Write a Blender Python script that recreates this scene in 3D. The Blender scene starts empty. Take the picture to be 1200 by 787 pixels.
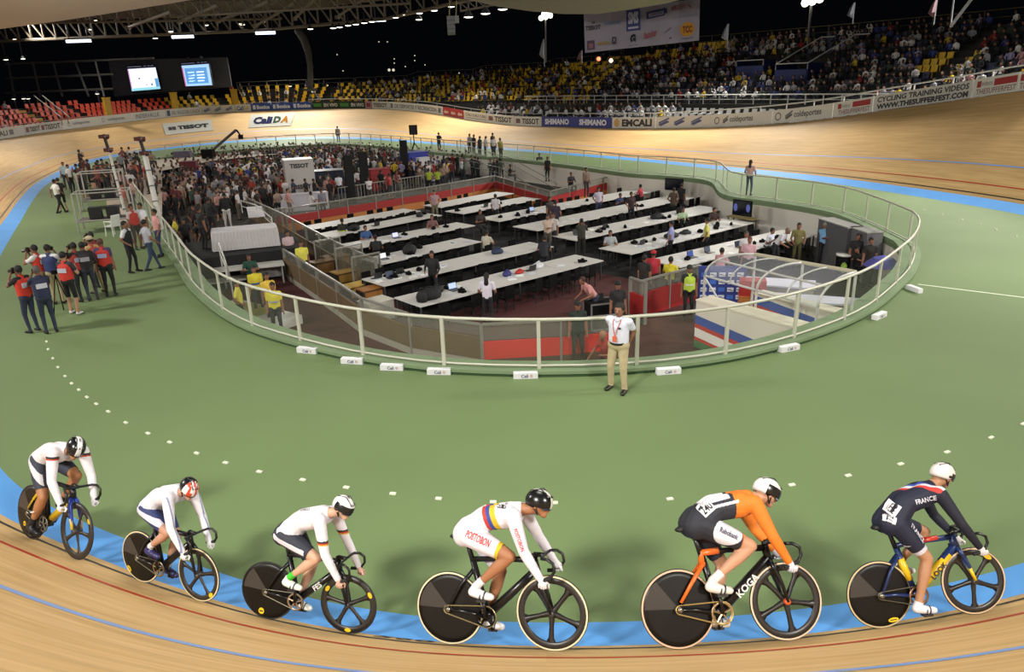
import bpy, bmesh, math, random
import numpy as np
from mathutils import Vector, Matrix
from mathutils.bvhtree import BVHTree
R_ = random.Random(7)
S = bpy.context.scene
COL = S.collection

# ------------------------------------------------------------------ camera, world, light, exposure
FPX, PITCH, ROLL, CAMH = 860.0, math.radians(19.0), math.radians(1.8), 5.7
_F = np.array([0, math.cos(PITCH), -math.sin(PITCH)])
_R0 = np.array([1.0, 0, 0]); _U0 = np.cross(_R0, _F)
_c, _s = math.cos(ROLL), math.sin(ROLL)
_R = _R0 * _c - _U0 * _s; _U = _U0 * _c + _R0 * _s
CAM = np.array([0, 0, CAMH])
cd = bpy.data.cameras.new('camera'); cam = bpy.data.objects.new('camera', cd); COL.objects.link(cam)
cd.sensor_width = 36; cd.lens = 36 * FPX / 1200; cd.clip_end = 600
cam.matrix_world = Matrix(((_R[0], _U[0], -_F[0], 0), (_R[1], _U[1], -_F[1], 0), (_R[2], _U[2], -_F[2], CAMH), (0, 0, 0, 1)))
S.camera = cam
S.view_settings.view_transform = 'Standard'; S.view_settings.look = 'None'
S.view_settings.exposure = -1.75; S.view_settings.gamma = 1
W = bpy.data.worlds.new('night'); S.world = W; W.use_nodes = True
W.node_tree.nodes['Background'].inputs[0].default_value = (0.0035, 0.004, 0.006, 1)
W.node_tree.nodes['Background'].inputs[1].default_value = 1.0

def lamp(loc, aim, power, size, spread=120, col=(1, .97, .9)):
    l = bpy.data.lights.new('roof_and_fill_light', 'AREA'); l.energy = power; l.shape = 'DISK'; l.size = size
    l.spread = math.radians(spread); l.color = col
    o = bpy.data.objects.new('roof_and_fill_light', l); COL.objects.link(o)
    o.location = loc; d = Vector(aim) - Vector(loc)
    o.rotation_euler = d.to_track_quat('-Z', 'Y').to_euler()
    return o
lamp((-10, -4, 13), (0, 9, 0), 5600, 2.6, 120)
lamp((9, -5, 13), (3, 9, 0), 4600, 3.0, 120)
lamp((0, 12, 15), (0, 12, 0), 2600, 6, 150)  # added wide overhead fill that softens the shadows on the apron
lamp((-25, 12, 14), (-10, 18, 0), 5600, 3, 120)
lamp((26, 14, 14), (16, 20, 0), 8000, 3, 110)
lamp((34, 32, 14), (22, 34, 0), 8500, 4, 105)
lamp((31, 46, 14), (18, 44, 0), 7500, 4, 105)
lamp((20, 64, 14), (9, 58, 0), 9000, 4, 105)
lamp((-2, 88, 14), (-10, 80, 0), 9000, 4, 110)
lamp((-28, 104, 14), (-27, 90, 0), 11000, 4, 115)
lamp((-50, 84, 14), (-38, 80, 0), 11000, 4, 120)
lamp((-48, 54, 14), (-34, 56, 0), 9500, 4, 120)
lamp((-35, 32, 14), (-24, 36, 0), 7000, 4, 120)
lamp((-8, 44, 15), (-8, 46, 0), 1000, 3, 140)
lamp((-21, 33, 8.0), (-29, 47, 12), 2600, 3, 120)  # added uplight that brightens the cream roof membrane, not a roof fitting

def ray(x, y): return _F * FPX + _R * (x - 600) - _U * (y - 393.5)
def at(x, y, z=0.0):
    "world point of height z seen at a given place of the survey photograph (1200x787)"
    d = ray(x, y); t = (z - CAMH) / d[2]; p = CAM + d * t
    return Vector((p[0], p[1], z))
def px(p):
    v = np.array(p, float) - CAM; z = v @ _F
    return 600 + FPX * (v @ _R) / z, 393.5 - FPX * (v @ _U) / z, FPX / z
def along(x, y, dist):
    d = ray(x, y); d = d / np.linalg.norm(d); return Vector(CAM + d * dist)

# ------------------------------------------------------------------ materials
def C(h):
    h = h.lstrip('#'); v = [int(h[i:i + 2], 16) / 255 for i in (0, 2, 4)]
    return tuple((c / 12.92 if c <= .04045 else ((c + .055) / 1.055) ** 2.4) for c in v) + (1,)
_M = {}
def mat(h, rough=.6, metal=0, emit=0, noise=0.0, nscale=6.0, alpha=1, name=None, spec=.5):
    key = (h, rough, metal, emit, noise, nscale, alpha, spec)
    if key in _M: return _M[key]
    m = bpy.data.materials.new(name or 'm_' + h.strip('#')); m.use_nodes = True; nt = m.node_tree; b = nt.nodes['Principled BSDF']
    b.inputs['Base Color'].default_value = C(h); b.inputs['Roughness'].default_value = rough; b.inputs['Metallic'].default_value = metal
    b.inputs['Specular IOR Level'].default_value = spec
    if emit: b.inputs['Emission Color'].default_value = C(h); b.inputs['Emission Strength'].default_value = emit
    if noise:
        tc = nt.nodes.new('ShaderNodeTexCoord'); n = nt.nodes.new('ShaderNodeTexNoise'); n.inputs['Scale'].default_value = nscale
        n.inputs['Detail'].default_value = 6
        r = nt.nodes.new('ShaderNodeMapRange'); r.inputs[1].default_value = .3; r.inputs[2].default_value = .7
        r.inputs[3].default_value = 1 - noise; r.inputs[4].default_value = 1 + noise
        mx = nt.nodes.new('ShaderNodeMix'); mx.data_type = 'RGBA'; mx.blend_type = 'MULTIPLY'; mx.inputs[0].default_value = 1
        nt.links.new(tc.outputs['Object'], n.inputs['Vector']); nt.links.new(n.outputs['Fac'], r.inputs[0])
        mx.inputs[6].default_value = C(h); nt.links.new(r.outputs[0], mx.inputs[7]); nt.links.new(mx.outputs[2], b.inputs['Base Color'])
    if alpha < 1: b.inputs['Alpha'].default_value = alpha
    _M[key] = m; return m
def glassmat(h='c8d2c4', clear=.80, name='glazing'):
    key = ('g', h, clear)
    if key in _M: return _M[key]
    m = bpy.data.materials.new(name); m.use_nodes = True; nt = m.node_tree; nt.nodes.clear()
    o = nt.nodes.new('ShaderNodeOutputMaterial'); mx = nt.nodes.new('ShaderNodeMixShader'); t = nt.nodes.new('ShaderNodeBsdfTransparent')
    g = nt.nodes.new('ShaderNodeBsdfPrincipled'); g.inputs['Base Color'].default_value = C(h); g.inputs['Roughness'].default_value = .25
    t.inputs[0].default_value = (.93, .95, .93, 1); mx.inputs[0].default_value = 1 - clear
    nt.links.new(t.outputs[0], mx.inputs[1]); nt.links.new(g.outputs[0], mx.inputs[2]); nt.links.new(mx.outputs[0], o.inputs[0])
    _M[key] = m; return m
def woodmat():
    m = bpy.data.materials.new('track_timber'); m.use_nodes = True; nt = m.node_tree; b = nt.nodes['Principled BSDF']; L = nt.links.new
    uv = nt.nodes.new('ShaderNodeUVMap'); uv.uv_map = 'uv'
    def nz(sx, sy, det):
        mp = nt.nodes.new('ShaderNodeMapping'); mp.inputs['Scale'].default_value = (sx, sy, 1); L(uv.outputs[0], mp.inputs[0])
        n = nt.nodes.new('ShaderNodeTexNoise'); n.inputs['Scale'].default_value = 1; n.inputs['Detail'].default_value = det; L(mp.outputs[0], n.inputs['Vector']); return n
    a = nz(.35, 9, 3); c = nz(1.2, 24, 2); d = nz(.12, .5, 3)
    r1 = nt.nodes.new('ShaderNodeValToRGB'); r1.color_ramp.elements[0].position = .3; r1.color_ramp.elements[1].position = .72
    r1.color_ramp.elements[0].color = C('be9a66'); r1.color_ramp.elements[1].color = C('d3b07e'); L(a.outputs['Fac'], r1.inputs[0])
    r2 = nt.nodes.new('ShaderNodeMapRange'); r2.inputs[1].default_value = .3; r2.inputs[2].default_value = .7; r2.inputs[3].default_value = .92; r2.inputs[4].default_value = 1.07; L(c.outputs['Fac'], r2.inputs[0])
    r3 = nt.nodes.new('ShaderNodeMapRange'); r3.inputs[1].default_value = .3; r3.inputs[2].default_value = .7; r3.inputs[3].default_value = .88; r3.inputs[4].default_value = 1.08; L(d.outputs['Fac'], r3.inputs[0])
    m1 = nt.nodes.new('ShaderNodeMix'); m1.data_type = 'RGBA'; m1.blend_type = 'MULTIPLY'; m1.inputs[0].default_value = 1
    m2 = nt.nodes.new('ShaderNodeMix'); m2.data_type = 'RGBA'; m2.blend_type = 'MULTIPLY'; m2.inputs[0].default_value = 1
    L(r1.outputs[0], m1.inputs[6]); L(r2.outputs[0], m1.inputs[7]); L(m1.outputs[2], m2.inputs[6]); L(r3.outputs[0], m2.inputs[7]); L(m2.outputs[2], b.inputs['Base Color'])
    b.inputs['Roughness'].default_value = .6; b.inputs['Specular IOR Level'].default_value = .15
    return m

# ------------------------------------------------------------------ mesh helpers
def ortho(d):
    d = Vector(d).normalized(); a = Vector((0, 0, 1)) if abs(d.z) < .9 else Vector((1, 0, 0))
    u = d.cross(a).normalized(); return u, d.cross(u).normalized()
class MB:
    def __init__(s): s.v = []; s.f = []; s.m = []; s.uv = None
    def add(s, vs, fs, mi=0):
        o = len(s.v); s.v += [tuple(x) for x in vs]; s.f += [tuple(i + o for i in f) for f in fs]; s.m += [mi] * len(fs); return s
    def box(s, c, d, rz=0, mi=0, M=None):
        x, y, z = d[0] / 2, d[1] / 2, d[2] / 2
        vs = [Vector(p) for p in ((-x, -y, -z), (x, -y, -z), (x, y, -z), (-x, y, -z), (-x, -y, z), (x, -y, z), (x, y, z), (-x, y, z))]
        m = M if M else Matrix.Rotation(rz, 3, 'Z')
        return s.add([m @ v + Vector(c) for v in vs], [(3, 2, 1, 0), (4, 5, 6, 7), (0, 1, 5, 4), (1, 2, 6, 5), (2, 3, 7, 6), (3, 0, 4, 7)], mi)
    def tube(s, pts, r, n=8, mi=0, closed=False, sq=1.0, up=None):
        pts = [Vector(p) for p in pts]; N = len(pts); rs = r if isinstance(r, (list, tuple)) else [r] * N
        base = len(s.v); pu = None
        for i, p in enumerate(pts):
            if closed: d = pts[(i + 1) % N] - pts[i - 1]
            else: d = pts[min(i + 1, N - 1)] - pts[max(i - 1, 0)]
            if d.length < 1e-9: d = Vector((0, 0, 1))
            d.normalize()
            if up is not None: u = Vector(up) - d * d.dot(Vector(up)); 
            elif pu is None: u = ortho(d)[0]
            else: u = pu - d * d.dot(pu)
            if u.length < 1e-6: u = ortho(d)[0]
            u.normalize(); w = d.cross(u); pu = u
            for k in range(n):
                a = 2 * math.pi * (k + .5) / n
                s.v.append(tuple(p + (u * math.cos(a) + w * math.sin(a) * sq) * rs[i]))
        L = N if closed else N - 1
        for i in range(L):
            for k in range(n):
                a = base + i * n + k; b = base + i * n + (k + 1) % n; c = base + ((i + 1) % N) * n + (k + 1) % n; d2 = base + ((i + 1) % N) * n + k
                s.f.append((a, b, c, d2)); s.m.append(mi)
        if not closed:
            s.f.append(tuple(base + k for k in range(n))[::-1]); s.m.append(mi)
            s.f.append(tuple(base + (N - 1) * n + k for k in range(n))); s.m.append(mi)
        return s
    def bar(s, a, b, r, n=8, mi=0, sq=1.0, up=None): return s.tube([a, b], r, n, mi, sq=sq, up=up)
    def ball(s, c, r, n=10, m=6, mi=0, sc=(1, 1, 1), M=None):
        base = len(s.v); c = Vector(c)
        P = [Vector((0, 0, r * sc[2]))]
        for i in range(1, m):
            t = math.pi * i / m
            for k in range(n):
                a = 2 * math.pi * k / n; P.append(Vector((r * sc[0] * math.sin(t) * math.cos(a), r * sc[1] * math.sin(t) * math.sin(a), r * sc[2] * math.cos(t))))
        P.append(Vector((0, 0, -r * sc[2])))
        if M: P = [M @ p for p in P]
        fs = [(0, 1 + k, 1 + (k + 1) % n) for k in range(n)]
        for i in range(m - 2):
            for k in range(n):
                a = 1 + i * n + k; b = 1 + i * n + (k + 1) % n; fs.append((a, a + n, b + n, b))
        e = len(P) - 1; fs += [(e, 1 + (m - 2) * n + (k + 1) % n, 1 + (m - 2) * n + k) for k in range(n)]
        return s.add([p + c for p in P], fs, mi)
    def lathe(s, prof, c, axis, n=32, mi=0, closed=False):
        u, w = ortho(axis); ax = Vector(axis).normalized(); c = Vector(c); base = len(s.v)
        for (r, h) in prof:
            for k in range(n):
                a = 2 * math.pi * k / n; s.v.append(tuple(c + ax * h + (u * math.cos(a) + w * math.sin(a)) * r))
        N = len(prof)
        for i in range(N if closed else N - 1):
            j = (i + 1) % N
            for k in range(n):
                s.f.append((base + i * n + k, base + i * n + (k + 1) % n, base + j * n + (k + 1) % n, base + j * n + k)); s.m.append(mi)
        return s
    def quad(s, a, b, c, d, mi=0): return s.add([a, b, c, d], [(0, 1, 2, 3)], mi)
    def slab(s, a, b, c, d, th, mi=0):
        "quad a b c d given thickness th along its normal"
        a, b, c, d = map(Vector, (a, b, c, d)); n = (b - a).cross(d - a).normalized() * th
        return s.add([a, b, c, d, a + n, b + n, c + n, d + n], [(3, 2, 1, 0), (4, 5, 6, 7), (0, 1, 5, 4), (1, 2, 6, 5), (2, 3, 7, 6), (3, 0, 4, 7)], mi)
    def mesh(s, name, mats, smooth=False):
        me = bpy.data.meshes.new(name); me.from_pydata(s.v, [], s.f)
        for m in (mats if isinstance(mats, (list, tuple)) else [mats]): me.materials.append(m)
        me.polygons.foreach_set('material_index', s.m)
        if smooth: me.polygons.foreach_set('use_smooth', [True] * len(s.f))
        me.update(); return me
    def obj(s, name, mats, parent=None, smooth=False): return link(name, s.mesh(name, mats, smooth), parent)
def link(name, me, parent=None):
    o = bpy.data.objects.new(name, me); COL.objects.link(o)
    if parent: o.parent = parent
    return o
def tag(o, label=None, cat=None, group=None, kind=None):
    if label: o['label'] = label
    if cat: o['category'] = cat
    if group: o['group'] = group
    if kind: o['kind'] = kind
    return o
def empty(name, loc, label, cat, group=None, rz=0):
    o = bpy.data.objects.new(name, None); COL.objects.link(o); o.location = loc; o.rotation_euler.z = rz; o.empty_display_size = .2
    return tag(o, label, cat, group)
def struct(name, mb, m, smooth=False, parent=None):
    o = mb.obj(name, m, parent, smooth)
    if parent is None: o['kind'] = 'structure'
    return o
_TM = {}
def text_geo(s, h=1.0, bold=.02, shear=0, space=1.0):
    "letters as flat geometry, left end at x=0, centred on y=0, cap height h -> verts, tris, width"
    key = (s, bold, shear, space)
    if key not in _TM:
        cu = bpy.data.curves.new('t', 'FONT'); cu.body = s; cu.offset = bold; cu.shear = shear; cu.space_character = space; cu.resolution_u = 2
        cu.align_y = 'BOTTOM_BASELINE' if hasattr(cu, 'x') else 'TOP_BASELINE'
        o = bpy.data.objects.new('t', cu); COL.objects.link(o); dg = bpy.context.evaluated_depsgraph_get(); dg.update()
        me = bpy.data.meshes.new_from_object(o.evaluated_get(dg)); me.calc_loop_triangles()
        v = [tuple(p.co) for p in me.vertices]; f = [tuple(t.vertices) for t in me.loop_triangles]
        bpy.data.objects.remove(o); bpy.data.curves.remove(cu); bpy.data.meshes.remove(me)
        xs = [p[0] for p in v]; ys = [p[1] for p in v]; x0, x1, y0, y1 = min(xs), max(xs), min(ys), max(ys)
        k = 1 / (y1 - y0)
        _TM[key] = ([((p[0] - x0) * k, (p[1] - (y0 + y1) / 2) * k) for p in v], f, (x1 - x0) * k)
    v, f, w = _TM[key]
    return [(a * h, b * h) for a, b in v], f, w * h
def flat_text(mb, s, org, xd, yd, h, width=None, mi=0, off=.006, **k):
    "letters centred at org in plane (xd, yd), standing off by off"
    v, f, w = text_geo(s, h, **k); org = Vector(org); xd = Vector(xd).normalized(); yd = Vector(yd).normalized(); n = xd.cross(yd)
    sx = (width / w) if width else 1
    mb.add([org + xd * ((a - w / 2) * sx) + yd * b + n * off for a, b in v], f, mi); return w * sx

# ------------------------------------------------------------------ track survey: inner edge of the blue band and bank-top height
CP = [(0.3, 6.68, 3.93), (2.8, 6.72, 3.93), (4.9, 7.1, 3.95), (6.5, 7.6, 3.95), (9.5, 8.9, 4.1), (13.5, 11.6, 4.5), (17.2, 15.8, 4.9), (19.8, 20.6, 5.2), (21.1, 25.5, 5.05), (21.0, 29.6, 4.95),
      (19.8, 34.4, 4.7), (17.4, 41.3, 3.75), (14.0, 47.9, 2.7), (9.3, 55.7, 2.0), (4.6, 62.1, 1.7), (0.0, 68.2, 1.65), (-4.5, 74.0, 1.6), (-9.5, 80.5, 2.0), (-15, 87, 2.8), (-21.0, 91.8, 3.2),
      (-27, 93, 3.3), (-32.5, 90, 3.2), (-36, 84.5, 2.9), (-38.2, 78, 2.6), (-38.2, 71, 2.4), (-36.3, 63.5, 2.3), (-32.2, 52.5, 2.2), (-28.5, 44.8, 2.2), (-24.4, 37.0, 2.3), (-19.8, 28.3, 2.5), (-16.5, 22.4, 2.8), (-13.2, 17.2, 3.1), (-10.4, 13.1, 3.3),
      (-8.5, 10.75, 3.45), (-7.1, 9.6, 3.6), (-6.0, 8.95, 3.7), (-4.6, 8.2, 3.8), (-3.2, 7.5, 3.9), (-1.5, 6.9, 3.93)]
def catmull(cp, step):
    cp = np.array(cp, float); n = len(cp); out = []
    for i in range(n):
        p0, p1, p2, p3 = cp[i - 1], cp[i], cp[(i + 1) % n], cp[(i + 2) % n]
        m = max(2, int(np.linalg.norm((p2 - p1)[:2]) / step))
        for k in range(m):
            t = k / m; out.append(.5 * ((2 * p1) + (p2 - p0) * t + (2 * p0 - 5 * p1 + 4 * p2 - p3) * t * t + (3 * p1 - p0 - 3 * p2 + p3) * t ** 3))
    return np.array(out)
def resample(P, n):
    Q = np.vstack([P, P[:1]]); d = np.r_[0, np.cumsum(np.linalg.norm(np.diff(Q[:, :2], axis=0), axis=1))]
    t = np.linspace(0, d[-1], n, endpoint=False); return np.stack([np.interp(t, d, Q[:, j]) for j in range(Q.shape[1])], 1), d[-1]
INN, TLEN = resample(catmull(CP, .3), 900)
ker = np.exp(-.5 * (np.arange(-12, 13) / 3.5) ** 2); ker /= ker.sum()
INN = np.stack([np.convolve(np.r_[INN[-12:, j], INN[:, j], INN[:12, j]], ker, 'valid') for j in range(3)], 1)
NU = len(INN); DU = TLEN / NU
TAN = np.roll(INN[:, :2], -3, 0) - np.roll(INN[:, :2], 3, 0)
kk = np.ones(9) / 9
TAN = np.stack([np.convolve(np.r_[TAN[-4:, j], TAN[:, j], TAN[:4, j]], kk, 'valid') for j in range(2)], 1); TAN /= np.linalg.norm(TAN, axis=1)[:, None]
OUTN = np.stack([TAN[:, 1], -TAN[:, 0]], 1)
BAND, WID = .66, 6.6
def slopes(zt):
    a = math.asin(max(.02, zt - .08) / (WID + .45 * BAND)); return a * .6, a
def tp(i, v, lift=0.0):
    "point of the track: i index along, v metres up the surface from the green apron"
    i0 = int(math.floor(i)) % NU; f = i - math.floor(i); j = (i0 + 1) % NU
    P = INN[i0] * (1 - f) + INN[j] * f; N = OUTN[i0] * (1 - f) + OUTN[j] * f
    b, a = slopes(P[2])
    if v <= BAND: d, z, s = v * math.cos(b), v * math.sin(b), b
    else: d, z, s = BAND * math.cos(b) + (v - BAND) * math.cos(a), BAND * math.sin(b) + (v - BAND) * math.sin(a), a
    d -= lift * math.sin(s); z += lift * math.cos(s)
    return Vector((P[0] + N[0] * d, P[1] + N[1] * d, z))
VT = BAND + WID
def strip(name, v0, v1, lift, m, nv=1, uvs=False, i0=0, i1=None, th=0):
    mb = MB(); full = i1 is None; i1 = NU if full else i1; n = i1 - i0 + (0 if full else 1)
    vs = [tp(i0 + k, v0 + (v1 - v0) * q / nv, lift) for k in range(n) for q in range(nv + 1)]
    fs = []
    for k in range(n if full else n - 1):
        for q in range(nv):
            a = k * (nv + 1) + q; b = ((k + 1) % n) * (nv + 1) + q; fs.append((a, b, b + 1, a + 1)[::-1])
    mb.add(vs, fs); me = mb.mesh(name, m, True)
    if uvs:
        uv = me.uv_layers.new(name='uv')
        for li, p in enumerate(me.polygons):
            k, q = li // nv, li % nv
            co = [(k, q), (k + 1, q), (k + 1, q + 1), (k, q + 1)][::-1]
            for l, (a, b) in zip(p.loop_indices, co): uv.data[l].uv = (a * DU, v0 + (v1 - v0) * b / nv)
    o = link(name, me); o['kind'] = 'structure'; return o
strip('track', BAND, VT, 0, woodmat(), 6, True)
strip('blue_band', 0, BAND, 0, mat('5596d8', .6, noise=.06, nscale=.8), 1)
strip('trim_1', .83, .89, .004, mat('26211f', .5))
strip('trim_2', 1.36, 1.42, .004, mat('b23a22', .5))
strip('trim_3', 2.46, 2.54, .004, mat('7f9cd0', .5))

# ------------------------------------------------------------------ fence line and pit
FB_IMG = [(632, 438), (748, 434), (858, 420), (947, 396), (1012, 368), (1052, 335), (1066, 318), (1071, 300), (1064, 288), (1051, 281), (1025, 268), (992, 254), (957, 245.7), (905, 237.5), (857, 230), (838, 214), (790, 208), (737, 204), (669, 194.6), (600, 187), (515, 179.5), (455, 173),
          (400, 169.5), (330, 172.5), (260, 178), (205, 184), (165, 190), (150, 202), (152, 222), (166, 248), (180, 268), (194, 287), (207, 305), (225.8, 334.4), (240.6, 350.4), (264.7, 369.7), (297, 387), (350, 404), (421, 421), (517, 434)]
FBW = np.array([list(at(*p))[:2] for p in FB_IMG])
FEN, FLEN = resample(catmull(FBW, .25), 600)
def offset(P, d):
    T = np.roll(P, -2, 0) - np.roll(P, 2, 0); T /= np.linalg.norm(T, axis=1)[:, None]; return P + np.stack([-T[:, 1], T[:, 0]], 1) * d
def fill2d(name, loops, z, m):
    cu = bpy.data.curves.new(name, 'CURVE'); cu.dimensions = '2D'; cu.fill_mode = 'BOTH'
    for L in loops:
        sp = cu.splines.new('POLY'); sp.points.add(len(L) - 1); sp.use_cyclic_u = True
        for q, p in enumerate(L): sp.points[q].co = (p[0], p[1], 0, 1)
    o = bpy.data.objects.new(name, cu); COL.objects.link(o); dg = bpy.context.evaluated_depsgraph_get(); dg.update()
    me = bpy.data.meshes.new_from_object(o.evaluated_get(dg)); bpy.data.objects.remove(o)
    for v in me.vertices: v.co.z = z
    me.materials.clear(); me.materials.append(m); me.name = name; return link(name, me)
INNER_EDGE = FEN + 0
PIT = offset(FEN, .45)[::2]
green = mat('66794f', .65, noise=.08, nscale=.22, spec=.3)
a_ = fill2d('floor', [INN[:, :2], PIT], 0, green); a_['kind'] = 'structure'
PZ = -1.5
pf = fill2d('pit_floor', [offset(FEN, .3)[::2]], PZ, mat('35322f', .8, noise=.15, nscale=.5)); pf['kind'] = 'structure'
def ring(mb, P, Q, zp, zq, mi=0):
    n = len(P); vs = [(p[0], p[1], zp) for p in P] + [(q[0], q[1], zq) for q in Q]
    mb.add(vs, [(k, (k + 1) % n, n + (k + 1) % n, n + k) for k in range(n)], mi)
mb = MB(); F2 = FEN[::2]; A, B = offset(F2, -.16), offset(F2, .42)
A2 = offset(F2, -.19); ring(mb, A, A, 0, .065, 1); ring(mb, A, A2, .065, .065, 1); ring(mb, A2, A2, .065, .13); ring(mb, A2, B, .13, .13); ring(mb, B, B, .13, -.12)
struct('trim_4', mb, [mat('6f8260', .7, noise=.08, nscale=1), mat('2a4526', .85)])  # darker green on the recessed lower face paints in the kerb's shadow line
mb = MB(); ring(mb, offset(F2, .40), offset(F2, .40), -.02, PZ); struct('pit_wall', mb, mat('d2cdc3', .7, noise=.05, nscale=.7))

# glass fence: posts, panes and rails
steel = mat('b6b5a6', .42, .15); steel_d = mat('8e8c7e', .45, .2)
fence = empty('glass_fence', (FEN[0][0], FEN[0][1], .13), 'pale metal and glass balustrade running right round the sunken press pit', 'fence'); fo = Vector(fence.location)
FH = 1.12
def rail(z, r, name, sq=1.0):
    m = MB(); m.tube([Vector((p[0], p[1], z)) - fo for p in FEN[::3]], r, 8, closed=True, sq=sq, up=(0, 0, 1)); m.obj(name, steel, fence, True)
rail(FH + .06, .036, 'top_rail'); rail(.19, .024, 'bottom_rail')
NP = int(FLEN / 2.0); gl = glassmat('a9b09c', .91)
pos = [int(round(k * 600 / NP)) % 600 for k in range(NP)]
# start from the post seen nearest the camera
for k in range(NP):
    i, j = pos[k], pos[(k + 1) % NP]; p = FEN[i]; t = FEN[(i + 2) % 600] - FEN[i - 2]; rz = math.atan2(t[1], t[0])
    MB().box(Vector((p[0], p[1], .13 + FH / 2 - .04)) - fo, (.075, .05, FH - .06), rz).obj('post', steel, fence)
    m = MB(); jj = j if j > i else j + 600; idx = [q % 600 for q in range(i, jj, 2)] + [jj % 600]
    for q0, q1 in zip(idx[:-1], idx[1:]):
        a, b = FEN[q0], FEN[q1]; m.quad(Vector((a[0], a[1], .24)) - fo, Vector((b[0], b[1], .24)) - fo, Vector((b[0], b[1], FH + .0)) - fo, Vector((a[0], a[1], FH + .0)) - fo)
    m.obj('pane', gl, fence)
# ------------------------------------------------------------------ press pit: tables, chairs, partitions
PZV = PZ
white_top = mat('b9b6b1', .5, noise=.04, nscale=2); skirt = mat('0d0c0e', .9); legm = mat('4a4a4a', .4, .5)
red_b = mat('8e1613', .6); orange_b = mat('a8672a', .6, noise=.08, nscale=3); brown_b = mat('57452c', .65, noise=.1, nscale=2)
blackp = mat('060607', .85, spec=.15); carpet = mat('400d0b', .95, noise=.12, nscale=3)
grey_rail = mat('85827a', .4, .3)
lp = [at(262, 345, PZ), at(330, 400, PZ), at(425, 452, PZ), at(560, 475, PZ), at(700, 475, PZ), at(800, 460, PZ), at(840, 400, PZ), at(775, 335, PZ), at(690, 318, PZ), at(480, 366, PZ), at(340, 262, PZ), at(300, 275, PZ)]
cp_ = fill2d('red_carpet', [[(p.x, p.y) for p in lp]], PZ + .012, carpet); tag(cp_, 'dark red carpet on the floor between the balustrade and the press tables', 'carpet')
mb = MB(); mb.box((0, 0, 0), (1, 1, .01)); 
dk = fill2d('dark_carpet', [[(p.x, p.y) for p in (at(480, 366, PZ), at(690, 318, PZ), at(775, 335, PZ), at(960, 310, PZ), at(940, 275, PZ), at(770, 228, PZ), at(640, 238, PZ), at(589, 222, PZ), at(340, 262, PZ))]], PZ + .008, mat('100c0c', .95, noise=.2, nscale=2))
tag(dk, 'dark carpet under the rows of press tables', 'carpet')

TQ = [('front long white press table, nearest the camera, with bags and laptops', (469.3, 344), (492.3, 359.3), (707.5, 305), 1.5, .0),
 ('second long white press table from the front in the left block', (430, 326), (449.6, 335), (649, 288.6), 1.45, .2),
 ('third long white press table from the front in the left block', (432, 301), (447, 309.5), (564.8, 283), 1.4, .2),
 ('fourth long white press table in the left block with a glowing laptop', (407, 282), (419, 291), (557, 264), 1.4, .2),
 ('fifth long white press table from the front in the left block', (380.5, 273), (388.6, 278), (518, 252), 1.35, .2),
 ('rearmost white press table of the left block beside the red board', (360, 263.8), (373, 268.9), (493, 247), 1.5, .2),
 ('rearmost white press table of the middle block under the red board', (512, 237.8), (517, 243), (602.7, 226.4), 1.5, .2),
 ('second white press table from the rear in the middle block', (532.4, 245.4), (543, 250.4), (634.4, 232.9), 1.5, .2),
 ('white press table running on from the middle to the grey wall', (567.4, 254), (584.7, 259.4), (768, 224), 1.6, .2),
 ('very long bare white press table in the middle of the pit', (606, 263.8), (629.7, 270.2), (818.4, 231), 1.7, .2),
 ('long white press table with black bags near the corner television', (652.4, 275.6), (675, 281.7), (850.5, 244.5), 1.6, .2),
 ('white press table cluttered with papers ending under the wall television', (707.5, 289), (739.6, 297.8), (884, 260.6), 1.7, .2),
 ('right hand white press table in front of the glazed stair canopy', (775, 303.7), (797, 313), (957, 274.6), 1.6, .2)]
TABZ = PZ + .75
chair_me = None
def chair_mesh():
    m = MB()
    m.box((0, 0, .45), (.42, .42, .05)); m.box((0, -.2, .68), (.4, .04, .38)); m.box((-.19, -.2, .5), (.03, .03, .3)); m.box((.19, -.2, .5), (.03, .03, .3))
    for x in (-.19, .19):
        for y in (-.19, .19): m.box((x, y, .215), (.028, .028, .43), mi=1)
    m.box((0, .19, .2), (.38, .02, .02), mi=1); m.box((0, -.19, .2), (.38, .02, .02), mi=1)
    return m.mesh('chair', [blackp, mat('1a1a1c', .6, .2)])
chair_me = chair_mesh()
lap_b = MB(); lap_b.box((0, 0, .01), (.33, .23, .02)); lap_b.box((0, .02, .022), (.28, .12, .004)); lap_me = lap_b.mesh('keyboard', mat('2b2c30', .4))
def laptop(x, y, z, rz, label, group=None, screen='93a9d8', emit=1.2, shell=None):
    e = empty('laptop', (x, y, z), label, 'laptop', group, rz)
    link('keyboard', lap_me, e)
    m = MB(); m.box((0, .15, .125), (.33, .015, .22), M=Matrix.Rotation(-.25, 3, 'X')); m.obj('lid', mat(shell or '1d1e22', .4), e)
    m = MB(); m.box((0, .138, .128), (.29, .004, .18), M=Matrix.Rotation(-.25, 3, 'X')); m.obj('screen', mat(screen, .3, emit=emit) if emit else mat(screen, .3), e)
    return e
rr = random.Random(3)
TABLES = []
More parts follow.
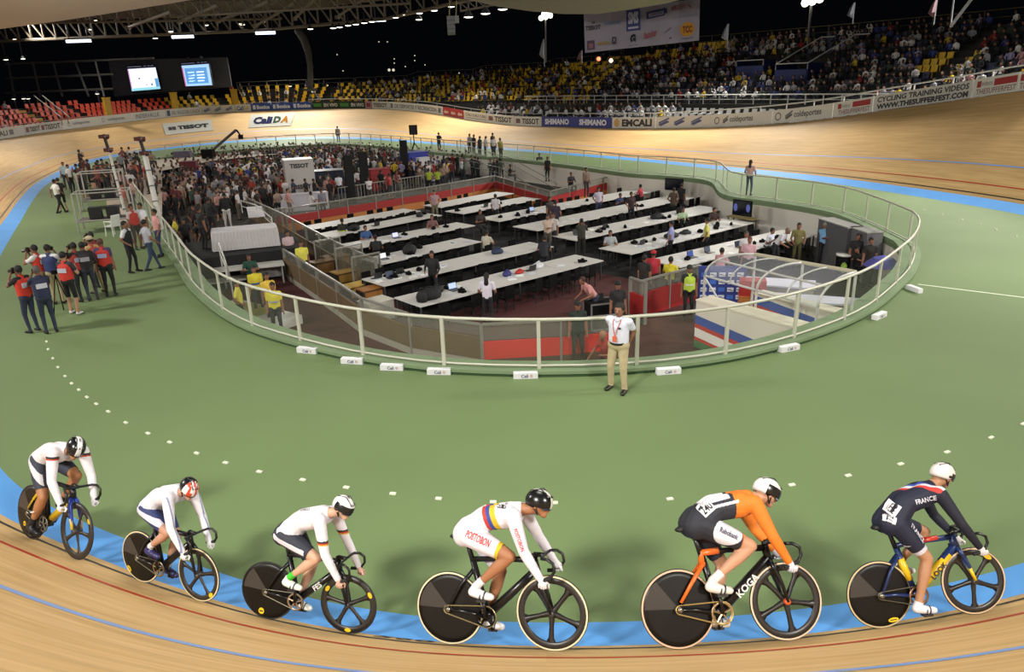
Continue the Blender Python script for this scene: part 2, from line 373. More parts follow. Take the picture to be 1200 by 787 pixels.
for n, (lab, fl, nl, nr, dep, _) in enumerate(TQ):
    a, b, c = at(*nl, TABZ), at(*fl, TABZ), at(*nr, TABZ)
    d = (c - a); L = d.length; d.normalize(); w = Vector((-d.y, d.x, 0)); rz = math.atan2(d.y, d.x)
    t = empty('press_table', (a.x, a.y, PZ), lab, 'table', None, rz); TABLES.append((a, d, w, L, dep, rz))
    k = max(2, round(L / 2.1)); 
    for q in range(k):   # trestle sections pushed together: one top each
        x0, x1 = L * q / k, L * (q + 1) / k
        m = MB(); m.box(((x0 + x1) / 2, dep / 2, .735), (x1 - x0 - .012, dep, .035)); m.obj('tabletop', white_top, t)
    m = MB()
    for x in [L * q / k + .06 for q in range(k)] + [L - .06]:
        for y in (.1, dep - .1):
            pass
    for q in range(k + 1):
        x = min(max(L * q / k, .08), L - .08)
        for y in (.08, dep - .08):
            MB().box((x, y, .36), (.045, .045, .715)).obj('leg', legm, t)
    m = MB(); m.box((L / 2, dep / 2, .38), (L - .3, .03, .66)); m.obj('modesty_panel', skirt, t)
    # chairs on both long sides
    for side in (0, 1):
        q = .45 + rr.random() * .4
        while q < L - .3:
            if rr.random() < .62:
                y = -.22 - rr.random() * .15 if side == 0 else dep + .22 + rr.random() * .12
                p = a + d * q + w * y
                o = link('chair', chair_me); o.location = (p.x, p.y, PZ); o.rotation_euler.z = rz + (0 if side == 0 else math.pi) + rr.uniform(-.25, .25)
                tag(o, 'black chair at the ' + ' '.join(lab.split()[:8]).rstrip(','), 'chair', 'chairs along press table row %s' % 'abcdefghijklm'[n])
            q += .66
def on_table(n, q, y): a, d, w, L, dep, rz = TABLES[n]; p = a + d * q + w * y; return p, rz
# laptops seen on the tables: table, along, across, facing
for n, q, y, fl_, lab, scr, em in [(0, 1.9, .75, 1, 'open laptop with blue white screen before the woman in the white t-shirt', 'a9bfe6', 1.3),
    (0, 5.4, .9, 0, 'grey laptop lid standing open beside the red bag', '2c2e34', 0), (1, .8, .7, 1, 'black laptop open among papers on the second press table', '22324f', .5),
    (1, 1.3, 1.1, 0, 'silver laptop lid near the man in the black suit', '6b6b70', 0), (1, .4, 1.1, 0, 'white laptop lid at the end of the second table', 'b8b8b8', 0),
    (2, .6, .6, 1, 'laptop with a bright white screen at the end of the third table', 'e6ebf5', 1.7), (3, 2.4, .5, 1, 'laptop with glowing lilac screen in the middle of the fourth table', 'c4c8f0', 1.8),
    (4, 3.0, .6, 0, 'dark laptop on the fifth press table', '20242c', 0), (7, 2.2, .7, 0, 'laptop beside the man in white on the middle block', '545a66', 0),
    (8, 3.1, .7, 1, 'two tone laptop on the table below the red board', '8fa4cc', .9), (10, .9, .8, 1, 'small black laptop on the long table near the plaid shirt', '1c2028', 0),
    (10, 2.8, 1.1, 0, 'grey laptop lid standing on the long middle table', '4c4e54', 0), (11, 1.6, .9, 0, 'dark laptop behind the plaid shirt', '20242a', 0),
    (12, 1.5, .7, 1, 'blue screened laptop on the right hand table', '35498f', .7), (12, 2.6, .8, 1, 'grey laptop with papers on the right hand table', '4a5262', .4),
    (12, 4.2, .6, 1, 'black laptop in front of the man in pink', '262b3c', .3), (12, 5.2, 1.2, 0, 'black laptop lid behind the seated men in white', '16181c', 0)]:
    p, rz = on_table(n, q, y); laptop(p.x, p.y, TABZ + .003, rz + (0 if fl_ else math.pi), lab, None, scr, em)
# black bags, papers and small kit
def bag(n, q, y, sx, sy, sz, h, lab):
    p, rz = on_table(n, q, y); m = MB(); m.ball((0, 0, 0), 1, 10, 6, sc=(sx, sy, sz), M=Matrix.Rotation(.2, 3, 'Z')); 
    m.v = [(x, y_, max(z, -sz * .55) + sz * .55) for x, y_, z in m.v]; m.tube([(-sx * .4, 0, sz * 1.5), (-sx * .2, 0, sz * 1.75), (sx * .2, 0, sz * 1.75), (sx * .4, 0, sz * 1.5)], .02, 6)
    o = m.obj('bag', mat(h, .8, noise=.2, nscale=9), smooth=True); o.location = (p.x, p.y, TABZ + .003); o.rotation_euler.z = rz + rr.uniform(-.6, .6); tag(o, lab, 'bag')
bag(0, .75, .55, .42, .3, .22, '0c0c0e', 'big round black bag at the near end of the front table'); bag(0, 1.35, 1.0, .3, .2, .14, '101012', 'flat black bag behind the big round one on the front table')
bag(0, .35, .4, .18, .2, .25, '0b0b0d', 'upright black camera bag at the corner of the front table'); bag(0, 4.35, .95, .24, .16, .12, '2c2b66', 'blue bag in the middle of the front press table')
bag(0, 4.9, .9, .24, .14, .08, 'a3241c', 'red folded bag beside the blue one on the front table'); bag(0, 5.9, 1.0, .34, .2, .13, 'b9b9be', 'white plastic bag near the right end of the front table')
bag(2, 1.9, .7, .36, .26, .24, '101114', 'black backpack on the third press table'); bag(4, 1.7, .6, .35, .2, .15, '121316', 'dark bag on the fifth press table'); bag(1, 5.9, .8, .28, .2, .14, '1e2c44', 'navy and white bag near the far end of the second table')
bag(10, 6.3, .8, .4, .24, .16, '121319', 'black kit bag on the long table by the seated reporters'); bag(10, 8.2, .9, .34, .22, .2, '0e0e10', 'black rucksack near the television corner'); bag(11, 3.6, .8, .4, .22, .14, '141518', 'black bag on the table behind the lilac shirt')
bag(11, 4.6, .8, .3, .2, .1, '17181a', 'small dark bag beside the yellow shirt'); bag(4, 6.0, .7, .3, .2, .13, '111111', 'dark satchel beside the seated reporter at the rear left')
paper_m = [mat('d8d8d6', .7), mat('c4c6ca', .7), mat('b8bac4', .7)]
for n, cnt, lo, hi in [(0, 9, 1.0, 7), (1, 18, 0, 3.2), (2, 10, .6, 5), (3, 7, .2, 3), (7, 6, .5, 4), (8, 8, 1, 6), (10, 14, .5, 9), (11, 24, .3, 8), (12, 14, .6, 7.5), (9, 5, 1, 5)]:
    for k in range(cnt):
        p, rz = on_table(n, rr.uniform(lo, hi), rr.uniform(.15, 1.2)); m = MB(); m.box((0, 0, .006), (.3, .21, .012)); m.box((.03, .02, .015), (.28, .2, .006), .3)
        o = m.obj('paper_stack', rr.choice(paper_m)); o.location = (p.x, p.y, TABZ + .003); o.rotation_euler.z = rz + rr.uniform(-1, 1)
        tag(o, 'loose white papers lying on the ' + ' '.join(TQ[n][0].split()[:9]).rstrip(','), 'papers', 'papers on press table row %s' % 'abcdefghijklm'[n])

for n, cnt in [(0, 4), (1, 7), (2, 4), (3, 3), (4, 3), (7, 3), (8, 6), (9, 2), (10, 8), (11, 10), (12, 6)]:
    for k in range(cnt):
        L_ = TABLES[n][3]; p, rz = on_table(n, rr.uniform(.3, min(L_ - .3, 8.5)) if n not in (1, 2) else rr.uniform(.2, 3.4), rr.uniform(.3, 1.2)); m = MB(); w_ = rr.uniform(.12, .2); m.box((0, 0, .05), (w_ * 1.3, w_, .1)); m.box((w_ * .2, 0, .12), (w_ * .5, w_ * .6, .05)); m.bar((w_ * .5, 0, .05), (w_ * 1.1, 0, .05), .035, 8)
        o = m.obj('camera', blackp); o.location = (p.x, p.y, TABZ + .003); o.rotation_euler.z = rz + rr.uniform(-3, 3); tag(o, 'black camera kit lying on the ' + ' '.join(TQ[n][0].split()[:9]).rstrip(','), 'camera', 'camera kit on press table row %s' % 'abcdefghijklm'[n])
# two-tone boards and railings dividing the pit
def board_wall(name, label, pts, z0, h, split, lo, hi, railh=.45, th=.08, glass=True, cat='partition'):
    pts = [Vector((p.x, p.y, 0)) for p in pts]; o0 = pts[0].copy(); o0.z = z0
    e = empty(name, o0, label, cat)
    for a, b in zip(pts[:-1], pts[1:]):
        L = (b - a).length; d = (b - a) / L; rz = math.atan2(d.y, d.x); k = max(1, round(L / 2.0))
        for q in range(k):
            c = a + d * (L * (q + .5) / k) - Vector((o0.x, o0.y, 0))
            if split > 0: MB().box((c.x, c.y, h * split / 2), (L / k - .015, th, h * split), rz).obj('lower_panel', lo, e)
            MB().box((c.x, c.y, h * split + h * (1 - split) / 2), (L / k - .015, th, h * (1 - split) - .01), rz).obj('upper_panel', hi, e)
            if glass and railh: MB().box((c.x, c.y, h + railh / 2), (L / k - .08, .012, railh - .06), rz).obj('pane', glassmat('8f8d84', .8), e)
        for q in range(k + 1):
            c = a + d * (L * q / k) - Vector((o0.x, o0.y, 0)); MB().box((c.x, c.y, (h + railh) / 2), (.06, th + .02, h + railh), rz).obj('post', grey_rail, e)
        c = (a + b) / 2 - Vector((o0.x, o0.y, 0)); MB().box((c.x, c.y, h + railh), (L + .06, .07, .06), rz).obj('rail', grey_rail, e)
    return e
RZ = PZ + 1.2
def topat(x, y, h=1.2): p = at(x, y, PZ + h); return p
board_wall('partition', 'red over orange board wall with railing behind the press tables', [topat(322, 246), topat(335, 252, .9), topat(500, 226, .9), topat(579, 212, .9)], PZ, .85, .5, orange_b, red_b, .4)
board_wall('partition', 'red and orange board wall with blue top running to the white wall', [topat(579, 211, .9), topat(645, 230, .9), topat(741, 205, .9)], PZ, .85, .45, orange_b, red_b, .35)
board_wall('partition', 'grey railed glass partition along the left end of the press tables', [topat(290, 232), topat(330, 250), topat(392, 283), topat(440, 304)], PZ, .55, .3, brown_b, brown_b, .65)
board_wall('partition', 'brown board wall with grey rail bounding the left corridor', [topat(332, 292), topat(394, 330), topat(423, 349), topat(480, 368), topat(564, 380)], PZ, .85, .25, mat('8b8579', .7), brown_b, .35)
board_wall('partition', 'bright red board wall with grey rail in front of the tables', [topat(564, 380), topat(657, 375), topat(722, 369)], PZ, .72, .3, mat('4a3324', .7), mat('b3221b', .6), .48)
board_wall('partition', 'red board wall with steel rail behind the man in the lime vest', [topat(752, 329), topat(785, 320), topat(819, 311)], PZ, .8, .15, red_b, mat('7c1512', .6), .4)
board_wall('gate', 'narrow grey framed gate at the corridor opening with red panel', [topat(739, 325, 1.35), topat(757, 331, 1.35)], PZ, .9, .2, mat('6f6d68', .5), red_b, .45, cat='gate')
# stalls between the two left railings
for (x, y, w_, dpt, hh, cx, lab) in [(392, 300, 1.0, .7, .45, 'a86a28', 'orange topped wooden counter in the first stall by the left railing'), (403, 318, .9, .6, .4, '8c6a2a', 'dark timber counter with yellow top in the second stall'),
        (420, 333, 1.1, .6, .42, 'c2a04c', 'yellow wooden counter in the stall nearest the tables'), (433, 338, .8, .5, .6, '8a5a26', 'orange wooden cabinet in the last stall'), (377, 306, .9, .5, .5, '6d4c22', 'brown wooden counter at the far stall')]:
    p = at(x, y, PZ + hh); e = empty('counter', (p.x, p.y, PZ), lab, 'counter', None, math.radians(42))
    MB().box((0, 0, hh / 2), (w_, dpt, hh)).obj('body', mat('2c2018', .7), e); MB().box((0, 0, hh + .02), (w_ + .06, dpt + .06, .04)).obj('top', mat(cx, .5, noise=.1, nscale=5), e)
    MB().box((0, -dpt / 2 - .01, hh / 2), (w_ - .1, .02, hh - .1)).obj('door', mat(cx, .6, noise=.1, nscale=4), e)
for (x, y, lab) in [(387, 300, 'grey framed upright glass screen between the first stalls'), (412, 310, 'grey framed glass screen beside the yellow counter'), (432, 322, 'grey framed glass screen at the corner by the table ends')]:
    p = at(x, y + 16, PZ); e = empty('glass_screen', (p.x, p.y, PZ), lab, 'screen', None, math.radians(42))
    for xx in (-.6, .6): MB().box((xx, 0, .65), (.05, .05, 1.3)).obj('post', grey_rail, e)
    MB().box((0, 0, 1.3), (1.25, .05, .05)).obj('rail', grey_rail, e); MB().box((0, 0, .68), (1.15, .012, 1.15)).obj('pane', glassmat('6f6a60', .75), e)
def cabinet(name, lab, cat, x, y, z, dims, h, rz, top=None, base=None, extra=None):
    bz = PZ if base is None else base; p = at(x, y, bz + dims[2]); e = empty(name, (p.x, p.y, bz), lab, cat, None, math.radians(rz))
    MB().box((0, 0, dims[2] / 2), dims).obj('body', mat(h, .6), e); MB().box((0, 0, dims[2] + .015), (dims[0] + .04, dims[1] + .04, .03)).obj('top', mat(top or h, .5), e)
    MB().box((0, -dims[1] / 2 - .008, dims[2] / 2), (dims[0] - .1, .015, dims[2] - .12)).obj('door', mat(top or h, .6), e); return e
cabinet('cabinet', 'pale beige cabinet at the front corner of the stalls', 'cabinet', 440, 352, 0, (.95, .7, .62), 'b3afa2', 42)

# television sets on the pit wall
def tv(x, y, w_, h_, rz, lab, blobs, z):
    p = at(x, y, z); e = empty('television', p, lab, 'television', None, rz)
    MB().box((0, 0, 0), (w_, .07, h_)).obj('housing', blackp, e); MB().box((0, -.04, 0), (w_ - .08, .01, h_ - .08)).obj('screen', mat('0d0f1a', .15), e)
    if blobs:
        m = MB(); m.ball((-w_ * .33, -.046, 0), .14, 10, 6, sc=(.8, .03, 1.3)); m.ball((w_ * .33, -.046, .02), .14, 10, 6, sc=(.8, .03, 1.3)); m.obj('picture', mat('5560a8', .4, emit=.9), e)
    MB().box((0, .1, -.1), (.3, .14, .2)).obj('bracket', blackp, e); return e
tv(870, 243.5, 1.05, .72, math.radians(-55), 'flat television with two blue shapes on screen above the corner shelf', True, PZ + 1.45)
tv(790, 216, 1.15, .68, math.radians(-40), 'dark switched-off television high on the wall at the far tables', False, PZ + 1.4)
p = at(870, 254, PZ + .85); e = empty('shelf', (p.x, p.y, PZ), 'low pale wooden shelf below the wall television', 'shelf', None, math.radians(-55))
MB().box((0, 0, .82), (1.5, .5, .05)).obj('top', mat('8d8050', .6), e)
for xx in (-.65, .65):
    for yy in (-.2, .2): MB().box((xx, yy, .4), (.05, .05, .8)).obj('leg', mat('5c5440', .6), e)
# dark blocks and catering corner by the right wall
def blk(x0, y0, x1, y1, h, zt, col, lab, th=.6):
    a, b = at(x0, y0, zt), at(x1, y1, zt); d = b - a; L = d.length; rz = math.atan2(d.y, d.x); c = (a + b) / 2
    e = empty('service_block', (c.x, c.y, PZ), lab, 'block', None, rz); hh = zt - PZ
    MB().box((0, 0, hh / 2), (L, th, hh)).obj('body', mat(col, .7), e); MB().box((0, 0, hh + .02), (L + .04, th + .04, .04)).obj('cap', mat('8a8985', .6), e)
blk(968, 256, 1003, 267, 1, .3, '4b4b4e', 'tall dark grey service block against the right pit wall')
blk(1005, 266, 1026, 273, 1, .3, '5b5a5d', 'smaller grey block beside the tall one at the right wall')
p = at(1008, 286, PZ + 1.1); e = empty('trolley', (p.x, p.y, PZ), 'catering trolley with a round steel dome beside the dark clothed staff', 'trolley')
MB().box((0, 0, .45), (.9, .6, .06)).obj('shelf', mat('303032', .5), e); MB().box((0, 0, .9), (.9, .6, .06)).obj('top', mat('77777a', .3, .6), e)
for xx in (-.4, .4):
    for yy in (-.25, .25): MB().box((xx, yy, .45), (.04, .04, .9)).obj('leg', mat('55555a', .3, .6), e)
m = MB(); m.ball((0, 0, .93), .3, 16, 8, sc=(1, 1, .6)); m.obj('dome', mat('b6b3ac', .25, .9), e, True)
p = at(990, 296, PZ + 1); e = empty('barrel', (p.x, p.y, PZ), 'white topped black drum with a green and white emblem', 'barrel')
m = MB(); m.lathe([(.0, 0), (.27, 0), (.27, .9), (.0, .9)], (0, 0, 0), (0, 0, 1), 20); m.obj('body', blackp, e, True)
m = MB(); m.lathe([(.0, .9), (.29, .9), (.29, .97), (.0, .97)], (0, 0, 0), (0, 0, 1), 20); m.obj('lid', mat('d4d2cc', .5), e, True)
m = MB(); m.ball((-.1, -.27, .5), .16, 12, 6, sc=(.8, .12, 1.3)); m.obj('emblem', mat('7d9a3a', .6), e, True)
p = at(1035, 304, PZ + 1.3); e = empty('parasol', (p.x, p.y, PZ), 'blue half open parasol beside the right end of the balustrade', 'parasol')
m = MB(); m.lathe([(.02, 1.45), (.3, 1.36), (.62, 1.1), (.6, 1.09), (.28, 1.33), (.02, 1.42)], (0, 0, 0), (0, 0, 1), 10); m.obj('canopy', mat('4d4c94', .7), e)
MB().bar((0, 0, 0), (0, 0, 1.45), .02).obj('pole', legm, e)
p = at(1042, 330, PZ + .8); m = MB(); m.ball((0, 0, .45), .5, 12, 8, sc=(.75, .6, .95)); o = m.obj('sack', mat('b08876', .8, noise=.2, nscale=5), smooth=True); o.location = (p.x, p.y, PZ + .02); tag(o, 'pinkish brown bulky sack leaning at the right end of the pit', 'sack')

# striped ramp walls and glazed canopy
def striped(label, A, B, zt, h, th, inner, up=0.0):
    a, b = at(*A, zt), at(*B, zt); d = b - a; L = d.length; d.normalize(); w = Vector((-d.y, d.x, 0)) * inner; rz = math.atan2(d.y, d.x)
    e = empty('ramp_wall', (a.x, a.y, zt - h), label, 'wall', None, rz)
    MB().box((L / 2, inner * th / 2, h / 2), (L, th, h)).obj('body', mat('c3bcae', .6), e)
    MB().box((L / 2, inner * th / 2, h + .02), (L + .02, th + .04, .04)).obj('coping', mat('cfc7b4', .6), e)
    bands = [('25408a', .70, .52), ('a62420', .52, .43), ('cfc9c2', .43, .24), ('a62420', .24, .17), ('3c5d37', .17, -.03)]
    for col, t, b_ in bands:   # painted stripes rising gently along the wall
        m = MB(); s = -.006 * inner; k = 10
        t += up; b_ += up; pts = [(L * q / k, min(.99, t) * h - (.25 * h) * q / k, b_ * h - (.25 * h) * q / k) for q in range(k + 1)]
        for (x0, t0, b0), (x1, t1, b1) in zip(pts[:-1], pts[1:]):
            m.quad((x0, s, max(b0, .001)), (x1, s, max(b1, .001)), (x1, s, max(t1, .002)), (x0, s, max(t0, .002)))
        m.obj('stripe', mat(col, .5), e)
    return e
striped('cream ramp wall with blue red white and green stripes nearest the balustrade', (816, 352), (944, 388), -.1, 1.35, .55, 1)
striped('second striped ramp wall under the glazed canopy', (884, 344), (1004, 373), -.1, 1.35, .4, 1, .27)
e = cabinet('cabinet', 'orange brown cabinet with red upper part under the glazed canopy', 'cabinet', 881, 346, 0, (.75, .5, .95), 'a5672c', -15); MB().box((0, 0, 1.2), (.75, .5, .5)).obj('upper_part', mat('9c1e18', .6), e)
p0, p1 = at(826, 323, .35), at(958, 360, .35); q0, q1 = at(885, 300, 1.05), at(1003, 321, 1.05)
cn = empty('glazed_canopy', (p0.x, p0.y, PZ), 'curved canopy of white ribs and clear glazing over the stairs', 'canopy'); co = Vector(cn.location)
ribm = mat('b9b9b4', .35, .2)
def vault(t, s):
    a = p0.lerp(p1, t); b = q0.lerp(q1, t); ang = s * math.pi / 2
    return Vector((a.x + (b.x - a.x) * (1 - math.cos(ang)), a.y + (b.y - a.y) * (1 - math.cos(ang)), .35 + .75 * math.sin(ang))) if 1 else 0
for t in (0, .25, .5, .75, 1):
    m = MB(); m.tube([vault(t, s / 8) - co for s in range(9)], .035 if t in (0, .5, 1) else .022, 6); m.obj('rib', ribm, cn, True)
for s in (0, .45, 1):
    m = MB(); m.bar(vault(0, s) - co, vault(1, s) - co, .05 if s == 1 else .03); m.obj('beam', mat('a39d86', .5) if s == 1 else ribm, cn)
for k in range(4):
    for s in range(2):
        m = MB(); 
        for j in range(3):
            s0, s1 = (s * 3 + j) / 6, (s * 3 + j + 1) / 6
            m.quad(vault(k / 4, s0) - co, vault((k + 1) / 4, s0) - co, vault((k + 1) / 4, s1) - co, vault(k / 4, s1) - co)
        m.obj('pane', glassmat('c9cbd2', .82), cn, True)
for t in (0, .5, 1):
    a = p0.lerp(p1, t) - co; MB().bar((a.x, a.y, .02), (a.x, a.y, a.z), .035).obj('post', ribm, cn)
    b = q0.lerp(q1, t) - co; MB().bar((b.x, b.y, .02), (b.x, b.y, 1.1 - PZ), .035).obj('post', ribm, cn)
a = p0 - co; MB().bar((a.x, a.y, a.z - .05), (a.x + .55, a.y - .35, a.z - .95), .025).obj('brace', ribm, cn)
# white worktops beyond the canopy, seen through the glazing
for (x, y, L, dp, lab) in [(905, 330, 2.6, 1.0, 'white worktop seen through the left half of the glazed canopy'), (985, 352, 4.2, .8, 'long white counter seen through the right half of the canopy')]:
    p = at(x, y, PZ + .9); e = empty('counter', (p.x, p.y, PZ), lab, 'counter', None, math.radians(-22))
    MB().box((0, 0, .88), (L, dp, .05)).obj('top', mat('c5c3d2', .5), e)
    MB().box((0, 0, .43), (L - .1, dp - .1, .86)).obj('body', mat('8f8b85', .6), e)
# sponsor backdrop
def backdrop():
    p = at(845, 341, PZ + .9); e = empty('backdrop', (p.x, p.y, PZ), 'blue interview backdrop with rows of small white sponsor squares', 'backdrop', None, math.radians(-8))
    MB().box((0, 0, .9), (1.42, .06, 1.6)).obj('panel', mat('27357a', .6), e)
    for ix_ in range(5):
        for iz in range(6):
            ix = ix_; x = -.54 + ix * .27; z = .24 + iz * .24
            MB().box((x, -.035, z), (.19, .008, .13)).obj('sponsor_tile', mat('c9ccd6' if (ix + iz) % 5 else '3b62b5', .6), e)
            if (ix + iz) % 5: m = MB(); m.box((x - .03, -.041, z), (.1, .003, .03)); m.box((x + .05, -.041, z - .03), (.08, .003, .02)); m.obj('sponsor_mark', mat('5a5f80', .6), e)
    for x in (-.66, .66): MB().bar((x, .1, 0), (x, .1, 1.7), .03).obj('post', ribm, e)
backdrop()
# equipment case where the man in pink bends
p = at(703, 352, PZ + .85); e = empty('flight_case', (p.x, p.y, PZ), 'black flight case with silver edges holding sound equipment', 'case', None, math.radians(15))
MB().box((0, 0, .42), (.8, .65, .8)).obj('body', blackp, e)
for x in (-.4, .4):
    for y in (-.325, .325): MB().box((x, y, .42), (.04, .04, .84)).obj('edge', mat('a9aaad', .3, .7), e)
for y in (-.325, .325):
    for z in (.03, .83): MB().box((0, y, z), (.84, .04, .04)).obj('edge', mat('a9aaad', .3, .7), e)
MB().box((0, .12, .93), (.34, .03, .22), M=Matrix.Rotation(-.3, 3, 'X')).obj('screen', mat('1b1b1e', .3), e)

# left side: stage with pleated table, ramps, desks
def pleated(x, y, zt, L, dp, h, rz, lab, col='b6b3b4', npl=40):
    p = at(x, y, zt); e = empty('skirted_table', (p.x, p.y, zt - h), lab, 'table', None, rz)
    MB().box((0, 0, h), (L, dp, .03)).obj('tabletop', mat('c0bec0', .6), e)
    m = MB(); per = [(-L / 2, -dp / 2), (L / 2, -dp / 2), (L / 2, dp / 2), (-L / 2, dp / 2)]; pts = []
    for q in range(4):
        a, b = Vector(per[q]), Vector(per[(q + 1) % 4]); n_ = int((b - a).length / L * npl)
        nrm = Vector(((b - a).y, -(b - a).x)).normalized()
        for k in range(n_): pts.append(a.lerp(b, k / n_) + nrm * (.03 if k % 2 else 0))
    n_ = len(pts); m.add([(v.x, v.y, h - .01) for v in pts] + [(v.x * 1.03, v.y * 1.03, .02) for v in pts], [(k, (k + 1) % n_, n_ + (k + 1) % n_, n_ + k) for k in range(n_)][::1])
    m.obj('pleated_skirt', mat(col, .8), e); return e
STZ = -.35
p = at(268, 300, STZ); st = empty('stage', (p.x, p.y, PZ), 'black carpeted stage platform carrying the white pleated table', 'stage', None, math.radians(25))
MB().box((-.3, 2.0, (STZ - PZ) / 2), (6.6, 3.8, STZ - PZ)).obj('deck', mat('0f0e10', .9), st)
pleated(286, 267, STZ + .78, 2.5, 1.2, .76, math.radians(20), 'table with white pleated skirt on the black stage')
p, = [at(300, 250, STZ + .8)]; e = empty('long_table', (p.x, p.y, STZ + .005), 'narrow white table behind the pleated one on the stage', 'table', None, math.radians(110))
MB().box((.8, 0, .76), (3.2, .7, .04)).obj('tabletop', mat('bdbbbd', .6), e)
for x in (-.7, 2.3):
    for y in (-.28, .28): MB().box((x, y, .37), (.04, .04, .74)).obj('leg', legm, e)
def handrail(pts, lab, r=.03, cat='handrail', posts=True, h=1.0, col=None):
    b = Vector(pts[0]); e = empty('handrail', (b.x, b.y, b.z - h), lab, cat); m = MB(); m.tube([Vector(p) - Vector(e.location) for p in pts], r, 6); m.obj('rail', col or ribm, e, True)
    m = MB(); m.tube([Vector(p) - Vector(e.location) - Vector((0, 0, h * .45)) for p in pts], r * .7, 6); m.obj('mid_rail', col or ribm, e, True)
    for p in pts: q = Vector(p) - Vector(e.location); MB().bar((q.x, q.y, q.z - h), (q.x, q.y, q.z), r * .9).obj('post', col or ribm, e)
    return e
handrail([at(256, 285, STZ + .9), at(262, 300, STZ + .7), at(270, 326, PZ + 1.0)], 'white sloping handrail beside the pleated table', h=.85)
handrail([at(282, 235, STZ + 1.0), at(300, 240, STZ + 1.0), at(318, 255, STZ + .95), at(322, 285, STZ + .1)], 'curved white handrail at the back corner of the stage', h=.6)
for (x, y, L, dp, h, rz, lab, c_) in [(292, 312, 2.6, .9, .72, 20, 'white desk with open legs below the stage', 'b9b6b0'), (262, 325, 2.4, 1.6, .3, 25, 'low pale platform beside the white desk', 'a3a097')]:
    p = at(x, y, PZ + h); e = empty('desk', (p.x, p.y, PZ), lab, 'desk', None, math.radians(rz)); MB().box((0, 0, h), (L, dp, .05)).obj('top', mat(c_, .6), e)
    for xx in (-L / 2 + .1, 0, L / 2 - .1): MB().box((xx, 0, h / 2 - .02), (.05, dp - .1, h - .04)).obj('side_panel', mat('8d8a86', .6), e)
    MB().box((0, dp / 2 - .04, h / 2), (L - .1, .03, h * .7)).obj('back_panel', mat('9b9894', .6), e)
p = at(298, 362, PZ + .35); e = empty('mat_platform', (p.x, p.y, PZ), 'low white platform with an olive green mat behind the near balustrade', 'platform', None, math.radians(-38))
MB().box((0, 0, .15), (3.6, 1.1, .3)).obj('base', mat('c4c2bc', .6), e); MB().box((-.2, 0, .315), (1.7, .95, .03)).obj('mat', mat('8b8a45', .8), e)
# ------------------------------------------------------------------ perimeter boards on top of the bank
def deep(x, y, D): return Vector(CAM + ray(x, y) / FPX * D)
def edge(i, o=.14, z=0.0):
    i0 = int(math.floor(i)) % NU; f = i - math.floor(i); j = (i0 + 1) % NU
    N = OUTN[i0] * (1 - f) + OUTN[j] * f; p = tp(i, VT); return Vector((p.x + N[0] * o, p.y + N[1] * o, p.z + z))
EI = np.arange(120, 640, 1.0); EX = np.array([px(edge(i))[0] for i in EI]); EX = np.minimum.accumulate(EX)
def xi(x): return float(np.interp(-x, -EX, EI))
def ix(i): return px(edge(i))[0]
mb = MB(); n = 480
vs = []; 
for k in range(n + 1):
    i = 120 + k * 1.15; vs += [edge(i, -.02, 0), edge(i, .5, 0), edge(i, .5, -1.2)]
mb.add(vs, [(3 * k + q, 3 * k + q + 1, 3 * k + q + 4, 3 * k + q + 3) for k in range(n) for q in (0, 1)]); struct('trim_5', mb, mat('6d6a64', .7))
BH = .9
def board(x0, x1, bg, label, items=(), name='advertising_board', z=0.03):
    iA, iB = xi(x0), xi(x1); n = max(2, int(abs(iA - iB) / 1.5)); b = edge(iA); e = empty(name, b, label, 'advertising board')
    m = MB(); vs = []
    for k in range(n + 1):
        i = iA + (iB - iA) * k / n; vs += [edge(i, .12, z) - b, edge(i, .12, z + BH) - b, edge(i, .17, z + BH) - b, edge(i, .17, z) - b]
    fs = [(4 * k + q, 4 * (k + 1) + q, 4 * (k + 1) + (q + 1) % 4, 4 * k + (q + 1) % 4) for k in range(n) for q in range(4)] + [(0, 1, 2, 3), (4 * n + 3, 4 * n + 2, 4 * n + 1, 4 * n)]
    m.add(vs, fs); m.obj('panel', mat(bg, .55), e)
    for it in items:
        kind, s, a, c, yc, hh, col = it[:7]; ia, ic = xi(a), xi(c); m = MB()
        if kind == 't':
            v, f, w = text_geo(s, 1.0, bold=it[7] if len(it) > 7 else .03, shear=it[8] if len(it) > 8 else 0)
            m.add([edge(ia + (ic - ia) * p / w, .105, z + BH * (yc + hh * q)) - b for p, q in v], f); m.obj('lettering', mat(col, .5), e)
        elif kind == 'b':
            q = 6
            for k in range(q):
                i0, i1 = ia + (ic - ia) * k / q, ia + (ic - ia) * (k + 1) / q
                m.quad(*[edge(i, .11, z + BH * (yc + d * hh)) - b for i, d in ((i0, -.5), (i1, -.5), (i1, .5), (i0, .5))])
            m.obj('printed_patch', mat(col, .5), e)
        elif kind == 'o':   # ring emblem
            q = 20
            for k in range(q):
                P = []
                for r, t in ((1, k), (1, k + 1), (.72, k + 1), (.72, k)):
                    an = 2 * math.pi * t / q; ii = (ia + ic) / 2 + (ic - ia) / 2 * r * math.cos(an); P.append(edge(ii, .105, z + BH * (yc + hh / 2 * r * math.sin(an))) - b)
                m.quad(*P)
            m.obj('emblem', mat(col, .5), e)
        elif kind == 's':   # slanted brush-like mark
            for (u0, u1, w0) in ((0, 1, .5), (.15, 1, -.1), (0, .85, .15)):
                P = [edge(ia + (ic - ia) * u, .105, z + BH * (yc + hh * (w0 * .6 + u * .5 - .35 + d))) - b for u, d in ((u0, -.09), (u1, -.09), (u1, .09), (u0, .09))]
                m.quad(*P)
            m.obj('brush_mark', mat(col, .5), e)
K, Wh = '26262a', 'cfccc6'
board(-14, 30, 'b5b1aa', 'white board with dark lettering at the far left bend', [('t', 'EMCALI', -12, 10, .5, .5, K), ('b', '', 12, 17, .5, .5, '5a5a60')])
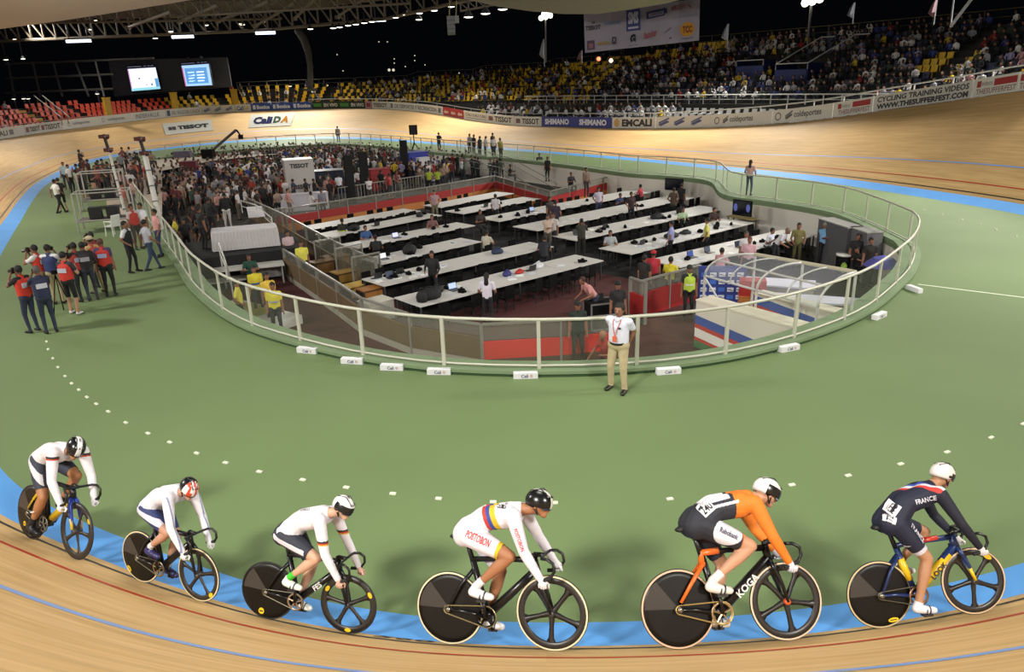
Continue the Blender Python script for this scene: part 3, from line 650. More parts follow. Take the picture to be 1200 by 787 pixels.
board(30.5, 73, 'b9b5ae', 'white board printed twice with bold black word at the left bend', [('b', '', 31.5, 35, .5, .5, '6a3a44'), ('t', 'TISSOT', 35.5, 48, .5, .5, K), ('b', '', 49.5, 53, .5, .5, '6a3a44'), ('t', 'TISSOT', 53.5, 71.5, .5, .55, K)])
board(73.5, 155, Wh, 'long white board with small faint lettering below the red seats', [('o', '', 80, 83, .5, .5, '8a8a94'), ('t', 'coldeportes', 86, 106, .5, .45, '8a8a94'), ('o', '', 120, 123, .5, .5, '8a8a94'), ('t', 'coldeportes', 127, 147, .5, .45, '8a8a94')])
board(155.5, 195, Wh, 'white board with thin capitals below the first big screen', [('t', 'INDERVALLE', 160, 187, .5, .5, '6c6f86', .01)])
board(195.5, 237, Wh, 'white board with a small dark shield and thin capitals', [('b', '', 196.5, 200, .5, .7, '4a5480'), ('t', 'DEL VALLE DEL CAUCA', 202, 235, .5, .42, '6c6f86', .01)])
board(237.5, 276, Wh, 'white board with three small brush marks left of the yellow pillar', [('s', '', 239, 247, .5, .7, '7077a0'), ('s', '', 252, 260, .5, .7, '7077a0'), ('s', '', 265, 273, .5, .7, '7077a0')])
board(276.5, 294.5, Wh, 'short white board with coloured lettering beside the blue boards', [('t', 'Cali', 278, 286, .5, .6, '3a4a8c'), ('t', 'DA', 286.5, 292, .5, .5, 'b9a03a')])
for q, (a, b_) in enumerate([(295, 318), (318.5, 342), (342.5, 366)]):
    board(a, b_, '2c4a9c', 'blue board with white word, %s of the three in the far bend' % ('left', 'middle', 'right')[q], [('b', '', a + 2, a + 5, .5, .55, 'd8dae6'), ('t', 'Bonice', a + 6.5, b_ - 1.5, .5, .55, 'e0e2ec', .05)])
board(366.5, 397, '1d2a1c', 'dark green board with white words right of the blue boards', [('b', '', 368, 377, .5, .45, '3d8a35'), ('t', 'EN VIVO', 380, 396, .5, .5, 'cfd2cc')])
board(397.5, 428, '202b20', 'second dark green board with white words', [('b', '', 399, 409, .5, .45, '3d8a35'), ('t', 'EN VIVO', 412, 427, .5, .5, 'cfd2cc')])
board(428.5, 436, 'a07c86', 'small pink printed board beside the dark green ones', [('b', '', 430, 434.5, .5, .5, '7a3040')])
board(436.5, 456.5, 'c0bcb6', 'white board with bold black word past the dark green boards', [('t', 'TISSOT', 438, 454, .5, .55, K)])
board(457, 519, Wh, 'long white board with a line of grey capitals on the far straight', [('b', '', 458, 461, .5, .6, '6a6a72'), ('t', 'DE DEPORTES Y RECREACION', 463, 512, .5, .5, '5f616a', .02), ('b', '', 514, 517, .5, .6, '6a6a72')])
board(519.5, 543.5, 'a82a26', 'red board with small white words on the far straight', [('t', 'claro', 521, 526, .5, .4, 'e6dcd6'), ('t', 'claro', 529, 534, .5, .4, 'e6dcd6'), ('t', 'claro', 537, 542, .5, .4, 'e6dcd6')])
board(544, 571, Wh, 'white board with two rows of small capitals right of the red board', [('t', 'CALI CALI CALI', 546, 570, .6, .32, '50525c', .02), ('b', '', 546, 570, .25, .08, '90929c')])
board(571.5, 603, Wh, 'white board with bold black word, left of two alike beside the blue one', [('b', '', 573, 578, .5, .5, '6a4a50'), ('t', 'TISSOT', 580, 600, .5, .6, K)])
board(603.5, 634.5, Wh, 'white board with bold black word touching the blue board', [('b', '', 605, 610, .5, .5, '6a4a50'), ('t', 'TISSOT', 612, 632, .5, .6, K)])
board(635, 717, '2b3382', 'blue board with two white bold words on the back straight', [('t', 'SHIMANO', 639, 667, .5, .6, 'd6d8e6', .05), ('t', 'SHIMANO', 679, 711, .5, .6, 'd6d8e6', .05)])
board(717.5, 768, Wh, 'white board with gold flame mark and large black word', [('o', '', 720, 726, .5, .75, 'b98324'), ('b', '', 721.5, 724.5, .5, .4, 'c89a30'), ('t', 'EMCALI', 729, 764, .5, .68, K, .05)])
board(768.5, 832, Wh, 'white board with three slanted dark blue brush marks', [('s', '', 772, 784, .5, .8, '4c5080'), ('s', '', 790, 802, .5, .8, '4c5080'), ('s', '', 810, 822, .5, .8, '4c5080')])
board(832.5, 904, Wh, 'white board with ring emblem and lowercase word before the rail bend', [('o', '', 837, 843, .5, .6, '5b5b62'), ('s', '', 847, 853, .5, .7, '5b5b62'), ('t', 'coldeportes', 855, 882, .5, .6, '5b5b62', .02)])
board(904.5, 975, Wh, 'second white board with ring emblem and lowercase word on the bend', [('o', '', 908, 915, .5, .6, '5b5b62'), ('s', '', 920, 928, .5, .7, '5b5b62'), ('t', 'coldeportes', 930, 962, .5, .6, '5b5b62', .02)])
board(975.5, 1022, Wh, 'white board with red bar above thin capitals, left of the large text', [('b', '', 981, 985, .68, .34, '9a2430'), ('t', 'videos', 986, 995, .7, .28, '7c7478', .0), ('b', '', 998, 1019, .68, .36, '9c1f26'), ('t', 'THESUFFERFEST', 982, 1019, .27, .3, '8a5a60', .01)])
board(1022.5, 1138, 'c6c3c0', 'white board with two lines of bold dark capitals on the right bend', [('t', 'CYCLING TRAINING VIDEOS', 1027, 1134, .7, .34, '2a2a34', .03), ('t', 'WWW.THESUFFERFEST.COM', 1027, 1134, .26, .34, '2a2a34', .05)])
board(1138.5, 1192, Wh, 'white board with large red bar above thin capitals at the right edge', [('b', '', 1143, 1148, .68, .34, '9a2430'), ('t', 'videos', 1149, 1161, .7, .28, '7c7478', .0), ('b', '', 1163, 1190, .68, .36, '9c1f26'), ('t', 'THESUFFERFEST', 1143, 1190, .27, .3, '8a5a60', .01)])
board(1192.5, 1262, Wh, 'white board partly cut by the right edge of the view', [('b', '', 1194, 1199, .68, .34, '9a2430'), ('t', 'THESUFFERFEST', 1194, 1250, .27, .3, '8a5a60', .01), ('b', '', 1215, 1250, .68, .36, '9c1f26')])
# white handrail over the boards
def hrail(label, i0, i1, o, z, r, col, step=3, ps=9, base=1.0, name='handrail'):
    b = edge(i0, o, z); e = empty(name, b, label, 'handrail'); n = int(abs(i1 - i0) / step); rl = mat(col, .45, .1)
    P = [edge(i0 + (i1 - i0) * k / n, o, z) for k in range(n + 1)]; m = MB(); m.tube([p - b for p in P], r, 5); m.obj('rail', rl, e)
    m = MB(); m.tube([p - b - Vector((0, 0, base * .45)) for p in P], r * .8, 5); m.obj('mid_rail', rl, e)
    for k in range(0, n + 1, max(1, ps // step)): p = P[k] - b; MB().bar((p.x, p.y, p.z - base), (p.x, p.y, p.z), r).obj('post', rl, e)
hrail('white tubular handrail above the boards along the right bend', 128, 330, .35, 1.25, .045, 'bdbbb4', base=1.2)
hrail('pale thin handrail above the boards along the far bend', 336, 470, .35, 1.2, .03, '9a9890', ps=12)
hrail('dull handrail above the boards below the red and yellow seats', 476, 596, .35, 1.05, .02, '8f8478', ps=12)

# sheets lying on the far bank
GI = np.arange(440, 600, .5); GV = np.arange(.7, VT, .1)
GP = np.array([[px(tp(i, v))[:2] for v in GV] for i in GI])
def on_bank(x, y):
    d = np.hypot(GP[:, :, 0] - x, GP[:, :, 1] - y); k = np.unravel_index(np.argmin(d), d.shape); return GI[k[0]], GV[k[1]]
def sheet(corners, label, items):
    c = [np.array(on_bank(*p)) for p in corners]   # TL TR BR BL
    def P(u, v, l=.03): q = (c[0] * (1 - u) + c[1] * u) * v + (c[3] * (1 - u) + c[2] * u) * (1 - v); return tp(q[0], q[1], l)
    b = P(0, 0); e = empty('advertising_sheet', b, label, 'banner'); m = MB(); n = 36; q = 9
    m.add([P(k / n, j / (q - 1), l) - b for l in (.01, .05) for k in range(n + 1) for j in range(q)], [((n + 1) * q + k * q + j, (n + 1) * q + k * q + j + 1, (n + 1) * q + (k + 1) * q + j + 1, (n + 1) * q + (k + 1) * q + j)[::-1] for k in range(n) for j in range(q - 1)] + [(k * q + e_, (k + 1) * q + e_, (n + 1) * q + (k + 1) * q + e_, (n + 1) * q + k * q + e_) for k in range(n) for e_ in (0, q - 1)])
    m.obj('panel', mat('b4b2a8', .9, spec=.05), e)
    for s, u0, u1, vc, vh, col in items:
        m = MB(); v, f, w = text_geo(s, 1.0, .06) if s else (None, None, None)
        if s: m.add([P(u0 + (u1 - u0) * p / w, vc + vh * q, .08) - b for p, q in v], f); m.obj('lettering', mat(col, .9, spec=.05), e)
        else: m.quad(*[P(u, v_, .07) - b for u, v_ in ((u0, vc - vh / 2), (u1, vc - vh / 2), (u1, vc + vh / 2), (u0, vc + vh / 2))]); m.obj('printed_patch', mat(col, .9, spec=.05), e)
sheet([(190, 145.5), (248.5, 140), (250.5, 153), (194, 158.5)], 'white sheet with bold dark capitals lying on the far left bank', [('', .11, .19, .5, .3, '4a4448'), ('', .2, .28, .5, .3, '4a4448'), ('TISSOT', .32, .93, .5, .36, '3a3a3e')])
sheet([(294, 135), (347, 132), (341, 147.5), (291, 150.5)], 'white sheet with blue grey word and coloured letters on the far bank', [('Cali', .1, .54, .5, .55, '1c2044'), ('D', .57, .73, .5, .5, '33443a'), ('A', .74, .91, .5, .5, '946006')])

# ------------------------------------------------------------------ stands
def XR(x, tab): return float(np.interp(x, [t[0] for t in tab], [t[1] for t in tab]))
ROWS = [(-80, 7), (20, 7), (70, 5), (130, 5), (210, 4), (281, 4), (283, 6), (400, 6), (500, 8), (600, 10), (690, 12), (1300, 12)]
D0 = [(-80, .9), (470, .9), (560, 6), (1300, 6)]
PD, RS = .8, .42
def stand_pt(i, k, dd=0.0, dz=0.0):
    x = ix(i); E = edge(i, 0); d0 = XR(x, D0); z0 = E.z + .1 if x < 300 else (3.5 if x > 420 else (E.z + .1) * (420 - x) / 120 + 3.5 * (x - 300) / 120)
    p = edge(i, d0 + PD * k + dd); return Vector((p.x, p.y, z0 + RS * k + dz))
IS = np.arange(130, 612, 3.0); XS = [ix(i) for i in IS]; NR = [int(XR(x, ROWS)) for x in XS]
mb = MB()
for k in range(13):
    for q in range(len(IS) - 1):
        if k < NR[q] and k < NR[q + 1]:
            a, b = stand_pt(IS[q], k, -.4), stand_pt(IS[q + 1], k, -.4); c, d = stand_pt(IS[q], k, .4), stand_pt(IS[q + 1], k, .4)
            up = Vector((0, 0, -RS if k else -2.0)); mb.quad(a, b, d, c); mb.quad(a + up, b + up, b, a)
struct('grandstand', mb, mat('33322f', .85, noise=.15, nscale=.8))
mb = MB()
for q in range(len(IS) - 1):   # back wall and concourse
    k = min(NR[q], NR[q + 1]); a, b = stand_pt(IS[q], k, -.4), stand_pt(IS[q + 1], k, -.4); mb.quad(a, b, b + Vector((0, 0, -4)), a + Vector((0, 0, -4)))
    if XS[q] > 470:
        z = 2.1; a, b = edge(IS[q], .5), edge(IS[q + 1], .5); c, d = stand_pt(IS[q], 0, -.4), stand_pt(IS[q + 1], 0, -.4)
        for v in (a, b, c, d): v.z = min(z, 9)
        mb.quad(a, b, d, c)
struct('concourse', mb, mat('2a2927', .85))
seat_c = {'r': 'd8481c', 'y': 'd8b01c', 'b': '171c3c', 'w': 'c9c9c9'}
def seat_mesh(col):
    m = MB(); m.box((0, 0, .40), (.45, .40, .05)); m.box((0, -.19, .60), (.45, .05, .44), M=Matrix.Rotation(.15, 3, 'X')); m.box((0, -.02, .19), (.06, .06, .38)); return m.mesh('seat', mat(col, .45))
SEAT = {k: seat_mesh(v) for k, v in seat_c.items()}
def sit_geo(lean=0.0, arms=0):
    m = MB(); M_ = lambda y, z: (0, y + lean * (z - .45), z)
    m.tube([M_(-.05, .42), M_(-.06, .7), M_(-.02, .93), M_(0, 1.0)], [.15, .17, .17, .07], 7, 0, sq=.7, up=(1, 0, 0))
    for s in (-1, 1):
        m.tube([(s * .09, -.05, .48), (s * .11, .36, .5), (s * .11, .42, .08)], [.085, .07, .05], 5, 1)
        if arms: m.tube([(s * .19, 0 + lean * .4, .92), (s * .26, .12, 1.05), (s * .12, .2, 1.22)], [.055, .045, .035], 5, 0)
        else: m.tube([(s * .19, 0 + lean * .4, .92), (s * .25, .06, .68), (s * .12, .28, .6)], [.055, .045, .035], 5, 0)
    m.ball((0, .04 + lean * .7, 1.14), .105, 7, 5, 2, sc=(.85, 1, 1.2)); m.ball((0, .02 + lean * .7, 1.18), .11, 7, 4, 3, sc=(.9, 1, 1)); return m
SITG = [sit_geo(0), sit_geo(.25), sit_geo(-.05, 1)]
TOPC = ['c9c6c4', '9c9ba0', '16161a', 'c7a82a', '8c2420', '33407c', '25272f', '8d86a8', '3f4a3a', 'b48a8a', 'e0dedc', '1f2a1f']
TOPN = ['white', 'grey', 'black', 'yellow', 'red', 'blue', 'dark', 'lilac', 'olive', 'pink', 'bright white', 'dark green']
SKN = ['8a5f46', '6f4a36', 'a27458']
PAL = [mat(c, .8) for c in TOPC] + [mat(c, .7) for c in SKN] + [mat('14100f', .8)] + [mat('22252e', .8)]
NT = len(TOPC)
sit_me = {}
def spectator_mesh(g, t, s):
    if (g, t, s) not in sit_me: sit_me[(g, t, s)] = SITG[g].mesh('person', [PAL[t], PAL[NT + 4], PAL[NT + s], PAL[NT + 3]], True)
    return sit_me[(g, t, s)]
def stand_geo(arm):
    m = MB(); m.tube([(0, 0, .85), (0, 0, 1.1), (0, 0, 1.38), (0, 0, 1.46)], [.15, .15, .19, .07], 7, 0, sq=.62, up=(1, 0, 0))
    for s in (-1, 1):
        m.tube([(s * .09, 0, .9), (s * .11, .02, .5), (s * .13, s * .05, .03)], [.09, .065, .05], 5, 1)
        m.tube([(s * .21, 0, 1.38), (s * .27, .02, 1.12), (s * .2, .1 + arm, .95 + arm)], [.055, .045, .035], 5, 0)
    m.ball((0, .01, 1.59), .1, 7, 5, 2, sc=(.85, 1, 1.2)); m.ball((0, -.01, 1.63), .105, 7, 4, 3, sc=(.9, 1, 1)); return m
STG = [stand_geo(0), stand_geo(.12)]
rs = random.Random(11)
spots = []
for k in range(12):
    i = 134.0
    while i < 606:
        x = ix(i)
        if k < int(XR(x, ROWS)) and -15 < x < 1215:
            p = stand_pt(i, k, .1); s_ = px(p)
            aisle = (int(i / 26.0) != int((i + 2.2) / 26.0)) or (64 < x < 76)
            if not aisle and s_[1] > -5: spots.append((s_[2], i, k, p, x))
        i += .52 / DU
spots.sort(key=lambda t: -t[0])
def facing(i): a = edge(i, 0); b = edge(i, -1); return math.atan2((b - a).y, (b - a).x) - math.pi / 2
seats_stuff = MB(); ppl = MB(); ns = npp = 0
SG = {k: SEAT[k] for k in SEAT}
seat_geo = {}
for key in 'ryb': 
    m = MB(); m.box((0, 0, .40), (.45, .40, .05)); m.box((0, -.19, .60), (.45, .05, .44), M=Matrix.Rotation(.15, 3, 'X')); seat_geo[key] = m
sidx = {'r': 0, 'y': 1, 'b': 2}
def put(dst, g, p, rz, mi):
    c, s = math.cos(rz), math.sin(rz); o = len(dst.v)
    dst.v += [(p.x + c * x - s * y, p.y + s * x + c * y, p.z + z) for x, y, z in g.v]
    dst.f += [tuple(a + o for a in f) for f in g.f]; dst.m += [mi] * len(g.f) if isinstance(mi, int) else [mi[q] for q in g.m]
def keep(v):   # faces clear of the vomitories
    return not any(a < v[0] < b and k0 <= v[1] < k1 for a, b, k0, k1 in [(778, 810, 4, 8), (825, 862, 3, 8), (1090, 1136, 3, 8), (1170, 1215, 3, 8)])
for s_, i, k, p, x in spots:
    if not keep((x, k)): continue
    yel_patch = (640 < x < 730 and k > 8) or (960 < x < 1010 and 4 <= k <= 6) or (1068 < x < 1090 and 2 <= k <= 7)
    colr = 'r' if x < 209 else ('y' if x < 640 or yel_patch else 'b')
    rz = facing(i)
    occ = .03 if x < 209 else .07 if x < 281 else .36 if x < 400 else .55 if x < 640 else (.25 if yel_patch else .80)
    if 550 < x < 640 and k > 5: occ = .35
    person = rs.random() < occ
    if colr != 'b' or not person:
        if ns < 300 and colr in 'ry' or (colr == 'b' and ns < 60):
            o = link('seat', SEAT[colr]); o.location = p; o.rotation_euler.z = rz; ns += 1
            tag(o, {'r': 'orange red plastic seat in the left hand stand', 'y': 'yellow plastic seat on the terraces', 'b': 'dark blue seat among the right hand spectators'}[colr], 'seat', {'r': 'red plastic seats in the left stand', 'y': 'yellow plastic seats in the stands', 'b': 'dark blue seats in the right stand'}[colr])
        else: put(seats_stuff, seat_geo[colr], p, rz, sidx[colr])
    if person:
        w = [3, 3, 6, 3 if x < 650 else 1.2, 1, 2, 7, 1, 1.5, 1, 2 if x < 900 else 3.5, 2]; t = rs.choices(range(NT), w)[0]; sk = rs.randrange(3); g = rs.choices([0, 1, 2], [6, 4, .6])[0]
        pp = p + Vector((rs.uniform(-.05, .05), rs.uniform(-.05, .05), .0)); r2 = rz + rs.uniform(-.4, .4)
        if False:
            o = link('person', spectator_mesh(g, t, sk)); o.location = pp; o.rotation_euler.z = r2; npp += 1
            side = 'right hand stand' if x > 640 else 'far stand' if x > 281 else 'left stand'
            tag(o, 'seated spectator in a %s top in the %s' % (TOPN[t], side), 'person', 'spectators in %s tops in the %s' % (TOPN[t], side))
        else: put(ppl, SITG[g], pp, r2, [t, NT + 4, NT + sk, NT + 3])
o = seats_stuff.obj('seats', [mat(seat_c[c], .45) for c in 'ryb']); tag(o, 'rows of yellow, red and dark blue plastic seats filling the terraces', 'seats', kind='stuff')
SPECT = ppl; o = ppl.obj('spectators', PAL); tag(o, 'dense crowd of small distant spectators on the terraces', 'spectators', kind='stuff')
print('seats', ns, 'people', npp, 'spots', len(spots))
# concourse guests on white chairs behind the boards
guests = MB()
for r_ in range(2):
    i = xi(1040); i1 = xi(545)
    while i < i1:
        x = ix(i); p = edge(i, 1.6 + r_ * 1.5); p.z = 2.1 + r_ * .35
        if x < 770 or rs.random() < .25:
            if rs.random() < (.8 if x < 770 else .15):
                t = rs.choices(range(NT), [6, 4, 4, 1, 1, 1, 2, 1, .5, .5, 5, .5])[0]; put(guests, SITG[rs.randrange(2)], p, facing(i) + rs.uniform(-.3, .3), [t, NT + 4, NT + rs.randrange(3), NT + 3])
        if x > 690 or rs.random() < .5:
            o = link('chair', SEAT['w']); o.location = p + Vector((0, 0, 0)); o.rotation_euler.z = facing(i); tag(o, 'white chair on the concourse behind the perimeter boards', 'chair', 'white chairs on the concourse')
        i += .75 / DU
hrail('white railing along the front of the right hand terraces', xi(1045), xi(560), 5.2, 2.95 + 0, .05, 'c2c0b8', ps=9, base=1.0) if False else None
o = guests.obj('guests', PAL); tag(o, 'small seated guests behind the perimeter boards on the back straight', 'spectators', kind='stuff')
def stand_rail(label, x0, x1, k, dz, r, col, ps=3, step=3.0, dd=-.5, h=1.0, top=False):
    i0, i1 = xi(x0), xi(x1); n = max(2, int(abs(i1 - i0) / step))
    P = []
    for q in range(n + 1):
        i = i0 + (i1 - i0) * q / n; kk_ = int(XR(ix(i), ROWS)) if top else k; P.append(stand_pt(i, kk_, dd, dz))
    b = P[0]; e = empty('railing', b, label, 'railing'); rl = mat(col, .5, .1)
    m = MB(); m.tube([p - b for p in P], r, 5); m.obj('rail', rl, e); m = MB(); m.tube([p - b - Vector((0, 0, h * .5)) for p in P], r * .7, 5); m.obj('mid_rail', rl, e)
    for q in range(0, n + 1, ps): p = P[q] - b; MB().bar((p.x, p.y, p.z - h), (p.x, p.y, p.z), r).obj('post', rl, e)
stand_rail('white railing along the front of the right hand terraces', 1045, 570, 0, .75, .05, 'c6c4bc', ps=2, h=.75)
stand_rail('dull yellow railing along the top of the right hand terraces', 1190, 640, 12, 1.0, .035, '5c5232', dd=-.3, h=1.0)
stand_rail('thin railing along the top of the far terraces', 620, 290, 6, 1.0, .03, '5a5648', dd=-.3, top=True)
# yellow stair pillars
for x, lab in [(132.5, 'yellow pillar below the left edge of the screen wall'), (209, 'yellow pillar between the red and the yellow seats'), (278, 'yellow pillar at the right end of the yellow seats')]:
    i = xi(x); b = stand_pt(i, 0, -.45, -.1); e = empty('pillar', b, lab, 'pillar', None, facing(i)); MB().box((0, 0, 1.35), (.75, .35, 2.7)).obj('shaft', mat('b8901a', .5), e); MB().box((0, 0, 2.74), (.85, .45, .08)).obj('cap', mat('c49c24', .5), e)
# left aisle handrails
for (a, b, lab) in [((40, 112), (75, 140), 'pale sloping handrail of the left stairway, left side'), ((50, 112), (82, 138), 'pale sloping handrail of the left stairway, right side')]:
    d0, d1 = 79, 72; p, q = deep(a[0], a[1], d0), deep(b[0], b[1], d1); e = empty('handrail', p, lab, 'handrail')
    MB().bar((0, 0, 0), q - p, .05).obj('rail', mat('6a675f', .5), e)
    for t in (.1, .5, .9): c = (q - p) * t; MB().bar(c, c - Vector((0, 0, .8)), .04).obj('post', mat('6a675f', .5), e)
p = stand_pt(xi(70), 0, 0, .02); e = empty('stair', p, 'yellow edged stairway between the red seat blocks', 'stairs', None, facing(xi(70)))
for k in range(5): MB().box((0, -k * PD, k * RS + .12), (1.1, .8, .24)).obj('step', mat('a98622', .6), e)
# blue vomitories with white stair rails
for (x0, x1, k0, lab, rl) in [(781, 808, 4, 'blue stairwell box in the right stand, leftmost', 0), (827, 860, 3, 'blue stairwell box with tall sloping white rails', 1), (1091, 1135, 3, 'blue stairwell box in the middle right of the stand', 0), (1172, 1225, 3, 'blue stairwell box at the right edge of the view', 1)]:
    i0, i1 = xi(x0), xi(x1); a, b = stand_pt(i0, k0, -.4, 0), stand_pt(i1, k0, -.4, 0); c = (a + b) / 2; d = (b - a); L = d.length; rz = math.atan2(d.y, d.x); e = empty('stairwell', c, lab, 'stairwell', None, rz)
    MB().box((0, 0, .55), (L, .12, 1.5)).obj('front_panel', mat('1d2c66', .6), e)
    for s in (-1, 1): MB().box((s * L / 2, 1.3, .8), (.12, 2.6, 1.9)).obj('side_panel', mat('1a2658', .6), e)
    MB().box((0, 1.4, .1), (L - .2, 2.4, .3)).obj('landing', mat('15151a', .8), e)
    w = mat('b9b8b2', .45); m = MB(); m.tube([(-L / 2, 0, 1.3), (-L / 2, 0, 1.75), (L / 2, 0, 1.75), (L / 2, 0, 1.3)], .045, 6); m.obj('rail', w, e)
    if rl:
        for s in (-1, 1): m = MB(); m.tube([(s * L / 2, 0, 1.75), (s * L / 2 + 1.6, 3.2, 3.7), (s * L / 2 + 2.6, 3.6, 3.7)], .05, 6); m.obj('stair_rail', w, e)
# dark screen wall with two screens
def panel(name, label, cat, q, D, th, col, emit=0):
    P = [deep(x, y, d) for (x, y), d in zip(q, D)]; b = P[3]; e = empty(name, b, label, cat); m = MB(); m.slab(P[3] - b, P[2] - b, P[1] - b, P[0] - b, -th); m.obj('panel', mat(col, .6), e); return e, P
e, P = panel('screen_wall', 'big dark grey wall panel carrying the two bright screens', 'wall panel', [(127, 70.6), (266, 67), (271.5, 100.3), (134, 113)], [92, 94, 94, 92], .4, '5a5a60')
def vidscreen(q, label, base, bits):
    Pq = [deep(x, y, 91.2) for x, y in q]; b = Pq[3]; e = empty('video_screen', b, label, 'screen')
    f = lambda u, v, o=0.: ((Pq[3] * (1 - u) + Pq[2] * u) * (1 - v) + (Pq[0] * (1 - u) + Pq[1] * u) * v) - b + Vector((0, -o, 0))
    m = MB(); m.slab(f(-.02, -.02), f(1.02, -.02), f(1.02, 1.02), f(-.02, 1.02), -.3); m.obj('housing', mat('15151a', .5), e)
    m = MB(); m.quad(f(0, 0, .04), f(1, 0, .04), f(1, 1, .04), f(0, 1, .04)); m.obj('display', mat(base, .4, emit=4.2), e)
    for u0, v0, u1, v1, c, em in bits: m = MB(); m.quad(f(u0, v0, .08), f(u1, v0, .08), f(u1, v1, .08), f(u0, v1, .08)); m.obj('picture_area', mat(c, .4, emit=em), e)
    m = MB(); m.slab(f(-.03, 1.04, .05), f(1, 1.04, .05), f(1, 1.15, .05), f(-.03, 1.15, .05), .1); m.obj('header_box', mat('17141c', .5), e)
    m = MB(); [m.quad(f(u, 1.07, .2), f(u + w_, 1.07, .2), f(u + w_, 1.11, .2), f(u, 1.11, .2)) for u, w_ in ((.02, .5), (.6, .1), (.75, .08), (.86, .1))]; m.obj('header_lettering', mat('8f8fb0', .4, emit=1.0), e)
    for u in (.3, .75): m = MB(); m.ball(f(u, 1.32), .22, 8, 5); m.bar(f(u, 1.15), f(u, 1.3), .06); m.obj('beacon', mat('3c3c44', .5), e)
vidscreen([(149.7, 81), (182.3, 79), (188, 104), (155, 106.7)], 'bright white screen showing a pale track, left of two', 'e9eefa', [(.0, 0, 1, .12, '8fd0e0', 4), (.88, .1, 1, .5, '5f9fd0', 3.5), (.32, .5, .38, .58, '9a98b0', 2), (.55, .2, .58, .26, '505070', 1), (.72, .18, .78, .28, '7090c0', 2), (0, .0, .04, 1, 'd7a6dc', 3)])
vidscreen([(212.8, 77), (244.6, 74.8), (248.9, 99.6), (217.7, 101)], 'bright blue screen showing a results table, right of two', '9fc4ec', [(.08, .1, .9, .86, '5f9ad6', 3.5), (.18, .62, .42, .68, 'e6eefa', 4), (.5, .62, .78, .68, 'e6eefa', 4), (.18, .48, .42, .54, 'e6eefa', 4), (.5, .48, .78, .54, 'e6eefa', 4), (.18, .34, .4, .4, 'e6eefa', 4), (.5, .34, .78, .4, 'e6eefa', 4), (.18, .2, .4, .26, 'e6eefa', 4), (.5, .2, .74, .26, 'e6eefa', 4), (0, .0, .05, .9, 'd88ab8', 3)])

# hanging sponsor banner
def banner():
    q = [(684, 16.7), (820, -2), (818.7, 47.5), (685.6, 61.9)]; Pq = [deep(x, y, d) for (x, y), d in zip(q, (46, 43, 43, 46))]; b = Pq[3]
    e = empty('hanging_banner', b, 'large white sponsor banner hanging above the right hand stand', 'banner')
    f = lambda u, v, o=0.: ((Pq[3] * (1 - u) + Pq[2] * u) * (1 - v) + (Pq[0] * (1 - u) + Pq[1] * u) * v) - b + Vector((0, -o, 0))
    m = MB(); n = 12; m.add([f(k / n, j, .05 * math.sin(k * 1.7) + d) for d in (0, .03) for k in range(n + 1) for j in (0, 1)], [(26 + 2 * k, 26 + 2 * k + 2, 26 + 2 * k + 3, 26 + 2 * k + 1) for k in range(n)] + [(2 * k, 2 * k + 1, 2 * k + 3, 2 * k + 2) for k in range(n)]); m.obj('cloth', mat('8b8490', .8), e)
    def tx(s, u0, u1, vc, h, col, bold=.03, sh=0, tilt=0):
        m = MB(); v, t, w = text_geo(s, 1, bold, sh); m.add([f(u0 + (u1 - u0) * p / w, vc + h * qq + tilt * p / w, .12) for p, qq in v], t); m.obj('lettering', mat(col, .6), e)
    def bx(u0, v0, u1, v1, col, sk=0, o=.1):
        m = MB(); m.quad(f(u0, v0, o), f(u1, v0 + sk, o), f(u1, v1 + sk, o), f(u0, v1, o)); m.obj('printed_patch', mat(col, .6), e)
    tx('TISSOT', .01, .15, .62, .12, '2b2630'); bx(.07, .72, .1, .78, '5c5460'); tx('SHIMANO', .18, .33, .68, .09, '55708c', .02, .2)
    bx(.38, .42, .5, .97, '343a6c'); tx('SMS', .395, .485, .74, .3, 'a6a2b4', .05); bx(.395, .47, .485, .52, 'a6a2b4', o=.13)
    bx(.555, .66, .71, .84, '2b2f5a', .04); bx(.575, .7, .70, .79, '8b8490', .03, .12); tx('SANTINI', .585, .69, .75, .07, '2b2f5a', .02, .2, .03); bx(.7, .78, .73, .9, '2b2f5a', -.05)
    tx('ARGON', .76, .88, .84, .12, '8c4040', .02, .2, .02); bx(.9, .86, .93, .9, '8c4040', -.07); tx('mavic servicio', .77, .97, .63, .05, '6c7c94', .0)
    bx(.02, .06, .09, .3, '45384c'); bx(.035, .1, .075, .22, '8b5a64', o=.13); tx('MAVIC', .125, .23, .2, .07, '9a8238', .04); bx(.12, .155, .235, .165, '9a8238')
    bx(.25, .14, .285, .32, '33323c'); bx(.262, .2, .275, .28, '8b8490', o=.13); tx('G', .41, .46, .22, .24, '1e1a22', .08); tx('gatorade', .4, .48, .06, .04, '3a3640', 0)
    tx('Postobon', .53, .64, .25, .16, '8e4850', .03, .2, .08); bx(.54, .18, .63, .2, '8e4850', .05)
    for k in range(5): bx(.71 + k * .012, .26 + k * .025, .72 + k * .012, .3 + k * .025, '5c6478')
    bx(.75, .12, .77, .15, '2a2630')
    m = MB(); m.add([f(.9, .3, .1)] + [f(.9 + .06 * math.cos(a * math.pi / 10), .3 + .17 * math.sin(a * math.pi / 10), .1) for a in range(20)], [(0, 1 + k, 1 + (k + 1) % 20) for k in range(20)]); m.obj('emblem', mat('b07a1e', .6), e)
    tx('TCC', .86, .94, .3, .17, '6a3a16', .06); tx('transporte', .85, .95, .08, .05, '3a3e5c', .01)
    for u in (.02, .5, .98): MB().bar(f(u, 1), f(u, 1) + Vector((0, 0, 3.2)), .02).obj('rope', mat('77747a', .6), e)
banner()

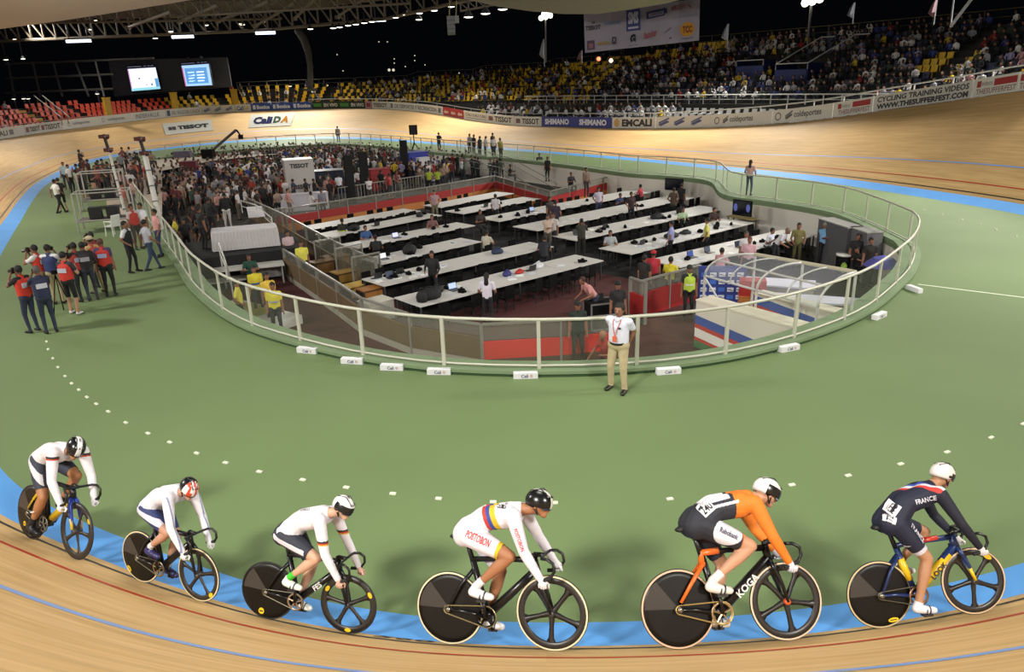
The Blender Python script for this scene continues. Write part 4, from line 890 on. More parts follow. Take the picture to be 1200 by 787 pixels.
# ------------------------------------------------------------------ roof, trusses, lights
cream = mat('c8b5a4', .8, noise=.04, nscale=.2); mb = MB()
E1 = [(-140, 52, 52), (-40, 40, 51), (0, 34, 50), (60, 26, 49), (120, 17, 48), (170, 9, 47), (225, 0, 46), (300, -16, 45)]
n = len(E1); vs = []
for x, y, D in E1: p = deep(x, y, D); vs += [p, p + Vector((-.5, -9, 1.9)), p + Vector((-1, -20, 2.6))]
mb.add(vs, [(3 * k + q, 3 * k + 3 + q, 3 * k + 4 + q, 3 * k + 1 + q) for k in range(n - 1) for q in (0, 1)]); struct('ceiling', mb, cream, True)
E2 = [(505, -14, 47), (545, -1, 46), (580, 7, 45), (620, 13, 44), (660, 16.5, 43), (700, 16.5, 42), (740, 11, 41), (780, 4, 40), (830, -8, 39)]
n = len(E2); vs = []; mb = MB()
for x, y, D in E2: p = deep(x, y, D); vs += [p, p + Vector((0, -8, 1.6)), p + Vector((0, -18, 2.4))]
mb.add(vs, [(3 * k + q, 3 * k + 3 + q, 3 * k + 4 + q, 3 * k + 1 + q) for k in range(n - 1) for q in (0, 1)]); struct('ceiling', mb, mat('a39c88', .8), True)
E3 = [(-60, 45, 80), (100, 38, 80), (250, 33, 79), (350, 26, 77), (440, 17, 74), (520, 6, 70), (570, -4, 67), (640, -20, 64)]
n = len(E3); vs = []; mb = MB()
for x, y, D in E3: p = deep(x, y, D); p.z += 1.2; vs += [p, p + Vector((0, -14, 1.2)), p + Vector((0, -30, 4.0))]
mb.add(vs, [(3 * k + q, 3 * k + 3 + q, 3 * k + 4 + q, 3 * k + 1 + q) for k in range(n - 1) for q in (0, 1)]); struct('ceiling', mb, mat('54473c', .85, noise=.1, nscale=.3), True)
trm = mat('6c6152', .6, .2)
def truss(label, A, B, n, dz, r, dy=0, col=None):
    a, b = A, B; e = empty('roof_truss', a, label, 'truss'); c = mat(col, .6) if col else trm; L = b - a
    up = Vector((0, dy, dz)); MB().bar((0, 0, 0), L, r, 6).obj('bottom_chord', c, e); MB().bar(up, L + up, r, 6).obj('top_chord', c, e)
    for k in range(n):
        p, q = L * (k / n), L * ((k + 1) / n); MB().bar(p, p + up, r * .6, 5).obj('web_post', c, e); MB().bar(p + up, q, r * .6, 5).obj('web_diagonal', c, e)
    return e
truss('long roof truss carrying the round floodlights, left part', deep(-20, 49, 79), deep(300, 36, 78), 22, 2.1, .16)
truss('roof truss carrying the dense row of floodlights', deep(300, 36, 78), deep(452, 22, 73), 10, 2.1, .16)
truss('roof truss running up out of view above the far stand', deep(452, 22, 73), deep(600, -12, 64), 9, 2.0, .16)
truss('upper roof truss behind the front lattice, left part', deep(-10, 28, 72), deep(330, 22, 70), 18, 1.6, .11)
truss('upper roof truss near the centre above the far stand', deep(200, 20, 66), deep(480, 4, 62), 14, 1.8, .1)
for k, (x0, y0, x1, y1) in enumerate([(210, 26, 255, 6), (255, 25, 315, 2), (345, 22, 372, -4), (395, 20, 432, -6), (300, 30, 345, 4), (150, 32, 200, 14)]):
    p, q = deep(x0, y0, 71), deep(x1, y1, 63); b = empty('roof_strut', p, 'sloping brown roof strut between the trusses', 'strut', 'sloping struts between the roof trusses'); MB().bar((0, 0, 0), q - p, .14, 6).obj('tube', trm, b); MB().box((0, 0, 0), (.4, .4, .3)).obj('joint', trm, b)
truss('straight lattice beam under the right cream roof edge', deep(540, 13, 50), deep(655, -8, 43.2), 11, .5, .07)
# dim service scaffold on the left
sc = empty('scaffold_wall', deep(8, 110, 84), 'dim scaffold lattice in the dark left of the screen wall', 'scaffold'); so = Vector(sc.location); dm = mat('4c4a46', .6, .3)
for y0, y1 in ((75, 68), (92, 87), (109, 104)): MB().bar(deep(6, y0, 84) - so, deep(180 if y0 == 75 else 132, y1, 84) - so, .13, 5).obj('rail', dm, sc)
for x0, x1 in ((9, 17), (38, 47), (62, 73), (88, 104), (112, 122)): MB().bar(deep(x0, 72, 84) - so, deep(x1, 113, 84) - so, .12, 5).obj('post', dm, sc)
# curved roof column
m = MB(); pts = [deep(349, 34, 86), deep(356, 45, 86), deep(361, 60, 86), deep(363.5, 78, 86), deep(363.5, 104, 86)]; b = pts[-1]; e = empty('roof_column', b, 'tall curved grey roof column behind the far stand', 'column'); m.tube([p - b for p in pts], [.5, .5, .42, .36, .36], 8); m.obj('shaft', mat('4e4a45', .6), e, True)
m = MB(); m.box((0, 0, -.1), (1.4, 1.0, .3)); m.obj('base', mat('4e4a45', .6), e)
# floodlights
lensm = mat('fff6e4', .3, emit=14); tubem = mat('e4f0ff', .3, emit=9); housm = mat('2c2b2b', .5)
hm = MB(); hm.lathe([(.0, .42), (.12, .40), (.2, .25), (.36, .0), (.33, .0), (.0, .2)], (0, 0, 0), (0, 0, 1), 12); hm.bar((0, 0, .4), (0, 0, .95), .04); hm = hm.mesh('housing', housm)
lm = MB(); lm.lathe([(.0, -.06), (.2, -.04), (.33, .01), (.0, .02)], (0, 0, 0), (0, 0, 1), 12); lm = lm.mesh('lens', lensm, True)
CHD = [(-20, 79), (300, 78), (452, 73), (600, 64)]; CHY = [(-20, 49), (300, 36), (452, 22), (600, -12)]
def flood(x, y, D, s=1.0, label='round white floodlight hanging under the roof edge truss', group='round floodlights under the roof edge', rod=0):
    e = empty('floodlight', deep(x, y, D), label, 'lamp', group); link('housing', hm, e).scale = (s, s, s); link('lens', lm, e).scale = (s, s, s)
    if rod > 0: MB().bar((0, 0, .4 * s), (0, 0, rod), .04).obj('hanging_rod', housm, e)
    return e
for x, y in [(283, 28), (363.6, 34), (390.5, 33), (398, 32), (408, 30), (417, 28.6), (427, 27), (436, 25.5), (464, 20.7), (475.5, 17.6), (491.6, 15.6), (509, 12.5), (529, 8), (491, 23)]: flood(x, y, XR(x, CHD), rod=max(1.0, (y - XR(x, CHY)) / 860 * XR(x, CHD) + .1))
for x, y in [(549, 20), (569, 16), (589, 11), (614, 7), (639.5, 1)]: flood(x, y, 50 - (x - 540) * .059, 1.0, 'round floodlight on the lattice beam under the right roof edge', 'floodlights under the right roof edge')
for x, y in [(19, 30.5), (111, 24), (105, 34.5), (18, 46), (200, 37), (241.5, 29.5), (250, 11), (284, 29), (182, 45), (308, 26), (27, 69), (7, 70)]: flood(x, y, XR(x, CHD), .8, 'small round floodlight among the left roof trusses', 'small floodlights in the left roof trusses', rod=max(1.0, (y - XR(x, CHY)) / 860 * 79 + .1))
for x, y in [(16, 116), (27.5, 115.5), (33, 115.5), (114, 110), (383, 100), (340, 101)]:
    e = flood(x, y, 84 if x < 200 else 114, .7 if x < 200 else .95, 'low white spotlight above the back row of the left and far stands', 'spotlights behind the back rows'); MB().bar((0, .1, .1), (0, .1, -e.location.z + .5), .07).obj('pole', housm, e)
for x, y, w in [(92, 48, 2.5), (214, 43, 2.2), (311, 38.5, 2.0), (445, 23.5, 1.2)]:
    b = deep(x, y, 77); e = empty('tube_light', b, 'long glowing tube light under the roof truss, %s' % {92: 'leftmost', 214: 'above the screens', 311: 'right of the screens', 445: 'short one among the round lamps'}[x], 'lamp'); MB().box((0, 0, .2), (w + .2, .4, .14)).obj('housing', housm, e); MB().box((0, 0, 0), (w, .3, .28)).obj('tube', tubem, e); [MB().bar((q * w * .4, 0, .2), (q * w * .4, 0, 2.4), .04).obj('hanging_rod', housm, e) for q in (-1, 1)]
for x, y, D, lab in [(952, 3, 62, 'large clustered floodlight on a mast above the right stand'), (639.5, 21, 70, 'clustered floodlight on a slim mast left of the banner')]:
    b = deep(x, y, D); e = empty('mast_light', b, lab, 'lamp'); s = 1.1 if x > 700 else .8
    for dx, dz in ((-.55, 0), (0, .1), (.55, .25), (-.2, .45), (.35, .6)): m = MB(); m.ball((dx * s, 0, dz * s), .3 * s, 10, 6); m.obj('bulb', lensm, e, True)
    MB().bar((0, .2, -.1), (0, .2, -b.z + 7.5), .1 * s).obj('mast', mat('6a6a6c', .5), e); MB().bar((-.8 * s, .1, 0), (.8 * s, .1, .4), .07).obj('crossbar', housm, e)
mb = MB(); mb.quad((-160, 108, 1.0), (120, 108, 1.0), (150, 260, 1.0), (-200, 260, 1.0)); mb.quad((-200, 10, 1.0), (-52, 10, 1.0), (-52, 108, 1.0), (-160, 108, 1.0)); struct('ground', mb, mat('0c0d0b', .95))
# far town lights seen through the open side
for k, (x, y) in enumerate([(456, 82), (461, 82), (462, 69), (462, 74), (475, 78), (486, 65), (486, 71), (498, 76), (501, 88.5), (538, 85.5), (662, 73), (395, 64), (402, 83), (444, 49), (454, 49)]):
    e = empty('street_lamp', deep(x, y, 160), 'tiny distant town light in the dark beyond the open stadium side', 'lamp', 'distant town lights'); s = .13 if k > 1 else .3
    m = MB(); m.ball((0, 0, 0), s, 6, 4); m.obj('bulb', mat('f2ead0', .4, emit=3), e); MB().bar((0, 0, -s), (0, 0, 1.0 - e.location.z), .06, 4).obj('post', mat('1a1a1c', .6), e)
for x, y, c, lab in [(701.5, 69, 'ff7a50', 'reddish lamp at the top of the stand left of the banner'), (716, 71, 'ffd8b0', 'warm lamp at the top of the stand below the banner')]:
    e = empty('floodlight', deep(x, y, 60), lab, 'lamp'); m = MB(); m.ball((0, 0, 0), .16, 8, 6); m.obj('lens', mat(c, .4, emit=9), e); MB().box((0, .15, 0), (.5, .15, .4)).obj('housing', housm, e)
# hanging loudspeaker cluster with lit frame
b = deep(530, 28, 55); e = empty('loudspeaker_cluster', b, 'small grey loudspeaker cluster hanging from the roof above the far stand', 'loudspeaker')
for k in range(4): MB().box((-.1, 0, .4 - k * .32), (.55, .4, .28), M=Matrix.Rotation(-.12 * k, 3, 'X')).obj('loudspeaker_box', mat('8a8c90', .5), e)
MB().box((.35, 0, .3), (.3, .3, .5)).obj('side_box', mat('a9abb0', .5), e)
for x in (-.2, .3): MB().bar((x, 0, .5), (x + .1, 0, 1.6), .04).obj('hanger', mat('8d8a50', .5), e)
# furled flags on poles
for x, y0, y1, D, lab in [(638, 48, 78, 62, 'pale furled flag on a pole left of the banner'), (852, 30, 55, 50, 'grey furled flag on a pole at the right end of the banner'), (999, 5, 28, 48, 'pale furled flag above the right stand'), (1094, 0, 29, 44, 'red and white furled flag above the right stand'), (682, 60, 75, 60, 'small dark flag below the left corner of the banner')]:
    a, c = deep(x, y0, D), deep(x, y1, D); e = empty('flag', c, lab, 'flag'); h = (a - c).length
    MB().bar((0, 0, 0), (0, 0, h), .035).obj('pole', mat('77787c', .5), e); m = MB(); m.tube([(-.05, 0, h), (-.15, 0, h * .7), (-.22, 0, h * .45), (-.05, 0, h * .3)], [.03, .14, .22, .05], 6); m.obj('cloth', mat('74545c' if x == 1094 else '6c6e78' if x != 682 else '4a2a30', .8), e)
m = MB(); a, c, d = deep(1142, -6, 40), deep(1114, 31, 42), deep(1118, -4, 41); e = empty('roof_cable_mast', c, 'slanting white mast with a stay at the top right', 'mast'); MB().bar((0, 0, 0), a - c, .09).obj('mast', mat('9fa0a6', .5), e); MB().bar((0, 0, 0), d - c, .04).obj('stay', mat('9fa0a6', .5), e)
# ------------------------------------------------------------------ bodies
def cap(m, a, b, ra, rb, n=12, k=4):
    a, b = Vector(a), Vector(b); d = b - a; L = d.length
    if L < 1e-5: m.ball(a, ra, n, k * 2); return
    pr_ = []
    for q in range(k + 1): t = math.pi / 2 * q / k; pr_.append((max(1e-4, ra * math.sin(t)), -ra * math.cos(t)))
    for q in range(k + 1): t = math.pi / 2 * q / k; pr_.append((max(1e-4, rb * math.cos(t)), L + rb * math.sin(t)))
    m.lathe(pr_, a, d, n)
def ik(a, b, l1, l2, pole):
    a, b = Vector(a), Vector(b); d = b - a; D = min(d.length, (l1 + l2) * .999); d.normalize(); x = (l1 * l1 - l2 * l2 + D * D) / (2 * D)
    h = math.sqrt(max(0, l1 * l1 - x * x)); p = Vector(pole); p = (p - d * p.dot(d)).normalized(); return a + d * x + p * h
def body_mesh(name, prims, voxel, smooth=3, sub=0):
    "one continuous surface grown over the limbs; returns mesh, per-face limb index, face centres"
    m = MB()
    for p in prims:
        if len(p) == 5: cap(m, *p[:4])
        else: m.ball(p[0], p[2], 14, 8, sc=p[5])
    me = m.mesh(name, []); o = bpy.data.objects.new('tmp', me); COL.objects.link(o)
    md = o.modifiers.new('r', 'REMESH'); md.mode = 'VOXEL'; md.voxel_size = voxel; md.adaptivity = 0
    ms = o.modifiers.new('s', 'SMOOTH'); ms.factor = .5; ms.iterations = smooth
    if sub: sb = o.modifiers.new('d', 'SUBSURF'); sb.levels = sub; sb.render_levels = sub
    dg = bpy.context.evaluated_depsgraph_get(); dg.update(); out = bpy.data.meshes.new_from_object(o.evaluated_get(dg)); bpy.data.objects.remove(o); bpy.data.meshes.remove(me)
    nf = len(out.polygons); C_ = np.empty(nf * 3); out.polygons.foreach_get('center', C_); C_ = C_.reshape(-1, 3); best = np.full(nf, 1e9); idx = np.zeros(nf, int); T = np.zeros(nf)
    for k, p in enumerate(prims):
        a, b = np.array(p[0], float), np.array(p[1] if len(p) == 5 else p[0], float); d = b - a; L2 = d @ d; t = np.clip(((C_ - a) @ d) / L2, 0, 1) if L2 > 1e-9 else np.zeros(nf)
        r = p[2] + (p[3] - p[2]) * t; dist = np.linalg.norm(C_ - a - t[:, None] * d, axis=1) - r
        if len(p) > 5: q = (C_ - a) / np.array(p[5]); dist = np.linalg.norm(q, axis=1) - p[2]
        u = dist < best; best[u] = dist[u]; idx[u] = k; T[u] = t[u]
    out.name = name; out.polygons.foreach_set('use_smooth', [True] * nf); return out, idx, C_, T
def sub_mesh(name, me, mask, push, mats, mi=None):
    "a garment: the masked faces of a body, standing off its skin"
    vn = np.empty(len(me.vertices) * 3); me.vertices.foreach_get('normal', vn); vn = vn.reshape(-1, 3); co = np.empty(len(me.vertices) * 3); me.vertices.foreach_get('co', co); co = co.reshape(-1, 3) + vn * push
    fs = [tuple(p.vertices) for p, k in zip(me.polygons, mask) if k]; used = sorted({v for f in fs for v in f}); mp = {v: q for q, v in enumerate(used)}
    out = bpy.data.meshes.new(name); out.from_pydata([tuple(co[v]) for v in used], [], [tuple(mp[v] for v in f) for f in fs])
    for m in mats: out.materials.append(m)
    if mi is not None: out.polygons.foreach_set('material_index', [int(x) for x in np.array(mi)[mask]])
    out.polygons.foreach_set('use_smooth', [True] * len(fs)); out.update(); return out
LAB = ['skin', 'top', 'bottom', 'hair', 'shoe']
def human(hands=((-.24, .05, .86), (.24, .05, .86)), feet=((-.11, .0, .08), (.11, .0, .08)), hip=(0, 0, .92), lean=(0, 0), shorts=False, sleeves='short', head=(0, 0), fat=1.0, long_hair=False, fine=False, kneefw=1):
    hx, hy, hz = hip; lf, ls = lean; P = []
    up = Vector((ls, lf, 1)).normalized(); H = Vector(hip); ch = H + up * .36; nk = H + up * .56; sh = [H + up * .50 + Vector((s * .18, 0, 0)) for s in (-1, 1)]
    hd = nk + (up + Vector((head[0], head[1], 0))).normalized() * .155
    g = fat
    P += [((hx - .07, hy, hz + .02), (hx + .07, hy, hz + .02), .115 * g, .115 * g, 'bottom'), (H + up * .08, ch, .125 * g, .135 * g, 'top'), (H + up * .12 + Vector((-.06, 0, 0)), ch + up * .07 + Vector((-.075, 0, 0)), .11 * g, .098 * g, 'top'), (sh[0], sh[1], .066, .066, 'top'), (ch, nk, .11, .06, 'top'), (H + up * .12 + Vector((.06, 0, 0)), ch + up * .07 + Vector((.075, 0, 0)), .11 * g, .098 * g, 'top')]
    if g > 1.05: P += [(H + up * .14 + Vector((0, .05, 0)), H + up * .24 + Vector((0, .04, 0)), .13 * g, .12 * g, 'top')]
    P += [(nk, hd, .052, .05, 'skin'), (hd, hd, .1, .1, 'skin', (.82, .98, 1.18)), (hd + Vector((0, .03, -.07)), hd + Vector((0, .05, -.085)), .05, .035, 'skin')]
    P += [(hd + Vector((0, -.015, .03)), hd, .108, .1, 'hair', (.84, .95, 1.02))]
    if fine: P += [(hd + Vector((0, .092, -.01)), hd + Vector((0, .108, -.03)), .014, .016, 'skin')] + [(hd + Vector((s * .083, 0, -.01)), hd, .024, .02, 'skin', (.4, .8, 1.2)) for s in (-1, 1)]
    if long_hair: P += [(hd + Vector((0, -.07, 0)), hd + Vector((0, -.09, -.2)), .07, .06, 'hair')]
    for s, w, f in ((0, hands[0], feet[0]), (1, hands[1], feet[1])):
        sd = -1 if s == 0 else 1; S_ = sh[s]; w = Vector(w); el = ik(S_, w, .29, .27, (sd * .5, -.8, -.35) if w.z < 1.25 * (hz / .92) or hz < .8 else (sd * .45, .1, -1)); ua = 'top'; fa = 'top' if sleeves == 'long' else 'skin'
        mid = S_.lerp(el, .62); P += [(S_, mid, .062, .055, 'top'), (mid, el, .05, .045, 'top' if sleeves == 'long' else 'skin'), (el, w, .043, .03, fa)]
        hd_ = (w - el).normalized(); P += [(w, w + hd_ * .1, .035, .028, 'skin')]
        hp = Vector((hx + sd * .085, hy, hz)); fo_ = Vector(f); kn = ik(hp, fo_, .43, .42, (sd * .15, kneefw, 0)); P += [(hp, kn, .088 * g, .062, 'bottom'), (kn, fo_, .058, .042, 'skin' if shorts else 'bottom')]
        P += [(fo_ + Vector((0, -.04, -.035)), fo_ + Vector((sd * .02, .15, -.045)), .042, .036, 'shoe')]
    return P, hd, nk, H
POSES = {
 'stand': dict(), 'loose': dict(feet=((-.14, .06, .08), (.12, -.06, .08)), hands=((-.27, .1, .9), (.22, .14, 1.0))),
 'folded': dict(hands=((.07, .22, 1.18), (-.07, .24, 1.2))), 'akimbo': dict(hands=((-.2, .06, 1.0), (.2, .06, 1.0))),
 'back': dict(hands=((-.06, -.2, .95), (.04, -.21, .93)), fat=1.12, feet=((-.14, .03, .08), (.13, -.02, .08))),
 'walk': dict(feet=((-.1, .28, .08), (.1, -.25, .12)), hands=((-.24, -.16, .92), (.24, .22, .98))),
 'camera': dict(hands=((-.1, .24, 1.5), (.11, .26, 1.46)), sleeves='short', lean=(.06, 0)),
 'shorts': dict(shorts=True, hands=((-.1, .26, 1.4), (.14, .24, 1.3)), feet=((-.15, .08, .08), (.13, -.05, .08)), lean=(.08, 0)),
 'bend': dict(lean=(.75, 0), hands=((-.2, .5, .95), (.2, .5, .93)), feet=((-.14, .05, .08), (.14, -.1, .08))),
 'sit': dict(hip=(0, 0, .53), feet=((-.12, .42, .08), (.12, .42, .08)), hands=((-.15, .38, .82), (.15, .38, .82)), lean=(.12, 0)),
 'sitlean': dict(hip=(0, 0, .53), feet=((-.12, .3, .08), (.12, .42, .08)), hands=((-.1, .3, .85), (.16, .34, .84)), lean=(.35, .1)),
 'woman': dict(long_hair=True, hands=((-.2, .25, 1.02), (.2, .25, 1.02)), fat=.88), 'crouch': dict(hip=(0, -.15, .5), feet=((-.14, .12, .08), (.14, -.05, .08)), hands=((-.2, .35, .75), (.2, .4, .6)), lean=(.4, 0)),
 'longsleeve': dict(sleeves='long', hands=((-.22, .2, .95), (.2, .25, 1.05)))}
PM = {}
def proto(pose):
    if pose in PM: return PM[pose]
    P, hd, nk, H = human(**POSES[pose]); me, idx, C_, T = body_mesh('person', P, .026, 2)
    lab = np.array([LAB.index(p[4]) for p in P])[idx]; hc = np.array(hd)
    hair = (lab == 3) | ((lab == 0) & (C_[:, 2] > hd.z + .035)); face = (lab == 3) & (C_[:, 1] > hd.y + .05) & (C_[:, 2] < hd.z + .06); lab[hair] = 3; lab[face] = 0
    me.polygons.foreach_set('material_index', [int(x) for x in lab])
    for c in range(5): me.materials.append(PAL[0])
    torso = np.isin(idx, (1, 2, 4, 5)) & (lab == 1); vest = sub_mesh('vest', me, torso, .018, [PAL[0]]); PM[pose] = (me, vest, hd, nk, H); return PM[pose]
def pmat(h): return mat(h, .8)
def person(label, pos, rz, pose='stand', top='c9c6c4', bottom='1c1d24', skin='7d5540', hair='15100e', shoe='141416', group=None, scale=1.0, name='person', **kw):
    me, vm, hd, nk, H = proto(pose); o = bpy.data.objects.new(name, me); COL.objects.link(o); o.location = pos; o.rotation_euler.z = rz; o.scale = (scale,) * 3; tag(o, label, 'person', group)
    for s, c in zip(o.material_slots, (skin, top, bottom, hair, shoe)): s.link = 'OBJECT'; s.material = pmat(c)
    if kw.get('vest'):
        v = link('vest', vm, o); v.material_slots[0].link = 'OBJECT'; v.material_slots[0].material = pmat(kw['vest'])
        if kw.get('patch'):
            c = H + (nk - H) * .62; m = MB(); m.box((c.x, c.y - .155, c.z), (.24, .02, .12)); m.obj('back_patch', pmat(kw['patch']), o)
            m = MB(); m.box((c.x, c.y + .155, c.z), (.22, .02, .1)); m.obj('front_patch', pmat(kw['patch']), o)
    if kw.get('band'):
        c = H + (nk - H) * .45; m = MB(); m.lathe([(.165, -.03), (.168, .03)], c, (0, 0, 1), 14); m.obj('reflective_band', pmat(kw['band']), o)
    if kw.get('cap'):
        m = MB(); m.ball(hd + Vector((0, -.01, .06)), .112, 12, 6, sc=(.9, 1, .75)); m.box(hd + Vector((0, .12, .055)), (.13, .1, .015)); m.obj('cap', pmat(kw['cap']), o, True)
    return o
def head_at(x, y, z, h=1.72): return at(x, y, z + h) - Vector((0, 0, h))
CAMDIR = lambda p: math.atan2(-p.y, -p.x) - math.pi / 2   # rotation that faces the camera
rp = random.Random(21)
# --- man in white polo in front of the fence (fine body with garments)
def official():
    P, hd, nk, H = human(hands=((-.12, -.16, .93), (.07, -.2, .95)), feet=((-.15, .06, .08), (.14, -.02, .08)), fat=1.04, fine=True, head=(-.06, .12))
    p0 = (at(721, 455) + at(727, 458)) / 2; rz = CAMDIR(p0) + math.radians(-22)
    me, idx, C_, T = body_mesh('body', P, .012, 14); lab = np.array([LAB.index(p[4]) for p in P])[idx]
    lab[(lab == 3) & (C_[:, 1] > hd.y + .055) & (C_[:, 2] < hd.z + .065)] = 0
    e = empty('person', (p0.x, p0.y, .0), 'man in white polo and khaki trousers standing in front of the balustrade', 'person', None, rz); e.scale = (1.1, 1.1, 1.0)
    me.materials.append(mat('8c6048', .6)); b = link('body', me, e)
    link('polo_shirt', sub_mesh('polo_shirt', me, (lab == 1), .008, [mat('cfd0de', .8, noise=.06, nscale=14)]), e)
    link('trousers', sub_mesh('trousers', me, (lab == 2), .010, [mat('a89a78', .85, noise=.08, nscale=12)]), e)
    link('shoes', sub_mesh('shoes', me, (lab == 4), .008, [mat('15120f', .4)]), e); link('hair', sub_mesh('hair', me, (lab == 3), .006, [mat('17120f', .8)]), e)
    m = MB(); m.lathe([(.150, -.022), (.156, .022)], H + Vector((0, .012, .075)), (0, 0, 1), 24); m.obj('belt', mat('1c1714', .5), e, True)
    m = MB()
    for s in (-1, 1): m.tube([nk + Vector((s * .06, 0, .02)), nk + Vector((s * .065, .115, -.06)), nk + Vector((s * .04, .165, -.16)), nk + Vector((0, .18, -.33))], .007, 5)
    m.obj('lanyard', mat('b5502c', .6), e); m = MB(); m.box(nk + Vector((0, .19, -.37)), (.075, .012, .11)); m.box(nk + Vector((0, .198, -.37)), (.05, .004, .06)); m.obj('badge', mat('c8603c', .5), e)
    m = MB(); m.box(nk + Vector((-.07, .155, -.16)), (.05, .01, .04)); m.obj('shirt_emblem', mat('3a3a4c', .6), e)
    m = MB(); [m.ball(hd + Vector((s * .033, .088, .012)), .012, 8, 5) for s in (-1, 1)]; m.obj('eyes', mat('120e0c', .3), e)
    m = MB(); m.box(hd + Vector((0, .098, -.055)), (.045, .012, .008)); m.obj('mouth', mat('6a3a34', .5), e)
    m = MB(); m.tube([nk + Vector((-.07, -.03, .0)), nk + Vector((-.05, .06, -.02)), nk + Vector((0, .09, -.06)), nk + Vector((.05, .06, -.02)), nk + Vector((.07, -.03, .0))], .016, 6); m.obj('collar', mat('c6c7d4', .8), e)
official()
# --- photographers on the left apron
NAVY, RED, BLK = '20263c', 'b02a1e', '0f0f12'
PH = [((41, 389), 'camera', '1a1a1e', '262c40', 'b8301e', 'a9a9b8', 35, 'photographer in red vest and dark blue jeans, front left of the group', dict(hair='120f0e')),
      ((61, 390), 'camera', '1b2036', '1d2438', '1e2340', 'b0b0ba', 10, 'grey haired photographer in navy vest with pale patch beside the front left one', dict(hair='4a4644')),
      ((57, 356), 'camera', 'd0cccc', '8c7c60', 'b8301e', 'a9a9b8', 60, 'photographer with white sleeves and red vest behind the front two', {}),
      ((70, 356), 'camera', 'c8c8cc', '9a8a6c', '24305a', None, -20, 'photographer in white shirt and blue bib raising a camera, third from left', {}),
      ((88, 368), 'shorts', '26242a', '0f1014', 'b02a1e', 'a6a6b0', -35, 'photographer in red vest, black shorts and white shoes in the middle of the group', dict(shoe='c8c8c8', skin='a87e64')),
      ((101, 353), 'camera', '1a1418', '14151a', '8c2420', '9090a0', 25, 'photographer in dark red vest and black trousers behind the one in shorts', {}),
      ((110, 352), 'longsleeve', '141416', '2a2c3a', '1a181c', '8c8c94', 0, 'broad photographer in black with a pale back patch near the centre right', {}),
      ((118, 343), 'loose', 'b59a6c', 'a08c6c', 'a8402c', None, 40, 'photographer in tan clothes and pale cap with orange red vest', dict(cap='a89c84')),
      ((131, 347), 'stand', '3a2f50', '101014', 'a8281e', '8f93b4', -12, 'tall photographer in red and blue vest and black trousers, right end of the group', dict(hair='4a2c20', shoe='2a2a2c')),
      ((120, 336), 'camera', '24222a', '15151a', '7c2420', None, 30, 'partly hidden photographer in dark clothes behind the pale capped one', {})]
for (fx, fy), pose, top, bot, vest, patch, dr, lab, kw in PH:
    p = at(fx, fy); person(lab, p, CAMDIR(p) + math.pi + math.radians(dr), pose, top, bot, vest=vest, patch=patch, **kw)
    if pose in ('camera', 'shorts'):
        me, vm, hd, nk, H = proto(pose); e = empty('camera', p, 'black camera held up by the ' + ' '.join(lab.split()[:9]).rstrip(','), 'camera', None, CAMDIR(p) + math.pi + math.radians(dr))
        c = hd + Vector((0, .17, -.03)); MB().box(c, (.15, .08, .11)).obj('camera_body', BLKM := mat('0c0c0e', .4), e); MB().bar(c, c + Vector((0, .16, -.01)), .045, 10).obj('lens', BLKM, e); MB().box(c + Vector((0, 0, .07)), (.07, .06, .04)).obj('viewfinder', BLKM, e)
p = at(75, 366); e = empty('tripod', p, 'black monopod and legs standing among the photographers', 'tripod')
for a in range(3): MB().bar((.28 * math.cos(a * 2.1), .28 * math.sin(a * 2.1), 0), (0, 0, 1.1), .015, 6).obj('leg', blackp, e)
MB().box((0, 0, 1.16), (.1, .14, .1)).obj('head', blackp, e)

# --- other people outside and inside the pit: (foot x, foot y) on the apron
def foot(lab, x, y, pose, top, bot, dr=0, z=0.0, **kw): p = at(x, y, z); return person(lab, p, CAMDIR(p) + math.radians(dr), pose, top, bot, **kw)
foot('woman in pink top and jeans standing by the balustrade beyond the corner', 877, 229, 'woman', 'b08c84', '2f3c58', 160, hair='1c1210')
foot('distant person in grey standing on the far apron inside the fence', 397, 167, 'stand', '8b7c76', '4c3c3a', 180)
foot('man in black shirt and shorts standing on the far apron alone', 515, 179, 'shorts', '14161a', '14161c', 150, skin='a87c60')
foot('man in white tee and black trousers walking along the left apron', 72, 250, 'walk', 'cfccc6', '131316', 120)
foot('woman in black with bare calves bending beside the man in white tee', 76, 248, 'shorts', '141416', '101014', 200, skin='a9866c')
foot('man in black photo vest and white tee near the plastic chair', 157, 319, 'loose', 'c9c9cc', '101014', 60, vest='16161a')
foot('man in grey shirt and jeans beside the black vested man', 180, 317, 'walk', '9c9ca4', '26344e', 110)
foot('man in pink shirt leaning on the left balustrade', 190, 300, 'loose', 'c08c8a', '1e2c48', -70)
foot('man in white shirt and beige trousers behind the pink shirted man', 173, 290, 'stand', 'cfd0d6', '9c8f7c', -40)
foot('person in red and white vest beside the man in white shirt', 163, 292, 'stand', 'b8a8a4', '3c3434', 30, vest='a03028')
